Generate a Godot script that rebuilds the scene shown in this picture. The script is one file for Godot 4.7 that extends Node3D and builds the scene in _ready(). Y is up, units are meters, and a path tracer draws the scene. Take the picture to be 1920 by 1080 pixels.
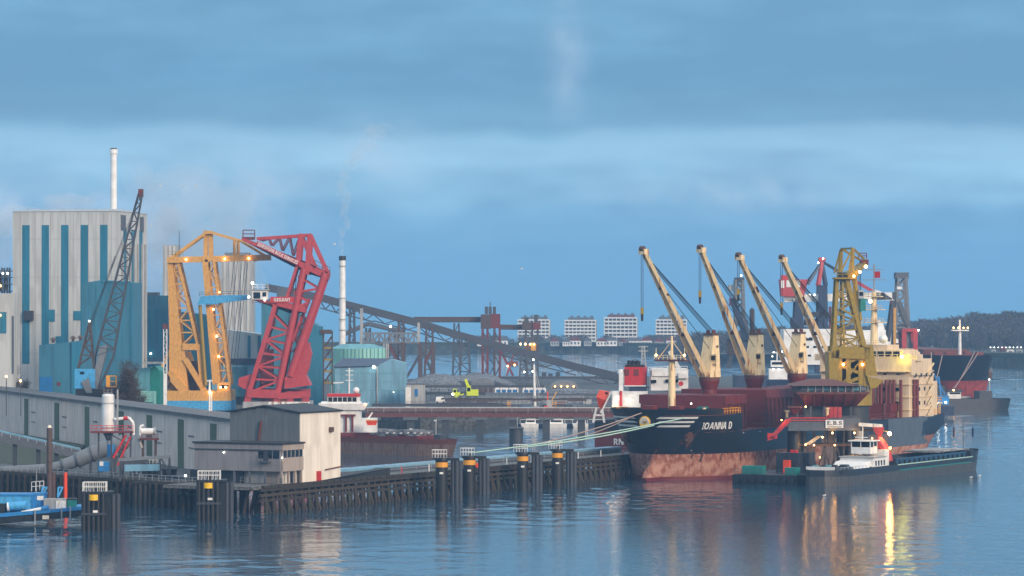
extends Node3D
# Harbour at dusk: bulk carriers, floating cranes, jetty and plant. Units are metres; the camera stands 37 m above the water.
const F := 6520.0      # focal length in pixels of a 1920-wide picture
const H := 37.0        # eye height
const YH := 578.0      # row of the horizon
const TH := 1.0925     # turn of the jetty and of the ships moored along it
var M := {}
var cur: Node3D
var cpx := 0.0
var cd := 0.0
var ch := 0.0
var names := {}
var ubox: BoxMesh
var cyl := {}
var rng := RandomNumberGenerator.new()
var tex := {}

func _ready() -> void:
	rng.seed = 7
	setup_view()
	make_materials()
	setting()
	far_town()
	far_terminal()
	far_ship_and_barge()
	conveyors()
	plant()
	depot()
	floating_cranes()
	shed_and_bank()
	jetty()
	left_foreground()
	coaster()
	red_funnel_ship()
	bulk_carrier()
	crane_pontoon()
	front_barge()
	small_things()
	steam()

func setup_view() -> void:
	var cam := Camera3D.new()
	cam.name = "camera"
	cam.fov = rad_to_deg(2.0 * atan(540.0 / F))
	cam.near = 1.0
	cam.far = 30000.0
	cam.position = Vector3(0, H, 0)
	cam.rotation.x = atan((YH - 540.0) / F)
	add_child(cam)
	cam.current = true
	var e := Environment.new()
	e.tonemap_mode = Environment.TONE_MAPPER_LINEAR
	e.tonemap_exposure = 2.35
	e.background_mode = Environment.BG_SKY
	var sky := Sky.new()
	var pm := PanoramaSkyMaterial.new()
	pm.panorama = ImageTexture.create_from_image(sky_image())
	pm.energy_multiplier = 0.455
	sky.sky_material = pm
	e.sky = sky
	e.sdfgi_enabled = true
	e.ssao_enabled = true
	e.ssil_enabled = true
	e.fog_enabled = true
	e.fog_density = 0.00011
	e.fog_light_color = Color(0.64, 0.83, 1.0)
	e.volumetric_fog_enabled = true
	e.volumetric_fog_density = 0.0
	var we := WorldEnvironment.new()
	we.name = "environment"
	we.environment = e
	add_child(we)
	var sun := DirectionalLight3D.new()
	sun.name = "sun"
	sun.light_energy = 0.5
	sun.light_angular_distance = 24.0
	sun.light_color = Color(1.0, 0.89, 0.78)
	sun.shadow_enabled = true
	add_child(sun)
	sun.look_at_from_position(Vector3(60, 36, 78), Vector3.ZERO, Vector3.UP)

func sky_image() -> Image:
	# evening overcast: a darker cloud deck above three degrees, a paler gap below it, and blue haze at the horizon
	var w := 4096
	var hh := 2048
	var n1 := FastNoiseLite.new()
	n1.seed = 3; n1.frequency = 1.0; n1.fractal_octaves = 4
	var n2 := FastNoiseLite.new()
	n2.seed = 11; n2.frequency = 1.0; n2.fractal_octaves = 5
	var key := [[-1.0, 104, 163, 205], [0.35, 105, 164, 206], [0.9, 107, 165, 207], [1.35, 118, 172, 210], [1.9, 138, 187, 218], [2.5, 152, 198, 227], [2.72, 148, 194, 223], [3.05, 118, 166, 198], [3.9, 108, 157, 192], [4.6, 114, 163, 197], [5.6, 118, 169, 202], [7.5, 124, 174, 208], [12.0, 156, 192, 218], [30.0, 204, 219, 231], [91.0, 222, 229, 235]]
	# low pale banks painted into the sky, steam behind the plant and cloud elsewhere: azimuth, half width, elevation, half height, share
	var banks := [[-6.5, 2.3, 1.25, 0.8, 0.8], [-8.4, 0.7, 1.55, 0.45, 0.8], [-4.6, 1.3, 1.9, 0.6, 0.6], [-2.2, 0.8, 2.5, 0.5, 0.35], [0.9, 0.3, 4.1, 0.9, 0.35], [3.9, 2.2, 1.9, 0.3, 0.35], [21.0, 4.0, 1.3, 0.8, 0.7], [58.0, 5.0, 1.6, 0.8, 0.7], [97.0, 4.0, 1.3, 0.8, 0.7], [141.0, 6.0, 1.5, 0.9, 0.7], [190.0, 5.0, 1.3, 0.8, 0.7], [236.0, 5.0, 1.6, 0.8, 0.7], [281.0, 4.0, 1.4, 0.8, 0.7], [322.0, 5.0, 1.5, 0.8, 0.7]]
	var pale := Color8(184, 206, 228).srgb_to_linear()
	var small := Image.create(512, 256, false, Image.FORMAT_RGBF)
	var fine := Image.create(w, 192, false, Image.FORMAT_RGBF)   # rows for 0 to 16.9 degrees
	for job in 2:
		var im: Image = fine if job == 1 else small
		for y in im.get_height():
			for x in im.get_width():
				var el: float
				var az: float = (x + 0.5) / im.get_width() * TAU
				if job == 1:
					el = (192 - y - 0.5) / hh * 180.0
				else:
					el = 90.0 - (y + 0.5) / 256.0 * 180.0
					if el < 8.0:
						continue
				var cx := cos(az)
				var sx := sin(az)
				var big := n1.get_noise_3d(cx * 7.0, el * 0.16, sx * 7.0)
				var wisp := n2.get_noise_3d(cx * 16.0 + el * 0.12, el * 0.75, sx * 16.0)
				var ripple := n2.get_noise_3d(cx * 22.0 + 9.0 + el * 0.3, el * 3.4, sx * 22.0)
				var fade := clampf(1.0 - el / 40.0, 0.15, 1.0)
				var e2 := el + fade * (big * 0.34 + wisp * 0.30 + ripple * 0.16) * smoothstep(0.2, 1.4, el)
				var k := 0
				while k < key.size() - 2 and e2 > key[k + 1][0]:
					k += 1
				var t := clampf((e2 - key[k][0]) / (key[k + 1][0] - key[k][0]), 0.0, 1.0)
				t = t * t * (3.0 - 2.0 * t)
				var c := Color8(key[k][1], key[k][2], key[k][3]).lerp(Color8(key[k + 1][1], key[k + 1][2], key[k + 1][3]), t)
				var g := 1.0 + (wisp * 0.15 + ripple * 0.12 + big * 0.06) * smoothstep(0.3, 2.0, el)
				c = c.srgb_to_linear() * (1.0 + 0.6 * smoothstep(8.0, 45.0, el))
				c = Color(c.r * g, c.g * g * 0.995, c.b * (g * 0.8 + 0.2))
				if job == 1 and el < 7.0:
					var share := 0.0
					for b in banks:
						var da: float = absf(wrapf(rad_to_deg(az) - b[0], -180.0, 180.0)) / b[1]
						if da < 2.2:
							var de: float = (el - b[2]) / b[3]
							share = maxf(share, b[4] * exp(-da * da - de * de))
					if share > 0.02:
						var lump := n2.get_noise_3d(cx * 70.0 + 3.0, el * 1.5, sx * 70.0) + 0.5 * n2.get_noise_3d(cx * 190.0, el * 3.8, sx * 190.0)
						c = c.lerp(pale, clampf(share * (0.75 + 1.1 * lump), 0.0, 0.85))
				im.set_pixel(x, y, c)
	small.resize(w, hh, Image.INTERPOLATE_CUBIC)
	small.blit_rect(fine, Rect2i(0, 0, w, 192), Vector2i(0, 1024 - 192))
	var low := Color8(102, 163, 207).srgb_to_linear()
	small.fill_rect(Rect2i(0, 1024, w, 1024), low)
	return small

# ---------------------------------------------------------------- helpers
func G(px: float, d: float, h := 0.0) -> Vector3:
	return Vector3((px - 960.0) / F * d, h, -d)

func q(px: float, py: float, z := 0.0) -> Vector3:   # a point of the current thing, measured in the photograph's pixels at the thing's distance
	return Vector3((px - cpx) / F * cd, H - (py - YH) * cd / F - ch, z)

func sc(n: float) -> float:
	return n * cd / F

func numbered(n: String) -> String:
	if not names.has(n):
		names[n] = 0
		return n
	names[n] += 1
	return "%s_%03d" % [n, names[n]]

func T(called: String, label: String, cat: String, pos: Vector3, turn := 0.0, group := "") -> Node3D:
	var o := Node3D.new()
	o.name = numbered(called)
	add_child(o)
	o.position = pos
	o.rotation.y = turn
	o.set_meta("label", label)
	o.set_meta("category", cat)
	if group != "":
		o.set_meta("group", group)
	cur = o
	ch = pos.y
	cd = -pos.z
	cpx = 960.0 + pos.x / cd * F
	return o

func S(o: Node3D, called: String) -> Node3D:
	o.name = numbered(called)
	o.set_meta("kind", "structure")
	add_child(o)
	return o

func copy(o: Node3D, pos: Vector3, turn: float, label: String) -> Node3D:
	var c: Node3D = o.duplicate()
	c.name = numbered(String(o.name).get_slice("_0", 0))
	add_child(c)
	c.position = pos
	c.rotation.y = turn
	c.set_meta("label", label)
	return c

func join(piece: Node3D, whole: Node3D, called: String) -> void:
	# make a piece measured at its own distance a part of the thing that carries it
	var t := whole.transform.affine_inverse() * piece.transform
	remove_child(piece)
	for k in ["label", "category", "group"]:
		if piece.has_meta(k):
			piece.remove_meta(k)
	piece.name = called
	whole.add_child(piece, true)
	piece.transform = t

func mi(called: String, mesh: Mesh, m: Material, parent: Node3D = null) -> MeshInstance3D:
	var o := MeshInstance3D.new()
	o.name = called
	o.mesh = mesh
	o.material_override = m
	(parent if parent else cur).add_child(o, true)
	return o

func box(called: String, m: Material, c: Vector3, s: Vector3, turn := 0.0, parent: Node3D = null) -> MeshInstance3D:
	var o := mi(called, ubox, m, parent)
	o.transform = Transform3D(Basis(Vector3.UP, turn).scaled_local(s), c)
	return o

func aim(a: Vector3, b: Vector3) -> Basis:
	var y := (b - a).normalized()
	var x := y.cross(Vector3.BACK)
	if x.length() < 0.01:
		x = y.cross(Vector3.UP)
	x = x.normalized()
	return Basis(x, y, x.cross(y))

func bar(called: String, m: Material, a: Vector3, b: Vector3, w: float, t := -1.0, parent: Node3D = null) -> MeshInstance3D:
	var o := mi(called, ubox, m, parent)
	o.transform = Transform3D(aim(a, b).scaled_local(Vector3(w, (b - a).length(), w if t < 0.0 else t)), (a + b) * 0.5)
	return o

func tube(called: String, m: Material, a: Vector3, b: Vector3, r: float, r2 := -1.0, parent: Node3D = null) -> MeshInstance3D:
	var ratio := snappedf((r if r2 < 0.0 else r2) / r, 0.02)
	var sides := 8 if r < 0.45 else 20
	var key := "%.2f_%d" % [ratio, sides]
	if not cyl.has(key):
		var c := CylinderMesh.new()
		c.bottom_radius = 1.0
		c.top_radius = ratio
		c.height = 1.0
		c.radial_segments = sides
		c.rings = 0
		cyl[key] = c
	var o := mi(called, cyl[key], m, parent)
	o.transform = Transform3D(aim(a, b).scaled_local(Vector3(r, (b - a).length(), r)), (a + b) * 0.5)
	return o

func ball(called: String, m: Material, c: Vector3, s: Vector3, parent: Node3D = null) -> MeshInstance3D:
	if not cyl.has("ball"):
		var b := SphereMesh.new()
		b.radius = 1.0
		b.height = 2.0
		b.radial_segments = 16
		b.rings = 8
		cyl["ball"] = b
	var o := mi(called, cyl["ball"], m, parent)
	o.transform = Transform3D(Basis().scaled(s), c)
	return o

func prism(called: String, m: Material, pts: Array, z0: float, z1: float, parent: Node3D = null) -> MeshInstance3D:
	# a polygon in the thing's x-y plane, given thickness along z
	var p := PackedVector2Array()
	for a in pts:
		p.append(Vector2(a.x, a.y))
	var st := SurfaceTool.new()
	st.begin(Mesh.PRIMITIVE_TRIANGLES)
	st.set_smooth_group(-1)
	var idx := Geometry2D.triangulate_polygon(p)
	for k in range(0, idx.size(), 3):
		face(st, [v3(p[idx[k]], z1), v3(p[idx[k + 1]], z1), v3(p[idx[k + 2]], z1)], Vector3.BACK)
		face(st, [v3(p[idx[k]], z0), v3(p[idx[k + 1]], z0), v3(p[idx[k + 2]], z0)], Vector3.FORWARD)
	var turn := 1.0 if Geometry2D.is_polygon_clockwise(p) else -1.0
	for k in p.size():
		var a := p[k]
		var b := p[(k + 1) % p.size()]
		var e := (b - a) * turn
		var n := Vector3(-e.y, e.x, 0)
		face(st, [v3(a, z0), v3(b, z0), v3(b, z1)], n)
		face(st, [v3(a, z0), v3(b, z1), v3(a, z1)], n)
	st.generate_normals()
	return mi(called, st.commit(), m, parent)

func v3(a: Vector2, z: float) -> Vector3:
	return Vector3(a.x, a.y, z)

func face(st: SurfaceTool, p: Array, n: Vector3) -> void:
	var a: Vector3 = p[0]
	var b: Vector3 = p[1]
	var c: Vector3 = p[2]
	var flip := (b - a).cross(c - a).dot(n) > 0.0
	for v in ([a, c, b] if flip else [a, b, c]):
		st.add_vertex(v)

func plan(called: String, m: Material, pts: Array, y0: float, y1: float, parent: Node3D = null) -> MeshInstance3D:
	# a polygon of (x, depth) points standing from y0 to y1
	var a := []
	for p in pts:
		a.append(Vector2(p[0], -p[1]))
	var o := prism(called, m, a, -y1, -y0, parent if parent else self)
	o.transform = Transform3D(Basis(Vector3(1, 0, 0), Vector3(0, 0, 1), Vector3(0, -1, 0)), Vector3.ZERO)
	return o

func hexa(called: String, m: Material, lo: Array, hi: Array, parent: Node3D = null) -> MeshInstance3D:
	# a solid between two rings of points
	var st := SurfaceTool.new()
	st.begin(Mesh.PRIMITIVE_TRIANGLES)
	st.set_smooth_group(-1)
	var mid := Vector3.ZERO
	for v in lo + hi:
		mid += v
	mid /= lo.size() * 2.0
	var quads := [lo, hi]
	for k in lo.size():
		var j := (k + 1) % lo.size()
		quads.append([lo[k], lo[j], hi[j], hi[k]])
	for r in quads:
		var c := Vector3.ZERO
		for v in r:
			c += v
		c /= r.size()
		for k in range(1, r.size() - 1):
			face(st, [r[0], r[k], r[k + 1]], c - mid)
	st.generate_normals()
	return mi(called, st.commit(), m, parent)

func taper(called: String, m: Material, c0: Vector3, s0: Vector2, c1: Vector3, s1: Vector2, parent: Node3D = null) -> MeshInstance3D:
	# a frustum: rectangle s0 about c0, rectangle s1 about c1 (both level)
	var lo := []
	var hi := []
	for k in [[-1, -1], [1, -1], [1, 1], [-1, 1]]:
		lo.append(c0 + Vector3(k[0] * s0.x * 0.5, 0, k[1] * s0.y * 0.5))
		hi.append(c1 + Vector3(k[0] * s1.x * 0.5, 0, k[1] * s1.y * 0.5))
	return hexa(called, m, lo, hi, parent)

func zigzag(called: String, m: Material, a0: Vector3, a1: Vector3, b0: Vector3, b1: Vector3, n: int, w: float, rungs := false, parent: Node3D = null) -> void:
	# braces between the chord a0-a1 and the chord b0-b1
	for k in n:
		var t0 := float(k) / n
		var t1 := float(k + 1) / n
		if k % 2 == 0:
			bar(called, m, a0.lerp(a1, t0), b0.lerp(b1, t1), w, -1.0, parent)
		else:
			bar(called, m, b0.lerp(b1, t0), a0.lerp(a1, t1), w, -1.0, parent)
		if rungs and k > 0:
			bar(called, m, a0.lerp(a1, t0), b0.lerp(b1, t0), w, -1.0, parent)

func rail(m: Material, pts: Array, h := 1.1, gap := 3.0, w := 0.09, parent: Node3D = null) -> void:
	for k in pts.size() - 1:
		var a: Vector3 = pts[k]
		var b: Vector3 = pts[k + 1]
		bar("railing", m, a + Vector3.UP * h, b + Vector3.UP * h, w, -1.0, parent)
		bar("railing", m, a + Vector3.UP * h * 0.5, b + Vector3.UP * h * 0.5, w, -1.0, parent)
		var n := maxi(1, int((b - a).length() / gap))
		for j in n + 1:
			var c := a.lerp(b, float(j) / n)
			bar("railing_post", m, c, c + Vector3.UP * h, w, -1.0, parent)

func lamp(m: String, c: Vector3, r := 0.25, energy := 0.0, parent: Node3D = null) -> void:
	var o := ball("lamp", M[m], c, Vector3.ONE * r * 0.7, parent)
	if energy > 0.0:
		var l := OmniLight3D.new()
		l.name = "lamp_light"
		l.light_energy = energy
		l.light_color = M[m].emission
		l.light_size = r * 0.8
		l.omni_range = 120.0
		l.omni_attenuation = 2.0
		l.shadow_enabled = true
		(parent if parent else cur).add_child(l, true)
		l.position = c

func text(called: String, m: Material, words: String, c: Vector3, height: float, width: float, turn: Basis, parent: Node3D = null, serif := false) -> MeshInstance3D:
	var t := TextMesh.new()
	var f := SystemFont.new()
	f.font_names = PackedStringArray(["Droid Serif" if serif else "Droid Sans"])
	f.font_weight = 700
	t.font = f
	t.font_size = 64
	t.pixel_size = 0.01
	t.depth = 0.02
	t.text = words
	var a := t.get_aabb()
	var o := mi(called, t, m, parent)
	o.transform = Transform3D(turn.scaled_local(Vector3(width / maxf(a.size.x, 0.01), height / maxf(a.size.y, 0.01), 2.0)), c)
	o.transform = o.transform.translated_local(-(a.position + a.size * 0.5))
	return o

func rope(called: String, m: Material, a: Vector3, b: Vector3, r: float, sag: float, parent: Node3D = null) -> MeshInstance3D:
	var st := SurfaceTool.new()
	st.begin(Mesh.PRIMITIVE_TRIANGLES)
	var n := 14
	var side := (b - a).cross(Vector3.UP).normalized()
	var ring := []
	for k in n + 1:
		var t := float(k) / n
		var c := a.lerp(b, t) - Vector3.UP * sag * 4.0 * t * (1.0 - t)
		ring.append([c + Vector3.UP * r, c + side * r, c - Vector3.UP * r, c - side * r, c])
	for k in n:
		for j in 4:
			var i := (j + 1) % 4
			var out: Vector3 = ring[k][j] + ring[k][i] - ring[k][4] * 2.0
			face(st, [ring[k][j], ring[k][i], ring[k + 1][i]], out)
			face(st, [ring[k][j], ring[k + 1][i], ring[k + 1][j]], out)
	st.generate_normals()
	return mi(called, st.commit(), m, parent)

# ---------------------------------------------------------------- materials
func noise_image(sd: int, freq: float, oct: int, size := 512, lo := 0.0, hi := 1.0, stretch := 1) -> Image:
	var n := FastNoiseLite.new()
	n.seed = sd
	n.frequency = freq
	n.fractal_octaves = oct
	n.noise_type = FastNoiseLite.TYPE_SIMPLEX_SMOOTH
	var im := n.get_seamless_image(size, size / stretch)
	if stretch > 1:
		im.resize(size, size, Image.INTERPOLATE_CUBIC)
	if lo > 0.0 or hi < 1.0:
		var d := im.get_data()
		for k in d.size():
			d[k] = int(lerpf(lo, hi, d[k] / 255.0) * 255.0)
		im = Image.create_from_data(size, size, false, im.get_format(), d)
	return im

func add_tex(key: String, im: Image) -> void:
	tex[key] = ImageTexture.create_from_image(im)

func two_tone(sd: int, freq: float, a: Color, b: Color, from: float, to: float, stretch := 1) -> Image:
	var src := noise_image(sd, freq, 5, 512, 0.0, 1.0, stretch)
	var im := Image.create(512, 512, false, Image.FORMAT_RGB8)
	for y in 512:
		for x in 512:
			var v := smoothstep(from, to, src.get_pixel(x, y).r)
			im.set_pixel(x, y, a.lerp(b, v))
	return im

func mat(key: String, c: Color, rough := 0.6, t := "grime", size := 18.0, metal := 0.0) -> StandardMaterial3D:
	var m := StandardMaterial3D.new()
	m.resource_name = key
	m.albedo_color = c
	m.roughness = rough
	m.metallic = metal
	if t != "":
		m.albedo_texture = tex[t]
		m.uv1_triplanar = true
		m.uv1_world_triplanar = true
		m.uv1_scale = Vector3.ONE / size
	M[key] = m
	return m

func glow(key: String, c: Color, e: float) -> void:
	var m := StandardMaterial3D.new()
	m.resource_name = key
	m.albedo_color = c
	m.emission_enabled = true
	m.emission = c
	m.emission_energy_multiplier = e
	M[key] = m

func make_materials() -> void:
	ubox = BoxMesh.new()
	ubox.size = Vector3.ONE
	add_tex("grime", two_tone(21, 0.012, Color(0.935, 0.93, 0.925), Color(1, 1, 1), 0.25, 0.7))
	add_tex("streak", two_tone(22, 0.02, Color(0.91, 0.905, 0.90), Color(1, 1, 1), 0.3, 0.65, 8))
	add_tex("rust", two_tone(23, 0.014, Color(0.80, 0.71, 0.63), Color(1, 1, 1), 0.2, 0.5))
	add_tex("worn", two_tone(27, 0.022, Color(0.91, 0.885, 0.86), Color(1, 1, 1), 0.2, 0.62, 2))
	add_tex("rust_streak", two_tone(24, 0.03, Color(0.66, 0.47, 0.36), Color(1, 1, 1), 0.2, 0.42, 8))
	add_tex("mottle", two_tone(25, 0.03, Color(0.5, 0.5, 0.5), Color(1, 1, 1), 0.2, 0.8))
	add_tex("boot", two_tone(26, 0.016, Color(0.76, 0.53, 0.40), Color(1, 0.97, 0.96), 0.3, 0.62, 2))
	mat("plant_grey", Color(0.70, 0.71, 0.70), 0.6, "streak", 30.0)
	mat("plant_white", Color(0.83, 0.83, 0.82), 0.5, "streak", 30.0)
	mat("teal", Color(0.12, 0.42, 0.52), 0.5, "streak", 26.0)
	mat("teal_wall", Color(0.19, 0.43, 0.52), 0.55, "streak", 26.0)
	mat("teal_pale", Color(0.35, 0.58, 0.62), 0.55, "streak", 26.0)
	mat("mint", Color(0.52, 0.74, 0.70), 0.6, "streak", 20.0)
	mat("blue_door", Color(0.08, 0.40, 0.62), 0.5)
	mat("blue", Color(0.14, 0.46, 0.70), 0.45, "worn", 9.0)
	mat("sky_blue", Color(0.27, 0.60, 0.80), 0.45, "worn", 9.0)
	mat("pale_blue", Color(0.42, 0.60, 0.69), 0.5, "streak", 24.0)
	mat("navy", Color(0.13, 0.20, 0.30), 0.5)
	mat("yellow", Color(0.78, 0.59, 0.28), 0.5, "worn", 9.0)
	mat("ochre", Color(0.56, 0.47, 0.11), 0.5, "worn", 7.0)
	mat("crane_red", Color(0.67, 0.21, 0.22), 0.5, "grime", 14.0)
	mat("dark_red", Color(0.40, 0.12, 0.12), 0.55, "grime", 10.0)
	mat("bright_red", Color(0.72, 0.12, 0.12), 0.5, "grime", 12.0)
	mat("brown_red", Color(0.36, 0.17, 0.14), 0.65, "rust", 8.0)
	mat("rust_brown", Color(0.33, 0.24, 0.20), 0.75, "rust", 6.0)
	mat("orange", Color(0.85, 0.26, 0.10), 0.4, "grime", 8.0)
	mat("cream", Color(0.86, 0.77, 0.60), 0.45, "rust_streak", 16.0)
	mat("cream_wall", Color(0.83, 0.74, 0.61), 0.5, "streak", 14.0)
	mat("white", Color(0.86, 0.86, 0.85), 0.45, "grime", 20.0)
	mat("white_rust", Color(0.84, 0.84, 0.83), 0.45, "rust_streak", 22.0)
	mat("light_grey", Color(0.60, 0.61, 0.61), 0.6, "streak", 14.0)
	mat("grey", Color(0.42, 0.44, 0.46), 0.6, "grime", 10.0)
	mat("mid_grey", Color(0.31, 0.33, 0.36), 0.6, "grime", 10.0)
	mat("dark_grey", Color(0.19, 0.21, 0.24), 0.6, "grime", 8.0)
	mat("steel", Color(0.24, 0.25, 0.28), 0.6, "grime", 8.0)
	mat("steel_brown", Color(0.30, 0.24, 0.22), 0.7, "rust", 8.0)
	mat("black", Color(0.07, 0.08, 0.10), 0.5, "grime", 8.0)
	mat("tar", Color(0.10, 0.10, 0.11), 0.6, "mottle", 3.0)
	mat("hull_black", Color(0.07, 0.11, 0.16), 0.42, "grime", 16.0)
	mat("hull_grey", Color(0.30, 0.34, 0.38), 0.5, "streak", 14.0)
	mat("hull_dark", Color(0.12, 0.15, 0.19), 0.5, "streak", 10.0)
	mat("hull_brown", Color(0.40, 0.33, 0.30), 0.7, "rust_streak", 9.0)
	mat("boot", Color(0.63, 0.48, 0.41), 0.7, "boot", 11.0)
	mat("hull_barge", Color(0.25, 0.26, 0.27), 0.55, "rust_streak", 9.0)
	mat("boot_grey", Color(0.58, 0.45, 0.43), 0.7, "boot", 9.0)
	mat("boot_far", Color(0.62, 0.25, 0.22), 0.7, "boot", 16.0)
	mat("rust_patch", Color(0.40, 0.24, 0.18), 0.85, "mottle", 2.5)
	mat("coaming_blue", Color(0.13, 0.27, 0.38), 0.5)
	mat("shed_wall", Color(0.82, 0.76, 0.72), 0.65, "streak", 18.0)
	mat("shed_wall_b", Color(0.79, 0.74, 0.70), 0.65, "streak", 15.0)
	mat("shed_roof", Color(0.42, 0.42, 0.43), 0.7, "mottle", 12.0)
	mat("moss", Color(0.30, 0.36, 0.26), 0.8, "streak", 8.0)
	mat("wall_grey", Color(0.36, 0.38, 0.40), 0.65, "streak", 12.0)
	mat("wall_cream", Color(0.87, 0.83, 0.77), 0.55, "streak", 26.0)
	mat("wall_tan", Color(0.60, 0.55, 0.51), 0.65, "streak", 10.0)
	mat("wall_mauve", Color(0.48, 0.47, 0.48), 0.65, "streak", 10.0)
	mat("roof_dark", Color(0.17, 0.18, 0.20), 0.7, "mottle", 8.0)
	mat("wood", Color(0.24, 0.20, 0.16), 0.85, "mottle", 4.0)
	mat("wood_b", Color(0.30, 0.25, 0.19), 0.85, "mottle", 3.0)
	mat("wood_green", Color(0.24, 0.25, 0.17), 0.85, "mottle", 3.0)
	mat("concrete", Color(0.44, 0.44, 0.43), 0.8, "mottle", 9.0)
	mat("ground", Color(0.32, 0.33, 0.33), 0.9, "mottle", 23.0)
	mat("bank", Color(0.22, 0.26, 0.15), 0.95, "mottle", 7.0)
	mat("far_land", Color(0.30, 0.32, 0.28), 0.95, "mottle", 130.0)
	mat("ore", Color(0.50, 0.51, 0.53), 0.9, "mottle", 20.0)
	mat("coal", Color(0.14, 0.14, 0.16), 0.9, "mottle", 14.0)
	mat("signal_yellow", Color(0.92, 0.72, 0.03), 0.5, "grime", 4.0)
	mat("fluo", Color(0.78, 0.85, 0.10), 0.5, "grime", 4.0)
	mat("amber", Color(0.85, 0.58, 0.08), 0.5, "grime", 4.0)
	mat("green_box", Color(0.06, 0.45, 0.42), 0.5, "grime", 8.0)
	mat("rope", Color(0.62, 0.74, 0.68), 0.8, "")
	mat("rope_tan", Color(0.58, 0.50, 0.46), 0.8, "")
	mat("cable", Color(0.10, 0.11, 0.14), 0.6, "")
	mat("glass", Color(0.06, 0.08, 0.10), 0.08, "")
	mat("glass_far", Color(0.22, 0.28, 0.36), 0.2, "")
	mat("roof_tile", Color(0.50, 0.20, 0.17), 0.8, "mottle", 20.0)
	mat("twig", Color(0.27, 0.22, 0.19), 0.95, "")
	mat("bark", Color(0.17, 0.14, 0.12), 0.95, "")
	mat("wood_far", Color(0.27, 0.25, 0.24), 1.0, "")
	mat("feather", Color(0.88, 0.88, 0.88), 0.8, "")
	mat("feather_grey", Color(0.45, 0.48, 0.52), 0.8, "")
	glow("warm", Color(1.0, 0.72, 0.38), 9.0)
	glow("warm_big", Color(1.0, 0.74, 0.36), 60.0)
	glow("lime", Color(1.0, 0.95, 0.32), 40.0)
	glow("cold", Color(0.95, 0.95, 0.88), 5.0)

func hull(called: String, m: Material, lev: Array, stem: Callable, stern: Callable, half: Callable, n := 26, parent: Node3D = null) -> MeshInstance3D:
	# the shell of a ship between waterlines: the stem at local x = stem(h), the stern at stern(h), half breadths half(x, h)
	var st := SurfaceTool.new()
	st.begin(Mesh.PRIMITIVE_TRIANGLES)
	var rows := []
	for h in lev:
		var ring := []
		for side in [1.0, -1.0]:
			for k in n + 1:
				var t := float(k) / n
				t = t * t * (3.0 - 2.0 * t) * 0.6 + t * 0.4
				var x: float = lerpf(stem.call(h), stern.call(h), t)
				ring.append(Vector3(x, h, side * half.call(x, h)))
		rows.append(ring)
	for r in rows.size() - 1:
		for s in 2:
			for k in n:
				var i := s * (n + 1) + k
				var a: Vector3 = rows[r][i]
				var b: Vector3 = rows[r][i + 1]
				var c: Vector3 = rows[r + 1][i + 1]
				var d: Vector3 = rows[r + 1][i]
				var out := Vector3(-0.2, 0, 1.0 if s == 0 else -1.0)
				if k == 0:
					out.x = -3.0
				face(st, [a, b, c], out)
				face(st, [a, c, d], out)
		var e0: Vector3 = rows[r][n]
		var e1: Vector3 = rows[r][2 * n + 1]
		var e2: Vector3 = rows[r + 1][2 * n + 1]
		var e3: Vector3 = rows[r + 1][n]
		st.set_smooth_group(1)
		face(st, [e0, e1, e2], Vector3.RIGHT)
		face(st, [e0, e2, e3], Vector3.RIGHT)
		st.set_smooth_group(2)
		face(st, [rows[r][0], rows[r][n + 1], rows[r + 1][n + 1]], Vector3.LEFT)
		face(st, [rows[r][0], rows[r + 1][n + 1], rows[r + 1][0]], Vector3.LEFT)
		st.set_smooth_group(0)
	st.generate_normals()
	return mi(called, st.commit(), m, parent)

func deck_plate(called: String, m: Material, h: float, stem: Callable, stern: Callable, half: Callable, n := 26, parent: Node3D = null) -> MeshInstance3D:
	var up := []
	var down := []
	for k in n + 1:
		var t := float(k) / n
		var x: float = lerpf(stem.call(h), stern.call(h), t)
		var b: float = half.call(x, h)
		up.append(Vector2(x, b))
		down.append(Vector2(x, -b - 0.001))
	down.reverse()
	var o := prism(called, m, up + down, 0.0, 0.12, parent)
	o.transform = Transform3D(Basis(Vector3(1, 0, 0), Vector3(0, 0, 1), Vector3(0, -1, 0)), Vector3(0, h, 0))
	return o


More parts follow.
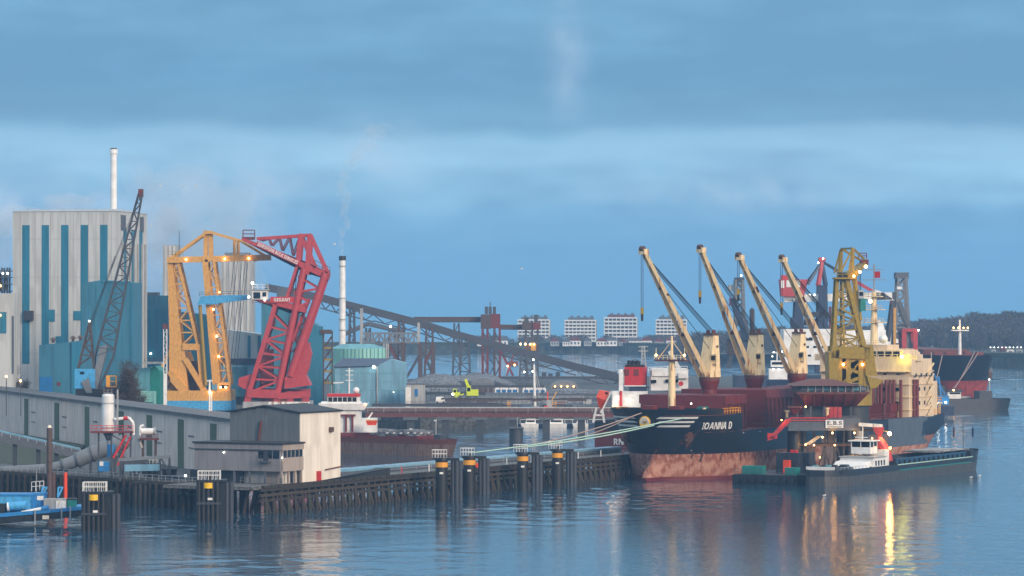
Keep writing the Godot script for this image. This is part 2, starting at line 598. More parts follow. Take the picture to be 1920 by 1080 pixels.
# ---------------------------------------------------------------- setting
func setting() -> void:
	# water: a sheet with slow swells and patches of ruffled surface, finer ripples in its normal map
	var n1 := FastNoiseLite.new()
	n1.seed = 5; n1.frequency = 0.09; n1.fractal_octaves = 3
	var n2 := FastNoiseLite.new()
	n2.seed = 8; n2.frequency = 0.011; n2.fractal_octaves = 3
	var d_rows := []
	var d := 440.0
	while d < 4800.0:
		d_rows.append(d)
		d += maxf(0.9, d * d / 360000.0 * 1.1) if d < 3400.0 else 350.0
	var cols := []
	for k in 261:
		cols.append(lerpf(-0.2, 0.2, k / 260.0))
	for k in range(1, 9):
		cols.append(0.2 + k * k * 0.008)
		cols.push_front(-0.2 - k * k * 0.02)
	var v := PackedVector3Array()
	var nn := PackedVector3Array()
	var idx := PackedInt32Array()
	var w := cols.size()
	for dd in d_rows:
		for c in cols:
			var x: float = c * dd
			var amp := 0.20 * smoothstep(-0.25, 0.35, n2.get_noise_2d(x, dd * 0.45)) + 0.012
			var e := 0.6
			var h0 := n1.get_noise_2d(x, dd)
			v.append(Vector3(x, h0 * amp, -dd))
			nn.append(Vector3(-(n1.get_noise_2d(x + e, dd) - h0) / e * amp, 1.0, (n1.get_noise_2d(x, dd + e) - h0) / e * amp).normalized())
	for r in d_rows.size() - 1:
		for c in w - 1:
			var a := r * w + c
			idx.append_array([a, a + w, a + 1, a + 1, a + w, a + w + 1])
	var arr := []
	arr.resize(Mesh.ARRAY_MAX)
	arr[Mesh.ARRAY_VERTEX] = v
	arr[Mesh.ARRAY_NORMAL] = nn
	arr[Mesh.ARRAY_INDEX] = idx
	var am := ArrayMesh.new()
	am.add_surface_from_arrays(Mesh.PRIMITIVE_TRIANGLES, arr)
	var rip := noise_image(31, 0.02, 5, 1024)
	rip.bump_map_to_normal_map(3.0)
	var m := StandardMaterial3D.new()
	m.resource_name = "water"
	m.albedo_color = Color(0.13, 0.24, 0.31)
	m.roughness = 0.05
	m.metallic_specular = 0.5
	m.normal_enabled = true
	m.normal_texture = ImageTexture.create_from_image(rip)
	m.normal_scale = 0.26
	m.uv1_triplanar = true
	m.uv1_world_triplanar = true
	m.uv1_scale = Vector3(1.0 / 47.0, 1.0 / 47.0, 1.0 / 31.0)
	M["water"] = m
	var o := MeshInstance3D.new()
	o.mesh = am
	o.material_override = m
	S(o, "water")
	# ground of the terminal and of the quays
	ground("terminal_ground", "ground", [[-54, 660], [-56, 690], [-64, 726], [-66, 1052], [-420, 1052], [-420, 960], [-140, 775], [-104, 712]], 4.0)
	ground("depot_quay", "ground", [[-66, 1112], [-28, 1060], [-8, 1072], [2, 1150], [46, 1165], [60, 1330], [70, 1600], [-300, 1600], [-420, 1112]], 4.5)
	ground("ore_quay", "ground", [[86, 1190], [132, 1260], [190, 1480], [190, 1640], [40, 1640], [62, 1330]], 5.0)
	ground("far_shore", "far_land", [[-900, 2990], [-900, 3240], [150, 3240], [330, 3300], [1600, 3300], [1600, 1700], [330, 2180], [250, 2330], [180, 2600], [90, 2900]], 5.5)

func ground(called: String, m: String, pts: Array, h: float) -> void:
	var o := plan(called, M[m], pts, -4.0, h, self)
	remove_child(o)
	S(o, called)


# ---------------------------------------------------------------- far shore
func far_town() -> void:
	var blocks := [[968, 1033, 599, "white seaside apartment block partly behind the dark red transfer tower"], [1056, 1120, 600, "white seaside apartment block left of the middle gap, lowest of the row"], [1130, 1197, 595, "white seaside apartment block with reddish penthouse on its roof"], [1227, 1290, 599, "white seaside apartment block behind the first cream ship crane"]]
	for b in blocks:
		var d := 3080.0
		T("apartment_block", b[3], "building", G((b[0] + b[1]) / 2.0, d, 5.5), -0.12, "apartment blocks on the far shore")
		var w: float = sc(b[1] - b[0]) - 3.0
		var top: float = H - (b[2] - YH) * d / F - 5.5
		box("core", M.light_grey, Vector3(0, top * 0.5, -7), Vector3(w, top - 0.6, 12))
		var floors := 7
		var fh := top / floors
		for k in range(1, floors + 1):
			box("balcony_band", M.white, Vector3(0, k * fh - 0.5, 0.4), Vector3(w + 0.6, 1.25, 3.0))
		for k in range(1, floors):
			for j in 8:
				var x := lerpf(-w / 2, w / 2, (j + 0.5) / 8.0)
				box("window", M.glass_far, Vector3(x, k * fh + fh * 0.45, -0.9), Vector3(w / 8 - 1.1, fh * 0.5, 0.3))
		for j in 9:
			box("pier", M.white, Vector3(lerpf(-w / 2, w / 2, j / 8.0), top * 0.5, -0.2), Vector3(0.7, top, 1.7))
		box("penthouse", M.brown_red if b[2] == 595 else M.mid_grey, Vector3(0, top + 1.2, -7), Vector3(w * 0.82, 2.4, 9))
		for j in 4:
			box("roof_vent", M.mid_grey, Vector3(lerpf(-w * 0.3, w * 0.35, j / 3.0), top + 3.0, -7), Vector3(2.2, 1.6, 2))
	var hs := [[905, 634, 20], [940, 632, 24], [1040, 634, 16], [1062, 636, 14], [1078, 632, 22], [1102, 634, 14], [1128, 634, 20], [1146, 632, 22], [1168, 636, 16], [1190, 633, 22], [1212, 632, 20], [1236, 635, 18], [1262, 632, 26], [1290, 634, 22], [1316, 633, 22], [1345, 636, 22], [1380, 634, 20], [1452, 634, 18]]
	var pos := ["below the transfer gallery", "beside the transfer gallery", "between the first and second apartment blocks", "before the second apartment block", "with red roof before the second apartment block", "at the foot of the second apartment block", "between the second and third blocks", "before the third apartment block", "low, before the third apartment block", "at the end of the third block", "between the third and fourth blocks", "before the fourth apartment block", "wide, before the fourth block", "behind the cream crane tower", "between the cream crane towers", "beyond the second ship crane", "behind the second crane jib", "behind the third crane jib"]
	for k in hs.size():
		var a = hs[k]
		T("far_house", "small pale house on the far shore " + pos[k], "house", G(a[0], 2900.0, 5.5), 0.0, "houses on the far shore")
		var w := sc(a[2])
		var h: float = (649 - a[1]) * cd / F
		box("wall", M.white if k % 3 != 2 else M.light_grey, Vector3(0, h * 0.3, 0), Vector3(w, h * 0.6, 8))
		prism("roof", M.roof_tile if k % 2 == 0 or k > 9 else M.mid_grey, [Vector2(-w / 2 - 0.4, h * 0.6), Vector2(w / 2 + 0.4, h * 0.6), Vector2(w / 2 - 2.4, h), Vector2(-w / 2 + 2.4, h)], -4.6, 4.4)
		for j in 3:
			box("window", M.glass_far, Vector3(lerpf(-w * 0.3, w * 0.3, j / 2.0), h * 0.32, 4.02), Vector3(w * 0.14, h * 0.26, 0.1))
	# the dyke along the shore
	var dyke := plan("dyke", M.bank, [[-900, 2990], [90, 2905], [180, 2606], [250, 2336], [330, 2186], [420, 2140], [430, 2200], [340, 2240], [262, 2380], [196, 2640], [100, 2945], [-900, 3030]], 5.4, 8.4, self)
	remove_child(dyke)
	S(dyke, "dyke")
	# wooded dunes, right
	var st := SurfaceTool.new()
	st.begin(Mesh.PRIMITIVE_TRIANGLES)
	var n := FastNoiseLite.new()
	n.seed = 4; n.frequency = 0.006; n.fractal_octaves = 4
	var nx := 70
	var nz := 14
	var gr := []
	for j in nz + 1:
		for i in nx + 1:
			var px := lerpf(1290.0, 2080.0, float(i) / nx)
			var d := lerpf(2420.0, 3000.0, float(j) / nz)
			var k := sin(PI * clampf(float(j) / nz * 1.15, 0, 1))
			var rise := smoothstep(1290.0, 1560.0, px) * 0.35 + 0.65 * smoothstep(1640.0, 1860.0, px) * (1.0 - 0.25 * smoothstep(1880.0, 1960.0, px))
			gr.append(G(px, d, 5.0 + k * rise * (14.0 + 8.0 * n.get_noise_2d(px * 1.2, d))))
	for j in nz:
		for i in nx:
			var a := j * (nx + 1) + i
			face(st, [gr[a], gr[a + 1], gr[a + nx + 2]], Vector3.UP)
			face(st, [gr[a], gr[a + nx + 2], gr[a + nx + 1]], Vector3.UP)
	st.generate_normals()
	var o := MeshInstance3D.new()
	o.mesh = st.commit()
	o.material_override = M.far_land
	S(o, "hills")
	# the wood on them: leafless crowns, each a spray of twigs
	var tw := SurfaceTool.new()
	tw.begin(Mesh.PRIMITIVE_TRIANGLES)
	var r := RandomNumberGenerator.new()
	r.seed = 9
	tw.set_smooth_group(-1)
	for k in 150:
		var th := r.randf() * TAU
		var up := r.randf_range(0.15, 1.0)
		var rad := sqrt(1.0 - pow(up - 0.45, 2) * 1.6) * r.randf_range(0.25, 1.0) * 0.5
		var c := Vector3(cos(th) * rad, up, sin(th) * rad)
		var dir := (Vector3(cos(th) * 0.6, 0.8, sin(th) * 0.6) + Vector3(r.randf() - 0.5, r.randf() - 0.5, r.randf() - 0.5)).normalized() * r.randf_range(0.07, 0.17)
		var side := dir.cross(Vector3(r.randf() - 0.5, r.randf() - 0.5, r.randf() - 0.5)).normalized() * 0.035
		face(tw, [c - dir + side, c - dir - side, c + dir], Vector3(0, 0, 1))
	tw.generate_normals()
	var mm := MultiMesh.new()
	mm.transform_format = MultiMesh.TRANSFORM_3D
	mm.mesh = tw.commit()
	var spots := []
	for k in 1500:
		var i := r.randi_range(0, nx)
		var j := r.randi_range(1, 9)
		var b: Vector3 = gr[j * (nx + 1) + i]
		if b.y < 6.5 and r.randf() < 0.75:
			continue
		var s := r.randf_range(9.0, 15.0)
		spots.append(Transform3D(Basis(Vector3.UP, r.randf() * TAU).scaled(Vector3(s * 1.1, s, s * 1.1)), b + Vector3(r.randf_range(-6, 6), -1.0, r.randf_range(-20, 20))))
	for k in 170:
		var px := r.randf_range(880.0, 1400.0)
		var s := r.randf_range(4.0, 9.0)
		spots.append(Transform3D(Basis(Vector3.UP, r.randf() * TAU).scaled(Vector3(s * 1.3, s, s)), G(px, r.randf_range(2960.0, 3060.0), 5.0)))
	mm.instance_count = spots.size()
	for k in spots.size():
		mm.set_instance_transform(k, spots[k])
	var mo := MultiMeshInstance3D.new()
	mo.multimesh = mm
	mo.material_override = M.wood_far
	mo.name = "woodland"
	mo.set_meta("kind", "stuff")
	mo.set_meta("label", "bare winter woodland covering the dunes beyond the water")
	mo.set_meta("category", "wood")
	add_child(mo)
	# white boats, sheds and lights at the water's edge, right
	for a in [[1862, 8, "green roofed"], [1748, 12, "low green"], [1893, 14, "long pale"], [1880, 9, "red brick"], [1910, 12, "white gabled"]]:
		T("shore_house", a[2] + " waterside house under the wooded dunes", "house", G(a[0], 2330.0, 5.5), 0.0, "houses under the dunes")
		var w := sc(a[1])
		var wm: Material = M.white if a[1] > 12 else (M.brown_red if a[1] == 9 else M.light_grey)
		box("wall", wm, Vector3(0, 2, 0), Vector3(w, 4, 7))
		prism("roof", M.roof_tile if a[1] == 9 else M.mid_grey, [Vector2(-w / 2 - 0.5, 4), Vector2(w / 2 + 0.5, 4), Vector2(0, 6.5)], -3.9, 3.9)
		box("window", M.glass_far, Vector3(0, 2.2, 3.53), Vector3(w * 0.5, 1.3, 0.08))
	var px := 1857.0
	while px < 1920.0:
		T("street_lamp", "lit lamp post, one of the row on the far shore right", "street lamp", G(px, 2250.0, 5.5), 0.0, "street lamps on the far shore")
		bar("post", M.steel, Vector3.ZERO, Vector3(0, 6, 0), 0.2)
		lamp("cold", Vector3(0, 6.2, 0), 0.38)
		px += 7.2

# ---------------------------------------------------------------- ore terminal beyond the ships
func far_terminal() -> void:
	# bridge crane with a white girder
	T("bridge_crane", "white and red ore bridge crane with a long white girder and red cab", "crane", G(1560, 1360, 5.0))
	var w: StandardMaterial3D = M.white
	var red: StandardMaterial3D = M.crane_red
	bar("girder", w, q(1470, 560, 0), q(1672, 555, 0), 2.9, 4.0)
	hexa("girder_nose", w, [q(1640, 563, 2), q(1676, 563, 2), q(1676, 563, -2), q(1640, 563, -2)], [q(1634, 541, 2), q(1655, 548, 2), q(1655, 548, -2), q(1634, 541, -2)])
	hexa("machinery_house", red, [q(1464, 556, 4), q(1506, 556, 4), q(1506, 556, -4), q(1464, 556, -4)], [q(1461, 524, 4), q(1514, 524, 4), q(1514, 524, -4), q(1461, 524, -4)])
	box("white_panel", w, (q(1486, 532, 4.05)), Vector3(sc(26), sc(13), 0.12))
	box("white_panel", w, (q(1466, 533, 4.05)), Vector3(sc(6), sc(14), 0.12))
	box("roof_box", M.bright_red, q(1472, 520, 0), Vector3(sc(14), sc(8), 4))
	box("name_board", w, q(1479, 562, 2.6), Vector3(sc(18), sc(9), 0.3))
	text("lettering", M.dark_grey, "FISSER", q(1479, 562, 2.8), sc(5), sc(15), Basis())
	for z in [-5.0, 5.0]:
		bar("tower_leg", M.navy, q(1534, 700, z), q(1538, 535, z), 2.0)
		bar("tower_leg", M.navy, q(1548, 700, z), q(1545, 535, z), 1.6)
		bar("mast_leg", red, q(1534, 535, z), q(1541, 492, z * 0.4), 1.1)
		bar("mast_leg", M.navy, q(1548, 535, z), q(1541, 492, z * 0.4), 1.0)
		bar("stay", M.navy, q(1541, 490, z * 0.3), q(1514, 533, z), 0.8)
		bar("stay", M.navy, q(1541, 490, z * 0.3), q(1582, 515, z), 0.8)
		bar("stay", M.navy, q(1541, 492, z * 0.3), q(1516, 526, z), 0.6)
		bar("stay", M.crane_red, q(1582, 515, z), q(1634, 545, z), 0.7)
		zigzag("tower_brace", M.navy, q(1534, 690, z), q(1538, 540, z), q(1548, 690, z), q(1545, 540, z), 7, 0.6)
		bar("left_leg", M.navy, q(1490, 680, z), q(1496, 560, z), 2.6)
		bar("left_leg", M.navy, q(1508, 680, z), q(1498, 560, z), 1.2)
	box("mast_head", red, q(1541, 489, 0), Vector3(2.6, 2.6, 4))
	box("portal", M.dark_grey, q(1538, 590, 0), Vector3(sc(34), sc(10), 12))
	box("portal_house", M.brown_red, q(1520, 604, 0), Vector3(sc(22), sc(12), 9))
	bar("antenna", M.dark_red, q(1556, 660, 3), q(1555, 575, 3), 1.0)
	bar("antenna_arm", M.dark_red, q(1548, 589, 3), q(1561, 588, 3), 0.6)
	for a in [[1517, 552], [1525, 553], [1563, 553], [1630, 564], [1541, 485], [1532, 493]]:
		lamp("cold", q(a[0], a[1], 5.4), 0.45)
	# grey lattice crane to its right
	T("harbour_crane", "grey lattice harbour crane on a red portal behind the cream bridge house", "crane", G(1688, 1380, 5.0))
	for z in [-4.0, 4.0]:
		bar("leg", M.grey, q(1672, 690, z), q(1683, 520, z), 1.0)
		bar("leg", M.grey, q(1707, 690, z), q(1697, 520, z), 1.0)
		bar("back_leg", M.steel, q(1664, 640, z), q(1676, 548, z), 1.3)
		zigzag("brace", M.grey, q(1674, 660, z), q(1683, 522, z), q(1706, 660, z), q(1697, 522, z), 9, 0.55, true)
		bar("strut", M.mid_grey, q(1683, 565, z), q(1702, 612, z), 1.8)
		bar("portal_leg", M.crane_red, q(1692, 690, z * 1.4), q(1692, 620, z * 1.4), 1.8)
		bar("portal_leg", M.crane_red, q(1713, 690, z * 1.4), q(1713, 620, z * 1.4), 1.8)
	box("head", M.mid_grey, q(1690, 517, 0), Vector3(sc(24), sc(12), 8))
	box("portal_beam", M.crane_red, q(1702, 619, 0), Vector3(sc(27), sc(6), 13))
	box("cabin", M.light_grey, q(1704, 652, 0), Vector3(sc(14), sc(20), 8))
	box("portal_base", M.crane_red, q(1702, 678, 0), Vector3(sc(27), sc(18), 13))
	box("winch_house", M.crane_red, q(1676, 560, 0), Vector3(sc(10), sc(22), 6))
	bar("stay_pole", M.yellow, q(1675, 655, 4.5), q(1675, 577, 4.5), 1.0)
	box("sign", M.white, q(1684, 540, 4.6), Vector3(sc(9), sc(5), 0.2))
	lamp("cold", q(1718, 619, 7), 0.5)
	# grey crane behind the second jib
	T("harbour_crane", "slim grey lattice harbour crane behind the second cream ship crane", "crane", G(1388, 1420, 5.0))
	for z in [-3.5, 3.5]:
		bar("leg", M.grey, q(1379, 640, z), q(1379, 525, z), 1.1)
		bar("leg", M.grey, q(1396, 640, z), q(1392, 525, z), 1.1)
		zigzag("brace", M.mid_grey, q(1379, 630, z), q(1379, 528, z), q(1396, 630, z), q(1392, 528, z), 8, 0.6)
		bar("raking_leg", M.navy, q(1372, 560, z), q(1402, 640, z), 2.0)
		bar("raking_leg", M.mid_grey, q(1366, 690, z), q(1380, 600, z), 1.3)
		bar("raking_leg", M.mid_grey, q(1412, 690, z), q(1397, 600, z), 1.3)
	box("head", M.steel, q(1386, 525, 0), Vector3(sc(17), sc(9), 7))
	box("winch_house", M.crane_red, q(1374, 566, 0), Vector3(sc(12), sc(14), 6))
	box("top_house", M.light_grey, q(1370, 540, 0), Vector3(sc(8), sc(12), 5))
	box("portal", M.navy, q(1390, 634, 0), Vector3(sc(46), sc(7), 12))
	box("machine_room", M.steel_brown, q(1372, 650, 0), Vector3(sc(18), sc(30), 9))
	lamp("cold", q(1389, 517, 3), 0.5)
	T("funnel_pipe", "tall dark brown vent pipe between the second and third ship cranes", "pipe", G(1410, 1400, 5.0))
	tube("pipe", M.steel_brown, q(1411, 700), q(1410, 580), 1.0)
	tube("cap", M.steel, q(1410, 582), q(1410, 577), 0.7, 0.4)
	# white ship behind
	T("white_ship", "white superstructure of a moored cargo ship beyond the cream cranes", "ship", G(1540, 1180, 0.0))
	box("hull", M.navy, q(1545, 748, -8), Vector3(sc(330), 16, 22))
	box("deckhouse", M.white, q(1516, 650, 0), Vector3(sc(100), sc(66), 16))
	box("deckhouse_wing", M.white, q(1487, 640, 2), Vector3(sc(36), sc(42), 10))
	box("bridge", M.white, q(1612, 665, 2), Vector3(sc(50), sc(46), 12))
	box("upper_bridge", M.white, q(1600, 630, 0), Vector3(sc(60), sc(20), 10))
	hexa("funnel", M.white, [q(1640, 646, 4), q(1664, 646, 4), q(1664, 646, -4), q(1640, 646, -4)], [q(1646, 600, 3), q(1654, 606, 3), q(1654, 606, -3), q(1646, 600, -3)])
	box("funnel", M.navy, q(1488, 606, -2), Vector3(sc(9), sc(22), 5))
	for a in [[1506, 634], [1516, 634], [1526, 634], [1510, 650], [1524, 650], [1540, 650], [1606, 672], [1616, 672], [1500, 666], [1514, 666], [1530, 666]]:
		box("window", M.glass, q(a[0], a[1], 8.03), Vector3(1.1, 0.7, 0.06))
	box("window", M.glass, q(1512, 636, 8.04), Vector3(sc(16), 0.8, 0.06))
	T("harbour_tug", "small white harbour tug with deck lights behind the third ship crane", "boat", G(1457, 1130, 0.0))
	hexa("hull", M.navy, [q(1440, 735, 3), q(1474, 735, 3), q(1474, 735, -3), q(1440, 735, -3)], [q(1437, 712, 4), q(1479, 712, 4), q(1479, 712, -4), q(1437, 712, -4)])
	box("deckhouse", M.white, q(1458, 701, 0), Vector3(sc(34), sc(20), 5))
	box("wheelhouse", M.white, q(1457, 682, 0), Vector3(sc(24), sc(12), 4))
	box("window", M.glass, q(1457, 681, 2.02), Vector3(sc(21), sc(5), 0.06))
	bar("mast", M.white, q(1457, 676), q(1457, 652), 0.3)
	bar("mast_arm", M.white, q(1447, 661), q(1467, 661), 0.25)
	for a in [[1450, 660], [1465, 659], [1447, 668], [1466, 669], [1449, 692], [1459, 692], [1474, 690], [1478, 700]]:
		lamp("cold", q(a[0], a[1], 2.6), 0.28)

# ---------------------------------------------------------------- second bulk carrier and its barge, far right
func far_ship_and_barge() -> void:
	# seen bow on, swung a little to show its port bow
	var ship := T("bulk_carrier", "dark distant bulk carrier bow on with red bottom and lit white mast", "ship", G(1806, 1440, 0.0), 1.68, "bulk carriers")
	var stem := func(h: float) -> float: return -h * 0.42
	var stern := func(_h: float) -> float: return 200.0
	var half := func(x: float, h: float) -> float:
		var t := clampf((x + h * 0.42) / (30.0 - h * 0.6), 0.0, 1.0)
		return 15.5 * pow(1.0 - pow(1.0 - t, 1.9), 0.62 - h * 0.012)
	hull("bottom", M.boot_far, [-2.0, 3.0, 7.0], stem, stern, half)
	hull("topside", M.hull_black, [7.0, 12.0, 15.0, 17.6], stem, stern, half)
	deck_plate("deck", M.brown_red, 16.0, stem, stern, half)
	box("bulwark_rail", M.dark_red, Vector3(4, 17.3, 0), Vector3(0.6, 0.9, 16))
	tube("foremast", M.white, Vector3(6, 16, 0), Vector3(6, 27.5, 0), 0.75, 0.6)
	box("mast_platform", M.white, Vector3(6, 27.8, 0), Vector3(3.0, 0.5, 7.0))
	box("mast_top", M.white, Vector3(6, 30, 0), Vector3(0.6, 4.5, 0.6))
	for z in [-3.0, -1.0, 1.2, 3.0]:
		lamp("warm", Vector3(4.4, 28.9, z), 0.42)
	for z in [-9.0, -4.0, 4.0, 9.0]:
		box("winch", M.dark_red, Vector3(9, 17.6, z), Vector3(3, 2.4, 3))
	for k in 5:
		box("hatch_cover", M.brown_red, Vector3(40 + k * 26, 17.8, 0), Vector3(20, 3.6, 20))
	for s in [-1.0, 1.0]:
		tube("anchor_pocket", M.grey, Vector3(5.5, 11.2, s * 11.6), Vector3(4.2, 10.6, s * 12.3), 1.7)
		box("anchor", M.rust_brown, Vector3(3.7, 9.2, s * 12.3), Vector3(0.8, 2.6, 1.6))
	box("deckhouse", M.white, Vector3(178, 20.5, 0), Vector3(16, 8, 22))
	box("bridge", M.white, Vector3(178, 25.5, 0), Vector3(8, 2.6, 22))
	for a in [[1748, 705, 1757, 662], [1752, 722, 1778, 668], [1785, 731, 1846, 663], [1790, 728, 1840, 660]]:
		T("mooring_line", ["steep mooring line at the far carrier's port side", "slanting mooring line at the far carrier's port bow", "long pale mooring line across the far carrier's bow", "upper of the pair of lines across far carrier's bow"][[1748, 1752, 1785, 1790].find(a[0])], "rope", G(a[0], 1395, 0.0), 0.0, "mooring lines of the far carrier")
		rope("line", M.rope_tan, q(a[0], a[1], 0), q(a[2], a[3], -20), 0.2, 0.6)
	# dark barge alongside its bow
	T("dry_cargo_barge", "dark empty river barge lying under the far carrier's bow", "barge", G(1886, 1262, 0.0), 0.0, "inland barges")
	var bs := func(h: float) -> float: return -h * 0.25
	var be := func(_h: float) -> float: return 62.0
	var bh := func(x: float, h: float) -> float:
		return 5.2 * pow(clampf((x + h * 0.25 + 0.5) / 7.0, 0.02, 1.0), 0.4)
	var b := Node3D.new()
	b.name = "shell"
	cur.add_child(b)
	b.rotation.y = PI + 0.28
	hull("hull", M.hull_dark, [-1.0, 2.0, 4.4], bs, be, bh, 18, b)
	deck_plate("deck", M.steel, 3.6, bs, be, bh, 18, b)
	box("fore_house", M.dark_grey, Vector3(9, 5.0, 0), Vector3(5, 4.2, 5), 0.0, b)
	box("coaming", M.light_grey, Vector3(30, 4.7, 4.4), Vector3(36, 0.7, 0.4), 0.0, b)
	box("bow_stripe", M.rope, Vector3(2.6, 3.4, 4.0), Vector3(0.1, 0.4, 0.1), 0.0, b)
	tube("mast", M.light_grey, Vector3(7, 4, -1), Vector3(7, 11, -1), 0.25, -1.0, b)
	lamp("cold", Vector3(7, 11.2, -1), 0.35, 0.0, b)
	box("wheelhouse", M.white, q(1787, 741, 2), Vector3(sc(24), sc(12), 4))
	box("wheelhouse_roof", M.dark_grey, q(1789, 733, 2), Vector3(sc(26), sc(5), 4))
	box("window", M.glass, q(1788, 737, 4.05), Vector3(sc(20), sc(3), 0.06))
	lamp("warm", q(1785, 731, 4.5), 0.4)
	# stern gantry and bollards left of it
	T("work_barge", "small blue work barge with gantry and headlamps behind cream ship's stern", "barge", G(1765, 1170, 0.0))
	box("hull", M.navy, q(1765, 770, 0), Vector3(sc(44), sc(18), 6))
	box("cabin", M.blue, q(1768, 750, 0), Vector3(sc(20), sc(16), 4))
	for s in [-1, 1]:
		bar("gantry_leg", M.blue, q(1757 + s * 7, 745, s), q(1760, 706, 0), 0.5)
	bar("gantry_boom", M.blue, q(1750, 700, 0), q(1772, 740, 0), 0.5)
	lamp("cold", q(1757, 755, 3), 0.5)
	lamp("cold", q(1771, 754, 3), 0.5)


# ---------------------------------------------------------------- conveyors on the depot
func gallery(called: String, label: String, m: Material, pts: Array, d: float, deep: float, trestles: Array, base_y: float) -> void:
	# a covered conveyor: floor girder, rounded cover and lattice side frames on trestles
	T(called, label, "conveyor", G(pts[0][0], d, 4.5))
	for k in pts.size() - 1:
		var a := q(pts[k][0], pts[k][1])
		var b := q(pts[k + 1][0], pts[k + 1][1])
		bar("cover", m, a, b, sc(deep) * 0.72, 4.2)
		bar("floor_girder", M.steel, a - Vector3(0, sc(deep) * 0.46, 0), b - Vector3(0, sc(deep) * 0.46, 0), sc(deep) * 0.28, 4.8)
		if pts[k].size() > 2:
			var lower := Vector3(0, sc(pts[k][2]), 0)
			var n := maxi(4, int((b - a).length() / 7.0))
			for z in [-2.0, 2.0]:
				var o := Vector3(0, -sc(deep) * 0.5, z)
				bar("lower_chord", M.steel, a + o - lower, b + o - lower, 0.45)
				zigzag("truss_brace", M.steel, a + o, b + o, a + o - lower, b + o - lower, n, 0.35)
	for t in trestles:
		var top := q(t[0], t[1])
		var foot := q(t[0], base_y)
		var w: float = sc(t[2])
		for s in [-1.0, 1.0]:
			for z in [-3.0, 3.0]:
				bar("trestle_leg", M[t[3]], foot + Vector3(s * w, 0, z * 1.5), top + Vector3(s * w * 0.6, 0, z), 0.75)
			zigzag("trestle_brace", M[t[3]], foot + Vector3(s * w, 0, 4.5), top + Vector3(s * w * 0.6, 0, 3), foot + Vector3(s * w, 0, -4.5), top + Vector3(s * w * 0.6, 0, -3), 4, 0.4)
		zigzag("trestle_brace", M[t[3]], foot + Vector3(-w, 0, 4.5), top + Vector3(-w * 0.6, 0, 3), foot + Vector3(w, 0, 4.5), top + Vector3(w * 0.6, 0, 3), 5, 0.45, true)

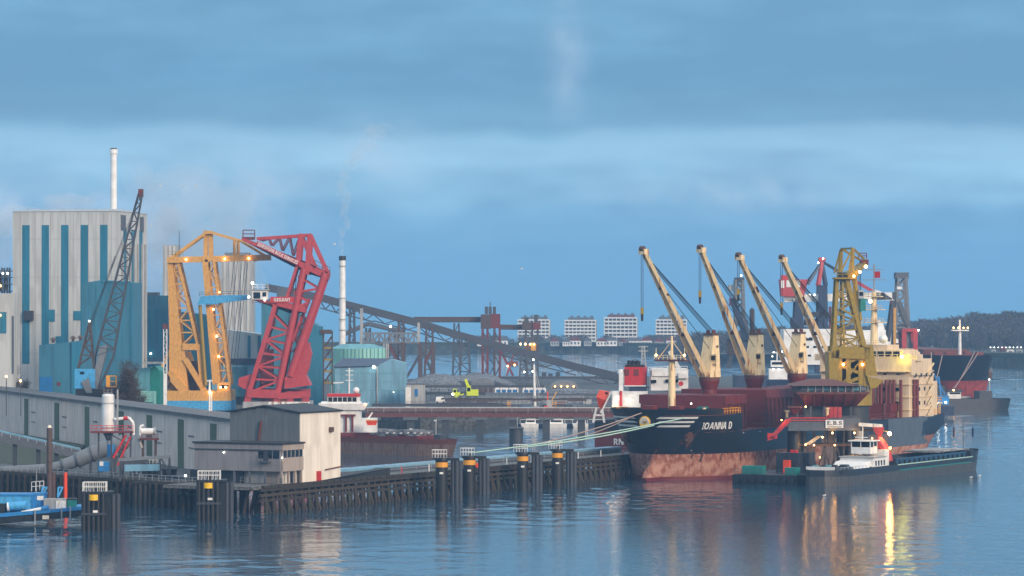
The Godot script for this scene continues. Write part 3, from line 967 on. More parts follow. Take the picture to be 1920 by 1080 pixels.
func conveyors() -> void:
	gallery("conveyor_gallery", "long dark inclined conveyor gallery descending to the water behind the tank", M.steel, [[498, 537], [600, 556, 14], [640, 567, 14], [700, 582, 12], [785, 604, 12], [850, 624, 10], [920, 643, 10], [1000, 665, 10], [1080, 686, 14], [1165, 706, 14]], 1500.0, 15.0, [[805, 612, 9, "steel_brown"], [872, 634, 10, "steel"], [660, 575, 6, "steel"], [982, 664, 8, "steel"], [752, 600, 7, "steel_brown"]], 712.0)
	for a in [[733, 612, 0.7], [1000, 674, 0.5], [999, 696, 0.6], [983, 697, 0.5]]:
		lamp("cold", q(a[0], a[1], 5), a[2])
	tube("end_drum", M.light_grey, q(1163, 695, 0), q(1163, 720, 0), 2.2)
	gallery("conveyor_gallery", "level dark conveyor gallery running to the dark red transfer tower", M.steel_brown, [[776, 598], [905, 598, 12]], 1570.0, 11.0, [[856, 606, 7, "steel"]], 708.0)
	gallery("conveyor_gallery", "short brown gallery between the two dark red transfer towers", M.steel_brown, [[936, 612], [1003, 613]], 1570.0, 10.0, [], 708.0)
	gallery("conveyor_gallery", "low curved conveyor rising behind the chimney to the lit tower", M.mid_grey, [[640, 628], [690, 606], [760, 622, 10]], 1560.0, 9.0, [[735, 618, 8, "steel"], [690, 615, 6, "steel"]], 708.0)
	T("transfer_tower", "larger dark red transfer tower with rooftop machinery above the conveyors", "tower", G(922, 1565, 4.5), 0.0, "transfer towers")
	box("tower_house", M.dark_red, q(929, 602, 0), Vector3(sc(18), sc(27), 9))
	box("tower_annex", M.steel_brown, q(911, 603, 1), Vector3(sc(19), sc(27), 8))
	for x in [912, 919, 927]:
		box("rooftop_machine", M.steel, q(x, 582, 0), Vector3(sc(6), sc(14), 4))
	bar("aerial", M.steel, q(919, 580), q(919, 566), 0.4)
	for x in [905, 914, 927, 937]:
		for z in [-4.0, 4.0]:
			bar("tower_leg", M.steel_brown if x == 927 else M.dark_red, q(x, 712, z), q(x, 614, z), 1.0)
	for a in [[905, 914], [914, 927], [927, 937]]:
		zigzag("brace", M.steel, q(a[0], 708, 4), q(a[0], 620, 4), q(a[1], 708, 4), q(a[1], 620, 4), 4, 0.5)
	bar("raking_leg", M.dark_red, q(962, 704, 3), q(930, 640, 0), 1.0)
	bar("raking_leg", M.dark_red, q(950, 704, 3), q(968, 650, 0), 0.9)
	box("low_cabin", M.brown_red, q(962, 682, 0), Vector3(sc(18), sc(9), 6))
	lamp("warm", q(952, 686, 4), 0.55)
	lamp("warm", q(965, 684, 4), 0.55)
	T("transfer_tower", "smaller dark red transfer tower with lamps before the apartment block", "tower", G(1003, 1565, 4.5), 0.0, "transfer towers")
	box("tower_house", M.dark_red, q(1006, 611, 0), Vector3(sc(14), sc(13), 7))
	box("tower_annex", M.steel_brown, q(990, 611, 0), Vector3(sc(22), sc(13), 6))
	box("rooftop_machine", M.steel, q(1005, 597, 0), Vector3(sc(7), sc(14), 3))
	box("rooftop_machine", M.steel, q(987, 600, 0), Vector3(sc(8), sc(10), 3))
	for x in [986, 998, 1008]:
		for z in [-3.5, 3.5]:
			bar("tower_leg", M.steel, q(x, 712, z), q(x, 617, z), 0.9)
	zigzag("brace", M.steel, q(986, 708, 3.5), q(986, 620, 3.5), q(1008, 708, 3.5), q(1008, 620, 3.5), 6, 0.5, true)
	box("lower_floor", M.steel_brown, q(997, 652, 0), Vector3(sc(26), sc(12), 8))
	for x in [976, 985, 994, 1001]:
		lamp("warm", q(x, 645, 5), 0.6, 3.0 if x == 985 else 0.0)
	box("chute", M.yellow, q(1000, 651, 4.2), Vector3(2.2, 3.0, 1.0))
	# truss bridge and brown portal legs under the inclined conveyor
	T("truss_bridge", "pale steel truss bridge under the inclined conveyor by the tank", "bridge", G(735, 1480, 4.5))
	for z in [-3.0, 3.0]:
		bar("top_chord", M.grey, q(678, 625, z), q(787, 625, z), 0.8)
		bar("bottom_chord", M.grey, q(678, 642, z), q(787, 642, z), 0.8)
		zigzag("truss_brace", M.grey, q(678, 642, z), q(787, 642, z), q(678, 625, z), q(787, 625, z), 10, 0.55, true)
		bar("pier", M.light_grey, q(678, 645, z), q(678, 578, z), 1.0)
		bar("pier", M.light_grey, q(785, 645, z), q(785, 605, z), 1.0)
		for x in [756, 788, 812]:
			bar("portal_leg", M.steel_brown, q(x, 712, z), q(x, 642, z), 1.7)
		bar("raking_leg", M.brown_red, q(744, 676, z), q(730, 645, z), 1.1)
		bar("raking_leg", M.brown_red, q(797, 680, z), q(812, 650, z), 1.1)
		bar("raking_leg", M.steel, q(760, 712, z), q(790, 660, z), 1.0)
		bar("raking_leg", M.steel, q(816, 712, z), q(793, 660, z), 1.0)
	box("walkway", M.mid_grey, q(733, 643, 0), Vector3(sc(112), 0.6, 6))

# ---------------------------------------------------------------- plant behind the shed
func plant() -> void:
	var a := 0.15
	T("process_building", "tall grey process building with dark teal vertical stripes", "building", G(223, 1000.0, 4.0), -a)
	var wd := 31.6
	var dp := 32.0
	var top := H - (396 - YH) * 1000.0 / F - 4.0
	box("wall_block", M.plant_grey, Vector3(-wd / 2, top / 2, -dp / 2), Vector3(wd, top, dp))
	hexa("roof", M.light_grey, [Vector3(-wd - 0.2, top, 0.2), Vector3(0.2, top, 0.2), Vector3(0.2, top, -dp - 0.2), Vector3(-wd - 0.2, top, -dp - 0.2)], [Vector3(-wd + 3, top + 0.9, -9), Vector3(-3, top + 0.9, -9), Vector3(-3, top + 0.9, -dp + 9), Vector3(-wd + 3, top + 0.9, -dp + 9)])
	for k in 5:
		var x := -wd + sc(41 - 22) * 1.02 + k * sc(37.4) * 1.01
		box("stripe_panel", M.teal, Vector3(x + 1.0, top - 3.9 - 20.0, 0.06), Vector3(2.15, 40.0, 0.12))
	for k in 13:
		box("wall_seam", M.light_grey, Vector3(-wd + (k + 1) * wd / 14.0, top / 2, 0.03), Vector3(0.10, top - 0.6, 0.06))
	for k in 5:
		box("wall_seam", M.light_grey, Vector3(-wd / 2, 9.0 + k * 11.0, 0.02), Vector3(wd - 0.4, 0.12, 0.05))
	for k in 3:
		box("stripe_panel", M.teal, Vector3(0.06, top - 5 - 20.0, -6.5 - k * 9.0), Vector3(0.12, 40.0, 3.4))
	for k in 7:
		box("side_pipe", M.light_grey, Vector3(0.35, top / 2 - 4, -3.2 - k * 4.3), Vector3(0.4, top - 10, 0.5))
	box("louvre", M.mid_grey, Vector3(0.1, top - 3.2, -4.5), Vector3(0.2, 4.4, 5.0))
	box("louvre", M.mid_grey, Vector3(0.1, top - 3.2, -25.5), Vector3(0.2, 4.4, 4.0))
	box("panel", M.teal, Vector3(-wd + 11.3, top - 30, 0.12), Vector3(2.6, 3.4, 0.2))
	box("panel", M.teal, Vector3(-wd + 19.4, top - 30, 0.12), Vector3(2.4, 2.6, 0.2))
	box("vent_box", M.dark_grey, Vector3(-wd + 5.0, top - 30, 0.7), Vector3(2.6, 2.8, 1.4))
	box("panel", M.teal, Vector3(-wd + 14, top - 37, 0.12), Vector3(2.2, 2.0, 0.2))
	T("chimney", "white cylindrical chimney rising behind the striped building", "chimney", G(213, 1020.0, 4.0), 0.0, "chimneys")
	tube("stack", M.white, q(213, 786), q(213, 281), 1.05, 0.95)
	tube("collar", M.white, q(213, 288), q(213, 280), 1.2)
	tube("rim", M.mid_grey, q(213, 280), q(213, 277.5), 0.95)
	T("teal_annex", "tall teal corrugated annex in front of the striped building", "building", G(200, 955.0, 4.0), -0.1, "teal plant buildings")
	prism("wall_block", M.teal_wall, [q(153, 786), q(247, 786), q(247, 530), q(190, 525), q(153, 531)], -14.0, 0.0)
	box("corner_trim", M.teal, q(247, 655, 0.06), Vector3(0.5, sc(250), 0.3))
	box("roof_edge", M.teal, q(218, 528.6, 0.1), Vector3(sc(56), 0.4, 0.3))
	for x in [165, 178, 191, 204, 217, 230]:
		box("wall_seam", M.teal, q(x, 655, 0.02), Vector3(0.1, sc(246), 0.05))
	T("teal_annex", "low teal building with blue roller door and roof vents", "building", G(113, 905.0, 4.0), -0.06, "teal plant buildings")
	prism("wall_block", M.teal_wall, [q(73, 782), q(155, 782), q(155, 638), q(135, 641), q(73, 647)], -14.0, 0.0)
	prism("side_wall", M.teal, [q(135, 782), q(152, 782), q(152, 640), q(135, 641)], 0.0, 0.6)
	box("roller_door", M.blue_door, q(86, 722, 0.1), Vector3(sc(24), sc(31), 0.2))
	box("notice", M.dark_red, q(110, 720, 0.05), Vector3(0.9, 0.9, 0.1))
	for a2 in [[94, 636], [132, 633], [146, 632]]:
		tube("roof_vent", M.steel_brown, q(a2[0], 643, -4), q(a2[0], a2[1], -4), 0.4)
		tube("vent_cowl", M.steel_brown, q(a2[0], a2[1] + 2, -4), q(a2[0], a2[1] - 3, -4), 0.95, 0.3)
	T("teal_annex", "broad dark teal hall beside the yellow crane", "building", G(290, 1125.0, 4.5), 0.0, "teal plant buildings")
	prism("wall_block", M.teal, [q(246, 786), q(388, 786), q(388, 590), q(320, 583), q(258, 577), q(246, 577)], -18.0, 0.0)
	box("upper_block", M.teal_wall, q(284, 568, -7), Vector3(sc(60), sc(28), 10))
	box("roof_plant", M.mid_grey, q(272, 551, -7), Vector3(sc(44), sc(6), 6))
	tube("downpipe", M.light_grey, q(256, 720, 0.4), q(256, 560, 0.4), 0.2)
	for x in [275, 292, 309, 340, 356, 372]:
		box("wall_seam", M.teal_wall, q(x, 690, 0.02), Vector3(0.1, sc(190), 0.05))
	lamp("cold", q(283, 663, 0.6), 0.4)
	T("side_hall", "grey side hall with turquoise gable between trees and yellow crane", "building", G(262, 950.0, 4.0), -0.1)
	prism("wall_block", M.teal_pale, [q(242, 786), q(282, 786), q(282, 688), q(242, 694)], -8.0, 0.0)
	prism("gable", M.green_box, [q(282, 786), q(300, 786), q(300, 695), q(291, 686), q(282, 690)], -8.0, 0.05)
	box("container", M.mint, q(276, 748, 3), Vector3(sc(38), sc(30), 4))
	box("container_band", M.green_box, q(276, 753.5, 5.03), Vector3(sc(38), 0.25, 0.06))
	box("platform", M.light_grey, q(292, 680, 3), Vector3(sc(34), 0.5, 4))
	rail(M.steel_brown, [q(278, 680, 5), q(308, 680, 5)], 1.2, 1.6)
	T("lattice_mast", "slim white lattice mast before the dark teal hall", "mast", G(310, 940.0, 4.0))
	for x in [307, 313]:
		for z in [-0.45, 0.45]:
			bar("mast_leg", M.white, q(x, 700, z), q(x, 612, z), 0.16)
	zigzag("mast_brace", M.white, q(307, 700, 0.45), q(307, 612, 0.45), q(313, 700, 0.45), q(313, 612, 0.45), 12, 0.12)
	box("mast_head", M.brown_red, q(310, 612, 0), Vector3(1.3, 1.4, 1.2))
	bar("mast_foot", M.white, q(310, 786), q(310, 700), 0.9)
	# left edge: pale building and refinery tower behind
	T("pale_building", "pale low building at the left edge with teal stripe", "building", G(4, 960.0, 4.0))
	box("wall_block", M.plant_grey, q(-20, 665, -6), Vector3(sc(92), sc(230), 12))
	box("stripe_panel", M.teal, q(6, 605, 0.05), Vector3(sc(12), sc(40), 0.1))
	tube("downpipe", M.mid_grey, q(25, 700, 0.3), q(25, 592, 0.3), 0.2)
	lamp("warm", q(1, 591, 0.6), 0.3)
	T("process_rack", "steel process rack with lamps rising at the left edge", "rack", G(8, 1080.0, 4.0))
	for x in [-4, 6, 16]:
		for z in [-2.5, 2.5]:
			bar("column", M.steel, q(x, 790, z), q(x, 502, z), 0.5)
	for y in [508, 520, 533, 546]:
		box("floor_grate", M.mid_grey, q(8, y, 0), Vector3(sc(26), 0.35, 6))
	for x in [0, 11]:
		tube("vessel", M.brown_red if x == 0 else M.grey, q(x, 545), q(x, 512), 0.8)
	for p in [[8, 513], [17, 513], [3, 536]]:
		lamp("warm" if p[0] == 3 else "cold", q(p[0], p[1], 3), 0.45)
	T("tall_silo_block", "pale mauve silo block half lost in steam behind the cranes", "building", G(446, 1290.0, 4.0))
	box("wall_block", M.light_grey, q(446, 640, 0), Vector3(sc(60), sc(320), 14))
	for x in [424, 435, 446, 457, 468]:
		box("rib", M.plant_grey, q(x, 640, 7.1), Vector3(0.9, sc(316), 0.3))
	box("head_house", M.grey, q(446, 478, 0), Vector3(sc(46), sc(8), 10))
	T("tall_silo_block", "narrow mauve silo block in steam behind the yellow crane", "building", G(322, 1290.0, 4.0))
	box("wall_block", M.light_grey, q(322, 640, 0), Vector3(sc(26), sc(360), 14))
	for x in [314, 322, 330]:
		box("rib", M.plant_grey, q(x, 640, 7.1), Vector3(0.9, sc(356), 0.3))
	T("grey_hall", "pale grey hall with two teal stripes between the big cranes", "building", G(460, 1180.0, 4.0))
	prism("wall_block", M.plant_grey, [q(388, 790), q(500, 790), q(500, 628), q(425, 618), q(388, 620)], -16.0, 0.0)
	for x in [467, 486]:
		box("stripe_panel", M.teal, q(x, 650, 0.06), Vector3(sc(6), sc(42), 0.12))
	box("lower_roof", M.navy, q(450, 677, 3), Vector3(sc(110), sc(10), 8))
	box("lower_wall", M.pale_blue, q(450, 712, 3), Vector3(sc(108), sc(60), 7))
	box("lower_wall_stripe", M.teal_wall, q(447, 715, 6.6), Vector3(sc(40), sc(55), 0.2))
	# tall teal block with stair tower
	T("teal_annex", "tall teal tower block with yellow stairs behind the red crane", "building", G(578, 1160.0, 4.0), 0.0, "teal plant buildings")
	prism("wall_block", M.teal_wall, [q(490, 790), q(600, 790), q(600, 613), q(520, 560), q(490, 560)], -16.0, 0.0)
	prism("front_block", M.teal, [q(577, 790), q(606, 790), q(606, 612), q(577, 609)], 0.0, 4.0)
	for y in [652, 674, 696, 717]:
		box("stair_landing", M.ochre, q(616, y, 2), Vector3(sc(17), 0.6, 4))
		bar("stair_flight", M.steel_brown, q(609, y, 3.5), q(623, y - 21, 3.5), 0.6)
	for x in [608, 624]:
		bar("stair_post", M.steel_brown, q(x, 780, 3.9), q(x, 620, 3.9), 0.45)
	box("stair_head", M.steel_brown, q(612, 622, 2), Vector3(sc(20), sc(8), 5))
	T("dark_ore_chute", "dark sloping chute head behind the top of red crane", "conveyor", G(545, 1480.0, 4.5))
	bar("chute", M.mid_grey, q(520, 548), q(560, 552), 5.0, 5.0)
	bar("leg", M.steel, q(530, 712), q(530, 552), 1.0)

func tree(px: float, d: float, h: float, spread: float, sd: int, label: String) -> void:
	# a leafless tree: trunk, limbs and a haze of twigs
	T("bare_tree", label, "tree", G(px, d, 4.0), 0.0, "bare trees beside the plant")
	var r := RandomNumberGenerator.new()
	r.seed = sd
	tube("trunk", M.bark, Vector3.ZERO, Vector3(0, h * 0.4, 0), h * 0.022, h * 0.013)
	var st := SurfaceTool.new()
	st.begin(Mesh.PRIMITIVE_TRIANGLES)
	st.set_smooth_group(-1)
	for k in 16:
		var a := r.randf() * TAU
		var lo := Vector3(0, h * r.randf_range(0.15, 0.4), 0)
		var hi := Vector3(cos(a) * spread * r.randf_range(0.15, 0.75), h * r.randf_range(0.55, 0.98), sin(a) * spread * r.randf_range(0.15, 0.75))
		bar("limb", M.bark, lo, hi, h * 0.010)
		for j in 420:
			var t := r.randf_range(0.25, 1.05)
			var c := lo.lerp(hi, t) + Vector3(r.randfn(), r.randfn() * 0.6, r.randfn()) * h * 0.035
			var dir := (Vector3(cos(a) * 0.5, 0.8, sin(a) * 0.5) + Vector3(r.randf_range(-2.0, 2.0), r.randf_range(-1.0, 1.0), r.randf_range(-2.0, 2.0))).normalized()
			var len := h * r.randf_range(0.03, 0.10)
			var side := dir.cross(Vector3(r.randf() - 0.5, r.randf() - 0.5, r.randf() - 0.5)).normalized() * 0.06
			face(st, [c - side, c + side, c + dir * len], Vector3.BACK)
	st.generate_normals()
	mi("crown", st.commit(), M.twig)

# ---------------------------------------------------------------- depot quay
func mound(called: String, label: String, cat: String, m: Material, px: float, d: float, w: float, h: float, deep: float, sd: int) -> void:
	T(called, label, cat, G(px, d, 4.5))
	var n := FastNoiseLite.new()
	n.seed = sd
	n.frequency = 0.06
	var st := SurfaceTool.new()
	st.begin(Mesh.PRIMITIVE_TRIANGLES)
	var g := []
	for j in 13:
		for i in 25:
			var x := lerpf(-1, 1, i / 24.0)
			var z := lerpf(-1, 1, j / 12.0)
			var e := clampf((1.0 - maxf(absf(x), absf(z))) * 2.2, 0.0, 1.0)
			g.append(Vector3(x * w, e * h * (0.8 + 0.5 * n.get_noise_2d(x * w, z * deep)), z * deep))
	for j in 12:
		for i in 24:
			var a := j * 25 + i
			face(st, [g[a], g[a + 1], g[a + 26]], Vector3.UP)
			face(st, [g[a], g[a + 26], g[a + 25]], Vector3.UP)
	st.generate_normals()
	mi("heap", st.commit(), m)

func depot() -> void:
	T("chimney", "slender pale chimney with black cap beside the tank", "chimney", G(642, 1260.0, 4.0), 0.0, "chimneys")
	tube("stack", M.white, q(642, 770), q(642, 488), 1.25, 1.1)
	tube("cap", M.black, q(642, 488), q(642, 480), 1.3)
	for y in [500, 560, 600, 620]:
		tube("band", M.light_grey, q(642, y), q(642, y - 2), 1.38)
	T("storage_tank", "round turquoise storage tank with domed roof", "tank", G(672, 1215.0, 4.5))
	tube("tank_shell", M.mint, q(672, 760), q(672, 653), sc(54))
	tube("dome", M.teal_pale, q(672, 653), q(672, 645), sc(54), sc(30))
	for k in 16:
		var x := 620 + k * 7.0
		box("shell_rib", M.teal_pale, q(x, 664, sqrt(maxf(0.0, pow(sc(54), 2) - pow(sc(x - 672), 2))) + 0.1), Vector3(0.25, sc(22), 0.2))
	box("roof_box", M.mid_grey, q(708, 646, 0), Vector3(2, 2.4, 2))
	for x in [720, 725, 728]:
		tube("standpipe", M.light_grey, q(x, 760, 3), q(x, 644, 3), 0.3)
	T("warehouse", "pale blue gabled warehouse with navy roof in front of the tank", "warehouse", G(706, 1120.0, 4.5))
	var hh := q(0, 686).y
	prism("side_wall", M.pale_blue, [q(628, 768), q(706, 768), q(706, 686), q(628, 688)], -10.0, 0.0)
	prism("gable_wall", M.pale_blue, [q(706, 768), q(762, 768), q(762, 681), q(733, 673), q(706, 686)], -10.0, -0.3)
	hexa("roof", M.navy, [q(624, 689, 0.5), q(708, 687, 0.5), q(735, 674, -9), q(640, 674, -9)], [q(624, 687.5, 0.5), q(708, 685.5, 0.5), q(735, 672.5, -9), q(640, 672.5, -9)])
	for y in [700, 716, 732]:
		box("cladding_joint", M.teal_pale, q(734, y, -0.27), Vector3(sc(54), 0.15, 0.06))
		box("cladding_joint", M.teal_pale, q(667, y, 0.03), Vector3(sc(76), 0.15, 0.06))
	for x in [640, 652, 664, 676, 688, 698, 720, 734, 748]:
		box("cladding_joint", M.teal_pale, q(x, 728, 0.02 if x < 706 else -0.28), Vector3(0.12, sc(70), 0.06))
	tube("downpipe", M.light_grey, q(707, 768, 0.4), q(707, 687, 0.4), 0.2)
	lamp("cold", q(701, 688, 0.9), 0.65, 3.0)
	lamp("cold", q(738, 735, 0.4), 0.2)
	T("site_cabin", "pale grey site cabin with blue door beside the warehouse", "cabin", G(780, 1110.0, 4.5))
	box("cabin_wall", M.light_grey, q(780, 742, 0), Vector3(sc(34), sc(44), 6))
	box("cabin_side", M.white, q(766, 745, 0.6), Vector3(sc(10), sc(38), 6))
	box("door", M.blue_door, q(781, 736, 3.05), Vector3(sc(6), sc(14), 0.1))
	box("cabin_roof", M.mid_grey, q(780, 719.5, 0), Vector3(sc(36), 0.3, 6.4))
	# material heaps, tents and machines
	mound("ore_heap", "long pale grey heap at the back of the depot", "heap", M.ore, 860, 1480, 24, 5.0, 26, 1)
	mound("ore_heap", "low grey heap under the conveyor trestles", "heap", M.ore, 808, 1370, 16, 4.6, 18, 2)
	mound("coal_heap", "dark heap behind the yellow excavator", "heap", M.coal, 880, 1390, 20, 3.4, 20, 3)
	mound("coal_heap", "broad dark heap in front of the white tents", "heap", M.coal, 985, 1240, 34, 0.8, 12, 4)
	mound("sand_heap", "smooth light grey heap left of the red ship", "heap", M.ore, 1085, 1260, 16, 3.4, 12, 5)
	mound("sand_heap", "low pale spoil ridge across the quay", "heap", M.ore, 960, 1200, 30, 1.6, 6, 6)
	var tents := [[950, 732, 44, "white arched storage tent nearest the excavator"], [1002, 733, 44, "white arched storage tent beside the lamp mast"], [905, 716, 44, "grey arched storage tent under the gallery"], [1058, 722, 50, "open grey shed with warm lights inside"]]
	for t in tents:
		T("storage_tent", t[3], "tent", G(t[0], 1340.0, 4.5), 0.0, "storage sheds of the depot")
		var pts := []
		var w: float = sc(t[2]) / 2
		var h := q(0, t[1] - 8).y
		for k in 13:
			var b := PI * k / 12.0
			pts.append(Vector2(cos(b) * w, h * 0.55 + sin(b) * h * 0.45))
		pts.append(Vector2(-w, 0))
		pts.append(Vector2(w, 0))
		prism("canopy", M.white if t[1] > 725 else M.grey, pts, -10, 0)
		for k in 4:
			box("bay_opening", M.blue_door if t[1] > 725 else M.steel_brown, Vector3(lerpf(-w * 0.7, w * 0.7, k / 3.0), h * 0.25, 0.03), Vector3(w * 0.36, h * 0.46, 0.1))
		if t[0] == 1058:
			for k in 4:
				lamp("warm", Vector3(lerpf(-w * 0.7, w * 0.7, k / 3.0), h * 0.52, 0.4), 0.35)
	T("excavator", "yellow excavator with raised arm on the depot quay", "excavator", G(884, 1190.0, 4.5))
	box("track", M.black, q(884, 745, 0.9), Vector3(sc(24), 1.1, 0.8))
	box("track", M.black, q(884, 745, -1.4), Vector3(sc(24), 1.1, 0.8))
	box("upper_body", M.fluo, q(886, 736, 0), Vector3(sc(22), sc(11), 3.2))
	box("cab", M.fluo, q(879, 731, 0.9), Vector3(sc(8), sc(16), 1.5))
	box("cab_window", M.glass, q(879, 730, 1.68), Vector3(sc(6), sc(7), 0.06))
	bar("boom", M.fluo, q(880, 732), q(873, 711), 0.9)
	bar("arm", M.fluo, q(873, 711), q(879, 724), 0.6)
	box("bucket", M.steel, q(879, 726, 0), Vector3(1.2, 1.2, 1.2))
	T("wheel_loader", "small fluorescent wheel loader left of the excavator", "loader", G(858, 1190.0, 4.5))
	box("body", M.fluo, q(856, 740, 0), Vector3(sc(14), sc(9), 2.4))
	box("cab", M.fluo, q(853, 733, 0), Vector3(sc(7), sc(8), 1.8))
	box("cab_window", M.glass, q(853, 733, 0.93), Vector3(sc(5), sc(5), 0.06))
	for x in [849, 863]:
		for z in [-1.2, 1.2]:
			tube("wheel", M.black, q(x, 745, z - 0.3), q(x, 745, z + 0.3), 0.75)
	bar("lift_arm", M.fluo, q(862, 742, 0.5), q(870, 738, 0.5), 0.4)
	T("delivery_van", "white van parked on the depot road", "van", G(826, 1105.0, 4.5))
	hexa("body", M.white, [q(817, 754, 1), q(835, 754, 1), q(835, 754, -1), q(817, 754, -1)], [q(818, 744, 0.9), q(831, 744, 0.9), q(831, 744, -0.9), q(818, 744, -0.9)])
	box("window", M.glass, q(830, 747.5, 1.0), Vector3(0.8, 0.5, 0.08))
	for x in [820, 832]:
		tube("wheel", M.black, q(x, 754.5, 0.8), q(x, 754.5, 1.1), 0.35)
	T("mobile_crane", "thin white mast crane standing on the depot quay", "crane", G(1003, 1130.0, 4.5))
	box("base", M.light_grey, q(1003, 766, 0), Vector3(3.0, 1.6, 2.6))
	tube("mast", M.white, q(1003, 766), q(1001, 683), 0.55, 0.3)
	bar("stay", M.light_grey, q(1001, 684), q(1012, 752), 0.22)
	bar("stay", M.light_grey, q(1004, 690), q(1014, 735), 0.18)
	T("derrick", "small orange derrick with raised arm at the quay edge", "crane", G(1030, 1120.0, 4.5))
	bar("post", M.orange, q(1027, 768), q(1027, 734), 0.4)
	bar("arm", M.yellow, q(1028, 764), q(1044, 734), 0.35)
	box("cabin", M.light_grey, q(1030, 757, 0), Vector3(sc(10), sc(14), 2))
	box("boom_foot", M.orange, q(1024, 764, 0.6), Vector3(sc(8), sc(6), 2))
	for a in [[954, 752, "yellow bin left of the mast crane"], [1039, 752, "yellow bin right of the small derrick"]]:
		T("skip_bin", a[2], "bin", G(a[0], 1150.0, 4.5), 0.0, "yellow bins on the quay")
		taper("bin", M.amber, q(a[0], 762), Vector2(1.4, 1.4), q(a[0], 749), Vector2(1.7, 1.7))
		box("rim", M.amber, q(a[0], 748.6), Vector3(1.9, 0.2, 1.9))
	T("storage_drum", "dark cylindrical tank near the red ship's lifeboat", "tank", G(1074, 1130.0, 4.5))
	tube("drum", M.mid_grey, q(1074, 772), q(1074, 760), sc(7))
	tube("lid", M.grey, q(1074, 760), q(1074, 758.5), sc(7.4))
	for a in [[848, 706, 40], [964, 745, 62], [1040, 750, 48], [735, 752, 90], [905, 755, 90]]:
		T("stacked_pipes", ["dark rack of pipes under the far conveyor", "pale guard rail along the quay left of the mast crane", "pale guard rail right of the mast crane", "rusty pipe rack in front of the warehouse", "brown pipe stack right of the van"][[848, 964, 1040, 735, 905].find(a[0])], "pipe rack", G(a[0], 1125.0, 4.5), 0.0, "racks on the depot quay")
		for j in 4:
			tube("pipe", [M.rust_brown, M.steel, M.light_grey, M.light_grey, M.brown_red][j] if a[0] > 1000 or a[0] == 964 else M.steel_brown, q(a[0] - a[2] / 2.0, 0, 1) * Vector3(1, 0, 1) + Vector3(0, 0.4 + j * 0.7, 0), q(a[0] + a[2] / 2.0, 0, 1) * Vector3(1, 0, 1) + Vector3(0, 0.4 + j * 0.7, 0), 0.16)
		for j in 9:
			bar("rack_post", M.steel, q(a[0] - a[2] / 2.0 + a[2] * j / 8.0, 0, 1) * Vector3(1, 0, 1), q(a[0] - a[2] / 2.0 + a[2] * j / 8.0, 0, 1) * Vector3(1, 0, 1) + Vector3(0, 2.9, 0), 0.16)
	# long low conveyors and pipe racks that fill the quay
	var low := [[822, 760, 250, 1085.0, "steel", "dark belt conveyor along the quay edge behind the pipe bridge"], [960, 750, 280, 1130.0, "steel_brown", "brown belt conveyor right of the van with pale idlers"], [850, 738, 120, 1210.0, "dark_grey", "short dark conveyor behind the excavator"], [1060, 741, 150, 1200.0, "mid_grey", "grey conveyor running towards the red ship"], [905, 725, 230, 1290.0, "steel", "far dark conveyor in front of the tents"]]
	for a in low:
		T("belt_conveyor", a[5], "conveyor", G(a[0], a[3], 4.5), 0.0, "low conveyors on the quay")
		var w: float = sc(a[2])
		var hy: float = q(0, a[1]).y
		box("belt_frame", M[a[4]], Vector3(0, hy, 0), Vector3(w, 0.7, 1.6))
		box("belt", M.black, Vector3(0, hy + 0.45, 0), Vector3(w - 0.4, 0.15, 1.2))
		for k in 15:
			bar("frame_leg", M.steel, Vector3(lerpf(-w, w, k / 14.0) * 0.49, 0, 0.6), Vector3(lerpf(-w, w, k / 14.0) * 0.49, hy, 0.6), 0.22)
		rail(M.light_grey if a[0] == 960 else M.steel, [Vector3(-w * 0.48, hy + 0.4, 0.85), Vector3(w * 0.48, hy + 0.4, 0.85)], 0.9, 5.0, 0.1)
	var skips := [["rust_brown", 838, 1110.0, "rusty brown"], ["mid_grey", 905, 1160.0, "dark grey"], ["blue", 985, 1095.0, "blue"], ["dark_red", 1052, 1170.0, "dark red"], ["light_grey", 1100, 1180.0, "pale grey"]]
	for k in 5:
		T("skip_container", skips[k][3] + " open skip container standing on the depot quay", "container", G(skips[k][1], skips[k][2], 4.5), 0.2 * (k % 3), "skips scattered over the quay")
		taper("tub", M[skips[k][0]], Vector3.ZERO, Vector2(2.6, 1.8), Vector3(0, 1.7, 0), Vector2(3.4, 2.2))
		box("rim", M.steel, Vector3(0, 1.75, 0), Vector3(3.6, 0.2, 2.4))
	T("far_pier", "low dark pier with crane bases beyond the depot", "pier", G(1040, 1610.0, 0.0))
	box("pier_deck", M.steel, q(990, 709, 0), Vector3(sc(360), sc(7), 12))
	for k in 36:
		bar("pile", M.black, q(815 + k * 10.0, 733, 4), q(815 + k * 10.0, 712, 4), 1.0)
	for a in [[1020, 698], [1032, 700], [1046, 697]]:
		box("bollard_house", M.dark_grey, q(a[0], a[1] + 4, 0), Vector3(sc(8), sc(8), 5))
	T("floodlight_mast", "lamp post with bright lamp on the depot road", "lamp post", G(849, 1150.0, 4.5))
	bar("post", M.steel, q(849, 768), q(849, 741), 0.2)
	lamp("cold", q(849, 739, 0.3), 0.5, 2.0)
	# pipe bridge across the basin
	T("pipe_bridge", "long rust brown pipe bridge on concrete piers across the basin", "pipe bridge", G(930, 1027.0, 0.0))
	box("girder", M.brown_red, q(930, 778, 0), Vector3(sc(490), sc(8), 2.6))
	for k in 3:
		tube("pipe", [M.rust_brown, M.steel_brown, M.brown_red][k], q(686, 771 - k * 1.5, 0.9 - k), q(1176, 771 - k * 1.5, 0.9 - k), 0.34)
	tube("pipe", M.light_grey, q(686, 765, -1.2), q(1176, 765, -1.2), 0.25)
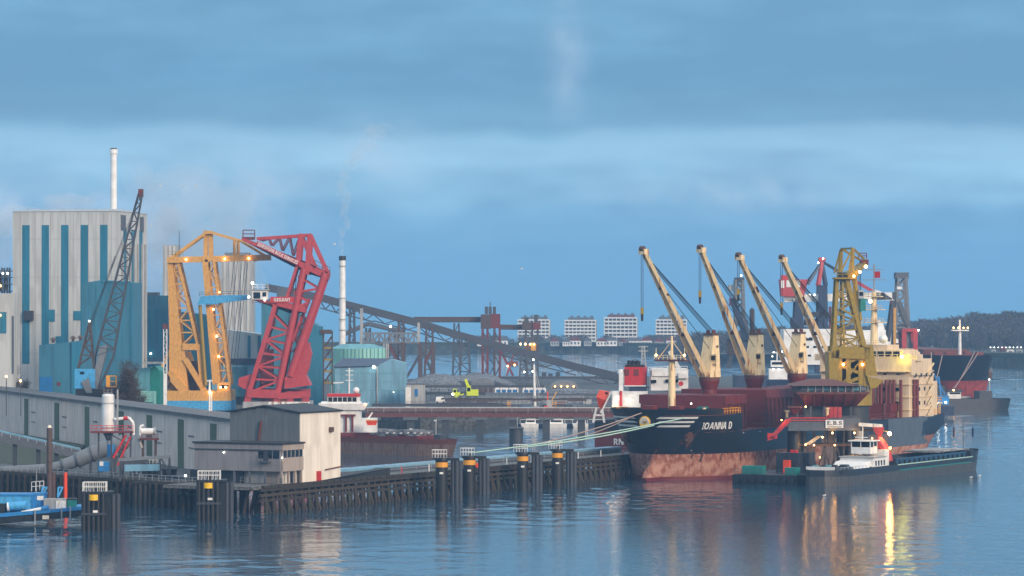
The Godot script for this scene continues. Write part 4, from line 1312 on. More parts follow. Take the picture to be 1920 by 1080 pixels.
	for x in [700, 770, 835, 900, 962, 1024, 1090, 1150]:
		bar("pier", M.dark_grey, q(x, 820, 0), q(x, 783, 0), 2.2)
		box("pier_cap", M.mid_grey, q(x, 784.5, 0), Vector3(4.4, 0.9, 3.4))
	for k in 17:
		bar("railing_post", M.light_grey, q(690 + k * 30.0, 774, 1.3), q(690 + k * 30.0, 764, 1.3), 0.12)
	# pontoons and small boats behind it
	T("floating_pontoon", "dark floating landing stage with white railings in the basin", "pontoon", G(1060, 1085.0, 0.0))
	box("float", M.navy, q(1070, 797, 0), Vector3(sc(200), sc(7), 5))
	for k in 14:
		bar("rail_post", M.white, q(975 + k * 14.0, 794, 2.3), q(975 + k * 14.0, 786, 2.3), 0.13)
	bar("rail", M.white, q(970, 786, 2.3), q(1165, 786, 2.3), 0.12)
	for k in 5:
		bar("mooring_pile", M.dark_grey, q(905 + k * 62.0, 815, 2), q(905 + k * 62.0, 778, 2), 1.0)
	for a in [[993, 34, "white cabin launch with rounded bow at the landing stage"], [1040, 46, "white motor launch with dark windows at the landing stage"], [1088, 30, "small white launch nearest the red ship"]]:
		T("launch", a[2], "boat", G(a[0], 1080.0, 0.0), 0.0, "small launches in the basin")
		var w: float = sc(a[1])
		hexa("hull", M.white, [Vector3(-w * 0.42, 0, 1.2), Vector3(w * 0.48, 0, 1.2), Vector3(w * 0.48, 0, -1.2), Vector3(-w * 0.42, 0, -1.2)], [Vector3(-w * 0.5, 1.3, 1.5), Vector3(w * 0.5, 1.1, 1.5), Vector3(w * 0.5, 1.1, -1.5), Vector3(-w * 0.5, 1.3, -1.5)])
		taper("cabin", M.white, Vector3(w * 0.05, 1.1, 0), Vector2(w * 0.6, 2.4), Vector3(w * 0.08, 2.6, 0), Vector2(w * 0.48, 2.0))
		box("window", M.glass, Vector3(w * 0.06, 2.0, 1.14), Vector3(w * 0.44, 0.55, 0.12))
		box("cabin_roof", M.light_grey, Vector3(w * 0.08, 2.7, 0), Vector3(w * 0.52, 0.14, 2.3))
	T("mooring_dolphin", "squat dark round dolphin in front of the pipe bridge", "dolphin", G(968, 965.0, 0.0))
	tube("drum", M.dark_grey, q(968, 828), q(968, 803), sc(13))
	box("cap", M.steel, q(968, 802.5), Vector3(sc(28), 0.4, 4.4))
	bar("pole", M.light_grey, q(970, 803), q(970, 782), 0.2)


# ---------------------------------------------------------------- two big floating cranes behind the shed
func lattice_leg(m: Material, tl: Vector2, tr: Vector2, bl: Vector2, br: Vector2, z0: float, z1: float, n: int, solid: float) -> void:
	# a tapering tower leg: a plated left flank and chords with bracing on the right
	for z in [z0, z1]:
		bar("leg_chord", m, q(tl.x, tl.y, z), q(bl.x, bl.y, z), 0.9)
		bar("leg_chord", m, q(tr.x, tr.y, z), q(br.x, br.y, z), 0.9)
		var a := q(lerpf(tl.x, tr.x, solid), tl.y, z)
		var b := q(lerpf(bl.x, br.x, solid), bl.y, z)
		if solid > 0.0:
			hexa("leg_plate", m, [q(bl.x, bl.y, z - 0.2), b - Vector3(0, 0, 0.2), b + Vector3(0, 0, 0.2), q(bl.x, bl.y, z + 0.2)], [q(tl.x, tl.y, z - 0.2), a - Vector3(0, 0, 0.2), a + Vector3(0, 0, 0.2), q(tl.x, tl.y, z + 0.2)])
		zigzag("leg_brace", m, b, a, q(br.x, br.y, z), q(tr.x, tr.y, z), n, 0.4, true)
	hexa("leg_side", m, [q(bl.x, bl.y, z0), q(bl.x + 3, bl.y, z0), q(bl.x + 3, bl.y, z1), q(bl.x, bl.y, z1)], [q(tl.x, tl.y, z0), q(tl.x + 3, tl.y, z0), q(tl.x + 3, tl.y, z1), q(tl.x, tl.y, z1)])
	zigzag("leg_brace", m, q(br.x, br.y, z0), q(tr.x, tr.y, z0), q(br.x, br.y, z1), q(tr.x, tr.y, z1), n, 0.4)

func floating_cranes() -> void:
	var y: StandardMaterial3D = M.yellow
	T("floating_crane", "yellow floating grab crane on a blue and orange hull behind the shed", "crane", G(366, 1100.0, 0.0), 0.0, "floating cranes")
	box("hull_lower", M.sky_blue, q(366, 774, 0), Vector3(sc(144), sc(48), 18))
	box("hull_upper", y, q(366, 741, 0), Vector3(sc(143), sc(19), 17.6))
	box("hull_band", M.navy, q(366, 769, 9.1), Vector3(sc(144), sc(2), 0.3))
	lattice_leg(y, Vector2(319, 487), Vector2(335, 487), Vector2(323, 646), Vector2(373, 646), -5.0, 4.0, 7, 0.42)
	lattice_leg(y, Vector2(384, 487), Vector2(403, 487), Vector2(404, 720), Vector2(434, 720), -3.0, 5.0, 9, 0.42)
	hexa("lower_frame", y, [q(320, 735, 5), q(356, 735, 5), q(356, 735, -6), q(320, 735, -6)], [q(320, 646, 5), q(348, 646, 5), q(348, 646, -6), q(320, 646, -6)])
	bar("lower_beam", y, q(345, 650, 4.5), q(378, 650, 4.5), 2.0)
	bar("lower_post", y, q(376, 650, 4.5), q(383, 728, 4.5), 1.6)
	bar("lower_strut", y, q(350, 672, 4.8), q(388, 735, 4.8), 1.7)
	bar("lower_strut", y, q(352, 660, -4), q(380, 735, -4), 1.2)
	box("engine_house", M.steel_brown, q(366, 705, -2), Vector3(sc(34), sc(56), 5))
	hexa("counterweight", y, [q(357, 752, 8), q(366, 742, 8), q(366, 742, 2), q(357, 752, 2)], [q(314, 703, 8), q(324, 692, 8), q(324, 692, 2), q(314, 703, 2)])
	tube("winch_drum", M.steel_brown, q(308, 711, 1), q(308, 711, 8), sc(16))
	bar("back_strut", y, q(297, 705, 3), q(322, 655, 3), 0.9)
	bar("main_girder", y, q(316, 488, 4), q(510, 483, 4), sc(11), 2.4)
	bar("main_girder", y, q(316, 488, -4), q(505, 483, -4), sc(9), 1.6)
	for x in [330, 360, 400, 440, 480]:
		bar("girder_tie", y, q(x, 488, 4), q(x, 487, -4), 0.8)
	bar("head_mast", y, q(387, 488, 2), q(387, 434, 2), 1.4)
	bar("head_mast", y, q(397, 488, 2), q(396, 434, 2), 1.4)
	box("mast_head", y, q(391, 436, 2), Vector3(sc(15), sc(6), 4))
	for z in [-2.5, 3.5]:
		bar("back_stay", y, q(388, 437, z), q(322, 484, z), 0.8)
		bar("fore_stay", y, q(396, 436, z), q(452, 452, z), 0.8)
		bar("fore_stay", y, q(452, 452, z), q(505, 484, z), 0.7)
		bar("hanger", y, q(440, 449, z), q(440, 482, z), 0.5)
		bar("hanger", y, q(447, 451, z), q(447, 482, z), 0.5)
	tube("boom_stay_post", M.ochre, q(378, 572, 6), q(389, 722, 6), 0.55)
	hexa("blue_boom", M.sky_blue, [q(374, 571, 7.5), q(400, 571, 7.5), q(472, 561, 7), q(472, 561, 5), q(400, 571, 4.5), q(374, 571, 4.5)], [q(380, 556, 7.5), q(400, 554, 7.5), q(472, 553, 7), q(472, 553, 5), q(400, 554, 4.5), q(380, 556, 4.5)])
	rail(M.steel, [q(378, 556, 7.4), q(470, 553, 7)], 1.3, 3.0, 0.12)
	for x in [437, 443, 452, 458, 463]:
		tube("hoist_cable", M.cable, q(x + 4, 484, 3), q(x - 20, 700, 3), 0.08)
	box("cabin", y, q(424, 725, 6), Vector3(sc(24), sc(18), 5))
	box("cabin_window", M.glass, q(424, 724, 8.54), Vector3(sc(16), sc(6), 0.08))
	rail(M.ochre, [q(318, 482, 4), q(345, 482, 4)], 1.6, 2.0, 0.15)
	bar("aerial", M.steel, q(336, 482), q(336, 433), 0.18)
	for a in [[352, 487, 0.4], [424, 486, 0.45], [469, 485, 0.45], [414, 548, 0.4], [403, 580, 0.45], [409, 630, 0.5], [413, 668, 0.45], [418, 725, 0.5], [428, 725, 0.5], [398, 734, 0.6]]:
		lamp("warm", q(a[0], a[1], 9.2 if a[1] > 700 else 5.7), a[2], 5.0 if a[0] in [424, 398, 469] else 0.0)

	var r: StandardMaterial3D = M.crane_red
	T("floating_crane", "red floating grab crane named GIGANT with lettered jib", "crane", G(525, 1090.0, 0.0), 0.0, "floating cranes")
	box("hull", M.light_grey, q(522, 780, 0), Vector3(sc(126), sc(56), 16))
	box("hull_panel", M.white_rust, q(545, 762, 8.05), Vector3(sc(76), sc(20), 0.2))
	text("hull_lettering", M.dark_grey, "E B S", q(540, 766, 8.25), sc(15), sc(44), Basis())
	# pedestal with arch
	for x in [467, 522, 547, 577]:
		bar("pedestal_leg", r, q(x, 754, 6), q(x + (520 - x) * 0.06, 733, 6), 2.0)
	bar("pedestal_beam", r, q(466, 736, 6), q(524, 738, 6), 2.6, 3.0)
	bar("pedestal_beam", r, q(524, 742, 6), q(580, 738, 6), 2.0, 3.0)
	bar("pedestal_beam", r, q(470, 736, -6), q(580, 738, -6), 2.6, 3.0)
	tube("slew_ring", M.dark_red, q(525, 752), q(525, 738), 7.0)
	# main trunk: lattice on the left, big tubes on the right
	for z in [-4.5, 4.5]:
		bar("trunk_chord", r, q(468, 740, z), q(518, 572, z), 1.4)
		tube("trunk_tube", r, q(521, 742, z), q(571, 504, z), 1.05)
		zigzag("trunk_brace", r, q(470, 735, z), q(514, 588, z), q(523, 735, z), q(552, 600, z), 6, 0.6, true)
		tube("back_tube", r, q(546, 705, z), q(612, 512, z), 1.3, 1.1)
		bar("upper_chord", r, q(534, 575, z), q(558, 500, z), 0.9)
		zigzag("upper_brace", r, q(545, 580, z), q(560, 518, z), q(570, 580, z), q(608, 528, z), 4, 0.6)
		bar("inner_strut", r, q(549, 640, z * 0.6), q(580, 560, z * 0.6), 0.8)
		zigzag("stair", M.dark_red, q(548, 660, z * 0.7), q(568, 590, z * 0.7), q(556, 660, z * 0.7), q(577, 590, z * 0.7), 6, 0.4)
	zigzag("trunk_brace", M.dark_red, q(480, 735, -4), q(514, 590, -4), q(490, 735, 4), q(520, 590, 4), 8, 0.5)
	box("machinery", M.dark_red, q(500, 690, -1), Vector3(sc(24), sc(70), 6))
	hexa("engine_house", r, [q(535, 728, 5), q(584, 722, 5), q(584, 722, -6), q(535, 728, -6)], [q(536, 706, 5), q(574, 702, 5), q(574, 702, -6), q(536, 706, -6)])
	hexa("counterweight_arm", r, [q(546, 705, 3.5), q(574, 705, 3.5), q(574, 705, -3.5), q(546, 705, -3.5)], [q(566, 645, 3.5), q(582, 642, 3.5), q(582, 642, -3.5), q(566, 645, -3.5)])
	hexa("counterweight_arm", r, [q(574, 705, 3.4), q(580, 690, 3.4), q(580, 690, -3.4), q(574, 705, -3.4)], [q(580, 644, 3.4), q(585, 662, 3.4), q(585, 662, -3.4), q(580, 644, -3.4)])
	hexa("counterweight", r, [q(448, 722, 4), q(470, 734, 4), q(470, 734, -4), q(448, 722, -4)], [q(450, 708, 4), q(476, 700, 4), q(476, 700, -4), q(450, 708, -4)])
	# cab arm
	hexa("cab_arm", r, [q(475, 562, 5), q(545, 587, 5), q(575, 587, 5), q(575, 587, -3), q(545, 587, -3), q(475, 562, -3)], [q(475, 560, 5), q(545, 571, 5), q(572, 572, 5), q(572, 572, -3), q(545, 571, -3), q(475, 560, -3)])
	box("name_board", M.bright_red, q(531, 562, 5.2), Vector3(sc(44), sc(11), 0.3))
	text("name_lettering", M.white, "GIGANT", q(531, 562, 5.45), sc(6.5), sc(31), Basis())
	box("operator_cab", M.white, q(490, 553, 3), Vector3(sc(28), sc(17), 5))
	box("cab_window", M.glass, q(484, 554, 5.55), Vector3(sc(13), sc(12), 0.1))
	box("cab_window", M.glass, q(498, 552, 5.55), Vector3(sc(7), sc(8), 0.1))
	box("cab_roof", M.light_grey, q(490, 543.5, 3), Vector3(sc(33), sc(2), 6))
	rail(M.white, [q(476, 543, 5.6), q(505, 543, 5.6)], 1.5, 1.4, 0.14)
	rail(M.dark_red, [q(475, 570, 5.2), q(520, 573, 5.2)], 1.2, 2.0, 0.12)
	# jib
	hexa("jib", r, [q(454, 450, 4.5), q(572, 511, 4.5), q(616, 525, 4.5), q(616, 525, -4.5), q(572, 511, -4.5), q(454, 450, -4.5)], [q(457, 446, 4.5), q(572, 490, 4.5), q(619, 512, 4.5), q(619, 512, -4.5), q(572, 490, -4.5), q(457, 446, -4.5)])
	hexa("jib_name_board", M.bright_red, [q(484, 462, 4.6), q(563, 499.5, 4.6), q(563, 499.5, 4.8), q(484, 462, 4.8)], [q(484, 452, 4.6), q(563, 490, 4.6), q(563, 490, 4.8), q(484, 452, 4.8)])
	var slope := Basis(Vector3.BACK, -atan2(37.5, 79.0))
	text("jib_lettering", M.white, "EUROPEAN BULK SERVICES", q(523, 475.5, 4.95), sc(7.0), sc(82), slope)
	box("tip_cage", M.dark_red, q(466, 447, 0), Vector3(sc(22), sc(5), 6))
	rail(M.dark_red, [q(457, 446, 3.4), q(479, 446, 3.4)], sc(14), 2.2, 0.3)
	for z in [-4.0, 4.0]:
		bar("top_frame", r, q(483, 448, z), q(582, 441, z), 0.9)
		bar("frame_post", r, q(565, 441, z), q(560, 495, z), 1.5)
		bar("frame_post", r, q(582, 441, z), q(577, 515, z), 1.5)
		bar("frame_tie", r, q(567, 446, z), q(592, 503, z), 1.0)
		bar("back_stay", r, q(582, 441, z), q(615, 513, z), 1.0)
		zigzag("frame_brace", M.dark_red, q(490, 452, z), q(560, 484, z), q(495, 448, z), q(563, 443, z), 7, 0.4)
	bar("frame_tie", r, q(565, 441, -4), q(565, 441, 4), 0.9)
	bar("frame_tie", r, q(582, 441, -4), q(582, 441, 4), 0.9)
	rail(M.dark_red, [q(592, 503, 4.4), q(620, 516, 4.4)], 2.4, 2.4, 0.18)
	for x in [548, 552, 556]:
		tube("hoist_cable", M.cable, q(x, 520, 1), q(x - 14, 700, 1), 0.1)
	for a in [[476, 531, 0.6], [469, 557, 0.55], [414, 547, 0.0], [499, 563, 0.35]]:
		if a[2] > 0.0:
			lamp("cold", q(a[0], a[1], 6), a[2], 3.0 if a[0] == 476 else 0.0)
	# old derrick crane with the tall boom
	T("derrick_crane", "old blue grey derrick crane with tall lattice boom", "crane", G(172, 865.0, 4.0))
	box("machine_house", M.sky_blue, q(161, 710, 0), Vector3(sc(38), sc(36), 4))
	box("house_window", M.glass, q(156, 699, 2.05), Vector3(1.0, 0.7, 0.08))
	box("undercarriage", M.black, q(172, 738, 0), Vector3(sc(56), sc(18), 5))
	hexa("boom_foot", M.grey, [q(169, 740, 1.4), q(181, 740, 1.4), q(181, 740, -1.4), q(169, 740, -1.4)], [q(188, 650, 1.2), q(203, 646, 1.2), q(203, 646, -1.2), q(188, 650, -1.2)])
	hexa("ballast", M.grey, [q(164, 736, 2.6), q(176, 736, 2.6), q(176, 736, -2), q(164, 736, -2)], [q(155, 716, 2.6), q(168, 708, 2.6), q(168, 708, -2), q(155, 716, -2)])
	for z in [-1.2, 1.2]:
		bar("boom_chord", M.steel, q(178, 668, z), q(260, 362, z * 0.5), 0.34)
		bar("boom_chord", M.steel, q(212, 672, z), q(267, 362, z * 0.5), 0.34)
		zigzag("boom_brace", M.steel, q(178, 668, z), q(260, 364, z * 0.5), q(212, 672, z), q(267, 364, z * 0.5), 18, 0.2, true)
		bar("frame_leg", M.steel_brown, q(147, 690, z), q(168, 604, z * 0.6), 0.35)
		bar("frame_leg", M.steel_brown, q(176, 690, z), q(169, 604, z * 0.6), 0.35)
		zigzag("frame_brace", M.steel_brown, q(149, 684, z), q(166, 612, z), q(175, 684, z), q(170, 612, z), 4, 0.25, true)
		tube("pendant_line", M.cable, q(169, 606, z), q(262, 366, z), 0.06)
		tube("pendant_line", M.cable, q(171, 612, z), q(216, 480, z), 0.05)
	for z in [-1.2, 1.2]:
		bar("boom_foot_chord", M.steel, q(175, 736, z), q(178, 667, z), 0.34)
		bar("boom_foot_chord", M.steel, q(181, 736, z), q(212, 671, z), 0.34)
	box("boom_head", M.dark_red, q(264, 362, 0), Vector3(1.2, 2.0, 1.2))
	lamp("cold", q(168, 602, 0.8), 0.3)
	T("work_basket", "small yellow work basket cage beside the derrick crane", "platform", G(211, 850.0, 4.0))
	for x in [203, 218]:
		bar("cage_post", M.amber, q(x, 726, 0), q(x, 704, 0), 0.35 if x == 218 else 0.9)
	bar("cage_rail", M.amber, q(203, 705, 0), q(219, 705, 0), 0.25)
	bar("cage_rail", M.amber, q(203, 725, 0), q(219, 725, 0), 0.25)
	bar("cage_rail", M.amber, q(203, 715, 0), q(219, 715, 0), 0.15)
	bar("stand", M.steel, q(211, 768, 0), q(211, 726, 0), 0.4)
	tree(225, 850.0, 20.0, 7.0, 3, "broad bare tree right of the derrick crane")
	tree(243, 875.0, 17.0, 5.0, 4, "slimmer bare tree against the teal hall")
	tree(205, 900.0, 14.0, 5.0, 8, "bare tree between derrick boom and teal wall")
	tree(12, 965.0, 17.0, 6.0, 5, "bare tree at the left edge above the shed")
	tree(32, 985.0, 13.0, 4.5, 6, "smaller bare tree next to the left edge tree")
	T("lamp_post", "white twin lamp post standing before the yellow crane hull", "lamp post", G(392, 735.0, 4.0), 0.0, "lamp posts of the terminal")
	tube("post", M.white, q(393, 800), q(393, 712), 0.2)
	bar("cross_arm", M.white, q(388, 714), q(398, 714), 0.25)
	bar("ladder", M.white, q(397, 778), q(397, 735), 0.2)
	lamp("warm", q(394, 735, 0.4), 0.35, 1.5)
	for a in [[12, 706, "left"], [39, 714, "right"]]:
		T("lamp_post", "lamp post among the bare trees at the left edge, %s one of two" % a[2], "lamp post", G(a[0], 835.0, 4.0), 0.0, "lamp posts of the terminal")
		bar("post", M.steel, q(a[0], 780), q(a[0], a[1]), 0.2)
		lamp("warm", q(a[0], a[1], 0.3), 0.35, 1.5)


# ---------------------------------------------------------------- shed along the terminal
func shed_and_bank() -> void:
	var a := Vector2(-53.5, 676.0)     # right end, (x, depth)
	var b := Vector2(-160.0, 994.0)    # left end, outside the frame
	var len := (b - a).length()
	T("storage_shed", "long low grey storage shed with dark green strips and shallow roof", "shed", Vector3(a.x, 4.0, -a.y), PI - atan2(b.y - a.y, a.x - b.x) )
	# local x runs along the wall towards the left end, local -z is behind the wall seen from the water
	var hw := 11.0
	var side := -1.0
	box("inner_wall", M.shed_wall_b, Vector3(len / 2, hw / 2, -side * 6.0), Vector3(len, hw - 0.1, 11.8))
	var n := 70
	for k in n:
		var x := (k + 0.5) * len / n
		box("wall_panel", M.shed_wall if (k * 7) % 3 else M.shed_wall_b, Vector3(x, hw / 2, side * (0.02 + 0.05 * (k % 2))), Vector3(len / n - 0.06, hw, 0.22))
	var strips := [[402, 9], [341, 8], [282, 9], [229, 9], [165, 10], [108, 11], [51, 9], [-20, 9]]
	for s in strips:
		# where the line of sight through this pixel meets the wall
		var k: float = (s[0] - 960.0) / F
		var t: float = (k * a.y - a.x) / ((b.x - a.x) - k * (b.y - a.y)) * len
		box("green_strip", M.moss, Vector3(t, hw / 2 - 0.5, side * 0.2), Vector3(5.2, hw - 1.0, 0.16))
		box("wall_vent", M.mid_grey, Vector3(t - 9.5, hw * 0.62, side * 0.2), Vector3(5.0, 0.3, 0.14))
		box("wall_vent", M.mid_grey, Vector3(t - 9.5, hw * 0.40, side * 0.2), Vector3(5.0, 0.2, 0.14))
	box("eave", M.shed_roof, Vector3(len / 2, hw + 0.2, side * 0.35), Vector3(len + 0.6, 0.55, 0.9))
	hexa("roof", M.shed_roof, [Vector3(-0.4, hw, side * 0.6), Vector3(len, hw, side * 0.6), Vector3(len, hw, -side * 12.6), Vector3(-0.4, hw, -side * 12.6)], [Vector3(-0.4, hw + 0.5, -side * 5.5), Vector3(len, hw + 0.5, -side * 5.5), Vector3(len, hw + 0.5, -side * 6.5), Vector3(-0.4, hw + 0.5, -side * 6.5)])
	# grassy bank in front of its far part
	var bank := hexa("grass_bank", M.bank, [Vector3(-150, 0, -790), Vector3(-96, 0, -718), Vector3(-100, 0, -800), Vector3(-150, 0, -940)], [Vector3(-150, 4.1, -802), Vector3(-99, 4.1, -727), Vector3(-98, 5.6, -800), Vector3(-148, 5.6, -940)], self)
	remove_child(bank)
	S(bank, "grass_bank")

# ---------------------------------------------------------------- jetty in front, its building and dolphins
func along(t: float, z: float, h: float) -> Vector3:   # a point of the jetty: t along it, z towards the fairway
	return Vector3(-39.0 + 0.46 * t + 0.888 * z, h, -(639.0 + 0.888 * t - 0.46 * z))

func jetty() -> void:
	T("jetty", "long timber jetty on raking piles running out to the black ship", "jetty", along(0, 0, 0), TH)
	# local x along the jetty, local z towards the fairway
	var L := 152.0
	box("deck", M.concrete, Vector3(L / 2 - 9, 4.7, -8.5), Vector3(L + 18, 0.6, 19))
	for k in 3:
		box("waling", M.wood_b if k % 2 else M.wood, Vector3(L / 2 - 8, 4.3 - k * 0.95, 1.35 - k * 0.12), Vector3(L + 16, 0.5, 0.5))
	var x := -14.0
	var i := 0
	while x < L:
		var j := 0.3 * sin(i * 12.9)
		tube("pile", M.wood_green if i % 3 == 0 else M.wood, Vector3(x + j, -1.5, 1.6), Vector3(x + j, 4.4, 1.0), 0.34)
		tube("raking_pile", M.wood_b if i % 2 else M.wood, Vector3(x + 1.2 + j, -1.5, 2.0), Vector3(x + 0.2, 4.0, 0.6), 0.32)
		tube("raking_pile", M.wood, Vector3(x - 1.2, -1.5, -3.0), Vector3(x, 4.2, -2.4), 0.32)
		if i % 2 == 0:
			tube("rear_pile", M.wood, Vector3(x, -1.5, -10.0), Vector3(x, 4.4, -10.0), 0.36)
			tube("rear_pile", M.wood, Vector3(x + 1, -1.5, -17.0), Vector3(x + 1, 4.4, -17.0), 0.36)
		box("deck_edge_block", M.wood_green if i % 4 == 1 else M.wood, Vector3(x, 4.85, 1.25), Vector3(2.2, 0.45, 0.7))
		x += 2.5
		i += 1
	# covered conveyor lying on the deck
	box("conveyor_cover", M.pale_blue, Vector3(16 + 66, 6.0, -7.0), Vector3(132, 0.5, 3.4))
	box("conveyor_side", M.mid_grey, Vector3(16 + 66, 5.35, -5.4), Vector3(132, 0.9, 0.2))
	for k in 26:
		box("cover_joint", M.light_grey, Vector3(17 + k * 5.1, 6.27, -7.0), Vector3(0.25, 0.06, 3.44))
	hexa("ramp", M.roof_dark, [Vector3(3, 5.0, 1.0), Vector3(32, 5.0, 1.0), Vector3(32, 5.0, -1.8), Vector3(3, 5.0, -1.8)], [Vector3(15, 5.05, 1.0), Vector3(32, 6.4, 1.0), Vector3(32, 6.4, -1.8), Vector3(15, 5.05, -1.8)])
	for k in 10:
		bar("lamp_stub", M.bright_red if k % 3 == 0 else M.white, Vector3(38 + k * 11.0, 5, 0.2), Vector3(38 + k * 11.0, 6.4, 0.2), 0.16)
	tube("lifebuoy", M.orange, Vector3(66, 5.5, 1.7), Vector3(66, 5.5, 1.9), 0.5)
	bar("service_pole", M.light_grey, Vector3(98, 5, -2), Vector3(98, 12, -2), 0.14)
	rail(M.light_grey, [Vector3(40, 5, -4.6), Vector3(L, 5, -4.6)], 1.1, 6.0, 0.07)
	# the loading house
	T("loading_house", "cream and grey corrugated loading house at the jetty's near end", "building", along(0, 0, 5.0), TH)
	var wn := 14.6   # along the jetty
	var wg := 15.0   # across
	var top := 12.7
	box("hall_core", M.wall_grey, Vector3(wn / 2, top / 2, -wg / 2), Vector3(wn - 0.3, top, wg - 0.3))
	for k in 7:
		box("cream_panel", M.wall_cream, Vector3((k + 0.5) * wn / 7, top / 2, 0.0 + 0.012 * (k % 2)), Vector3(wn / 7 - 0.03, top, 0.3))
	for k in 8:
		var c := (k + 0.5) / 8.0
		var h := top + 1.1 * (1.0 - absf(c - 0.5) * 2.0)
		box("grey_panel", M.wall_grey, Vector3(0.02 * (k % 2), h / 2, -c * wg), Vector3(0.3, h, wg / 8 - 0.04))
	hexa("roof", M.roof_dark, [Vector3(-0.5, top, 0.5), Vector3(wn + 0.4, top, 0.5), Vector3(wn + 0.4, top + 1.2, -wg / 2), Vector3(-0.5, top + 1.2, -wg / 2)], [Vector3(-0.5, top + 0.25, 0.5), Vector3(wn + 0.4, top + 0.25, 0.5), Vector3(wn + 0.4, top + 1.45, -wg / 2), Vector3(-0.5, top + 1.45, -wg / 2)])
	hexa("roof", M.roof_dark, [Vector3(-0.5, top, -wg - 0.5), Vector3(wn + 0.4, top, -wg - 0.5), Vector3(wn + 0.4, top + 1.2, -wg / 2), Vector3(-0.5, top + 1.2, -wg / 2)], [Vector3(-0.5, top + 0.25, -wg - 0.5), Vector3(wn + 0.4, top + 0.25, -wg - 0.5), Vector3(wn + 0.4, top + 1.45, -wg / 2), Vector3(-0.5, top + 1.45, -wg / 2)])
	tube("exhaust_pipe", M.brown_red, Vector3(-0.5, 7.2, -8.6), Vector3(-0.5, 11.2, -8.0), 0.22)
	box("wall_lamp", M.rust_brown, Vector3(10.8, 9.4, 0.35), Vector3(1.1, 0.9, 0.6))
	box("fire_box", M.bright_red, Vector3(6.2, 0.9, 0.4), Vector3(0.9, 1.9, 0.6))
	tube("handrail", M.brown_red, Vector3(8.5, 2.0, 0.5), Vector3(wn, 2.4, 0.5), 0.12)
	# lower annex towards the camera
	var ax := -7.5
	var az := -20.5
	var al := 7.5
	box("annex_floor", M.wall_mauve, Vector3(ax / 2, 4.7, -8.6), Vector3(al - 0.3, 4.6, 18.4))
	box("annex_roof", M.roof_dark, Vector3(ax / 2 - 0.1, 7.35, -8.6), Vector3(al + 0.6, 0.3, 19.4))
	for k in 9:
		box("annex_panel", M.wall_mauve, Vector3(ax - 0.02 - 0.012 * (k % 2), 4.75, 0.5 - (k + 0.5) * 2.06), Vector3(0.26, 4.9, 2.03))
	for k in 5:
		box("annex_panel", M.wall_tan, Vector3(ax + 0.1 + (k + 0.5) * 1.46, 3.55, 0.76 + 0.012 * (k % 2)), Vector3(1.43, 2.5, 0.26))
	box("annex_fascia", M.wall_tan, Vector3(ax / 2, 6.7, 0.77), Vector3(al, 1.1, 0.3))
	box("annex_fascia", M.wall_mauve, Vector3(ax - 0.05, 6.75, -8.6), Vector3(0.36, 1.0, 18.8))
	box("fascia_line", M.dark_grey, Vector3(ax - 0.16, 6.1, -10.5), Vector3(0.2, 0.25, 14.6))
	for k in 5:
		box("window", M.glass, Vector3(ax + 0.9 + k * 1.42, 5.45, 0.72), Vector3(1.2, 1.35, 0.2))
		box("window_post", M.wall_tan, Vector3(ax + 0.18 + k * 1.42, 5.45, 0.78), Vector3(0.16, 1.4, 0.2))
	for k in 3:
		box("window", M.glass, Vector3(ax - 0.1, 5.4, -0.4 - k * 1.55), Vector3(0.2, 1.5, 1.35))
	box("balcony", M.mid_grey, Vector3(ax - 0.7, 4.1, -2.6), Vector3(1.3, 0.2, 2.4))
	rail(M.dark_grey, [Vector3(ax - 1.3, 4.2, -3.8), Vector3(ax - 1.3, 4.2, -1.4)], 1.0, 0.8, 0.08)
	box("person_door", M.dark_grey, Vector3(ax - 0.18, 5.2, -2.6), Vector3(0.12, 2.0, 0.9))
	lamp("cold", Vector3(ax - 0.2, 4.85, 0.9), 0.16, 0.15)
	lamp("cold", Vector3(ax - 0.35, 5.6, -11.5), 0.18)
	# ground floor columns and doors
	for k in 7:
		box("column", M.mid_grey, Vector3(ax + 0.1, 1.2, 0.4 - k * 3.3), Vector3(0.35, 2.4, 0.35))
	for k in 4:
		box("column", M.wall_tan, Vector3(ax + 0.1 + k * 2.3, 1.2, 0.6), Vector3(0.35, 2.4, 0.35))
	box("ground_wall", M.wall_tan, Vector3(ax + 1.4, 1.15, -4.4), Vector3(0.25, 2.3, 7.4))
	box("roller_door", M.light_grey, Vector3(ax + 1.2, 1.1, -5.4), Vector3(0.2, 2.1, 4.2))
	box("ground_wall", M.wall_cream, Vector3(ax / 2 + 1, 1.15, -0.6), Vector3(5.2, 2.3, 0.25))
	box("door", M.navy, Vector3(ax / 2 + 1.6, 1.05, -0.44), Vector3(1.0, 2.0, 0.1))
	box("dark_bay", M.dark_grey, Vector3(ax + 1.5, 1.15, -14.4), Vector3(0.2, 2.3, 12.0))
	rail(M.grey, [Vector3(ax - 0.2, 0, 0.9), Vector3(ax - 0.2, 0, -8)], 1.05, 1.6, 0.07)
	box("platform", M.wood_b, Vector3(ax / 2, -0.3, -9.5), Vector3(10.0, 0.5, 22))
	for k in 9:
		tube("support_pile", M.wood, Vector3(ax - 0.6, -6.4, 0.8 - k * 2.6), Vector3(ax - 0.6, -0.4, 0.8 - k * 2.6), 0.4)
		tube("support_pile", M.tar, Vector3(ax + 4.6, -6.4, 0.8 - k * 2.6), Vector3(ax + 4.6, -0.4, 0.8 - k * 2.6), 0.4)
	box("edge_beam", M.wood_green, Vector3(ax - 0.9, -0.9, -9.5), Vector3(0.5, 0.9, 22))
	# dolphins with yellow bands: a tarred pile and a sheet-pile column
	var dol := [[828, 939, 863, 1.18, "nearest the loading house"], [880, 927, 859, 1.2, "second from the loading house along the jetty"], [980, 921, 852, 1.12, "third along the jetty, holding ropes"], [1045, 914, 846, 1.1, "closest to the black ship's bow"]]
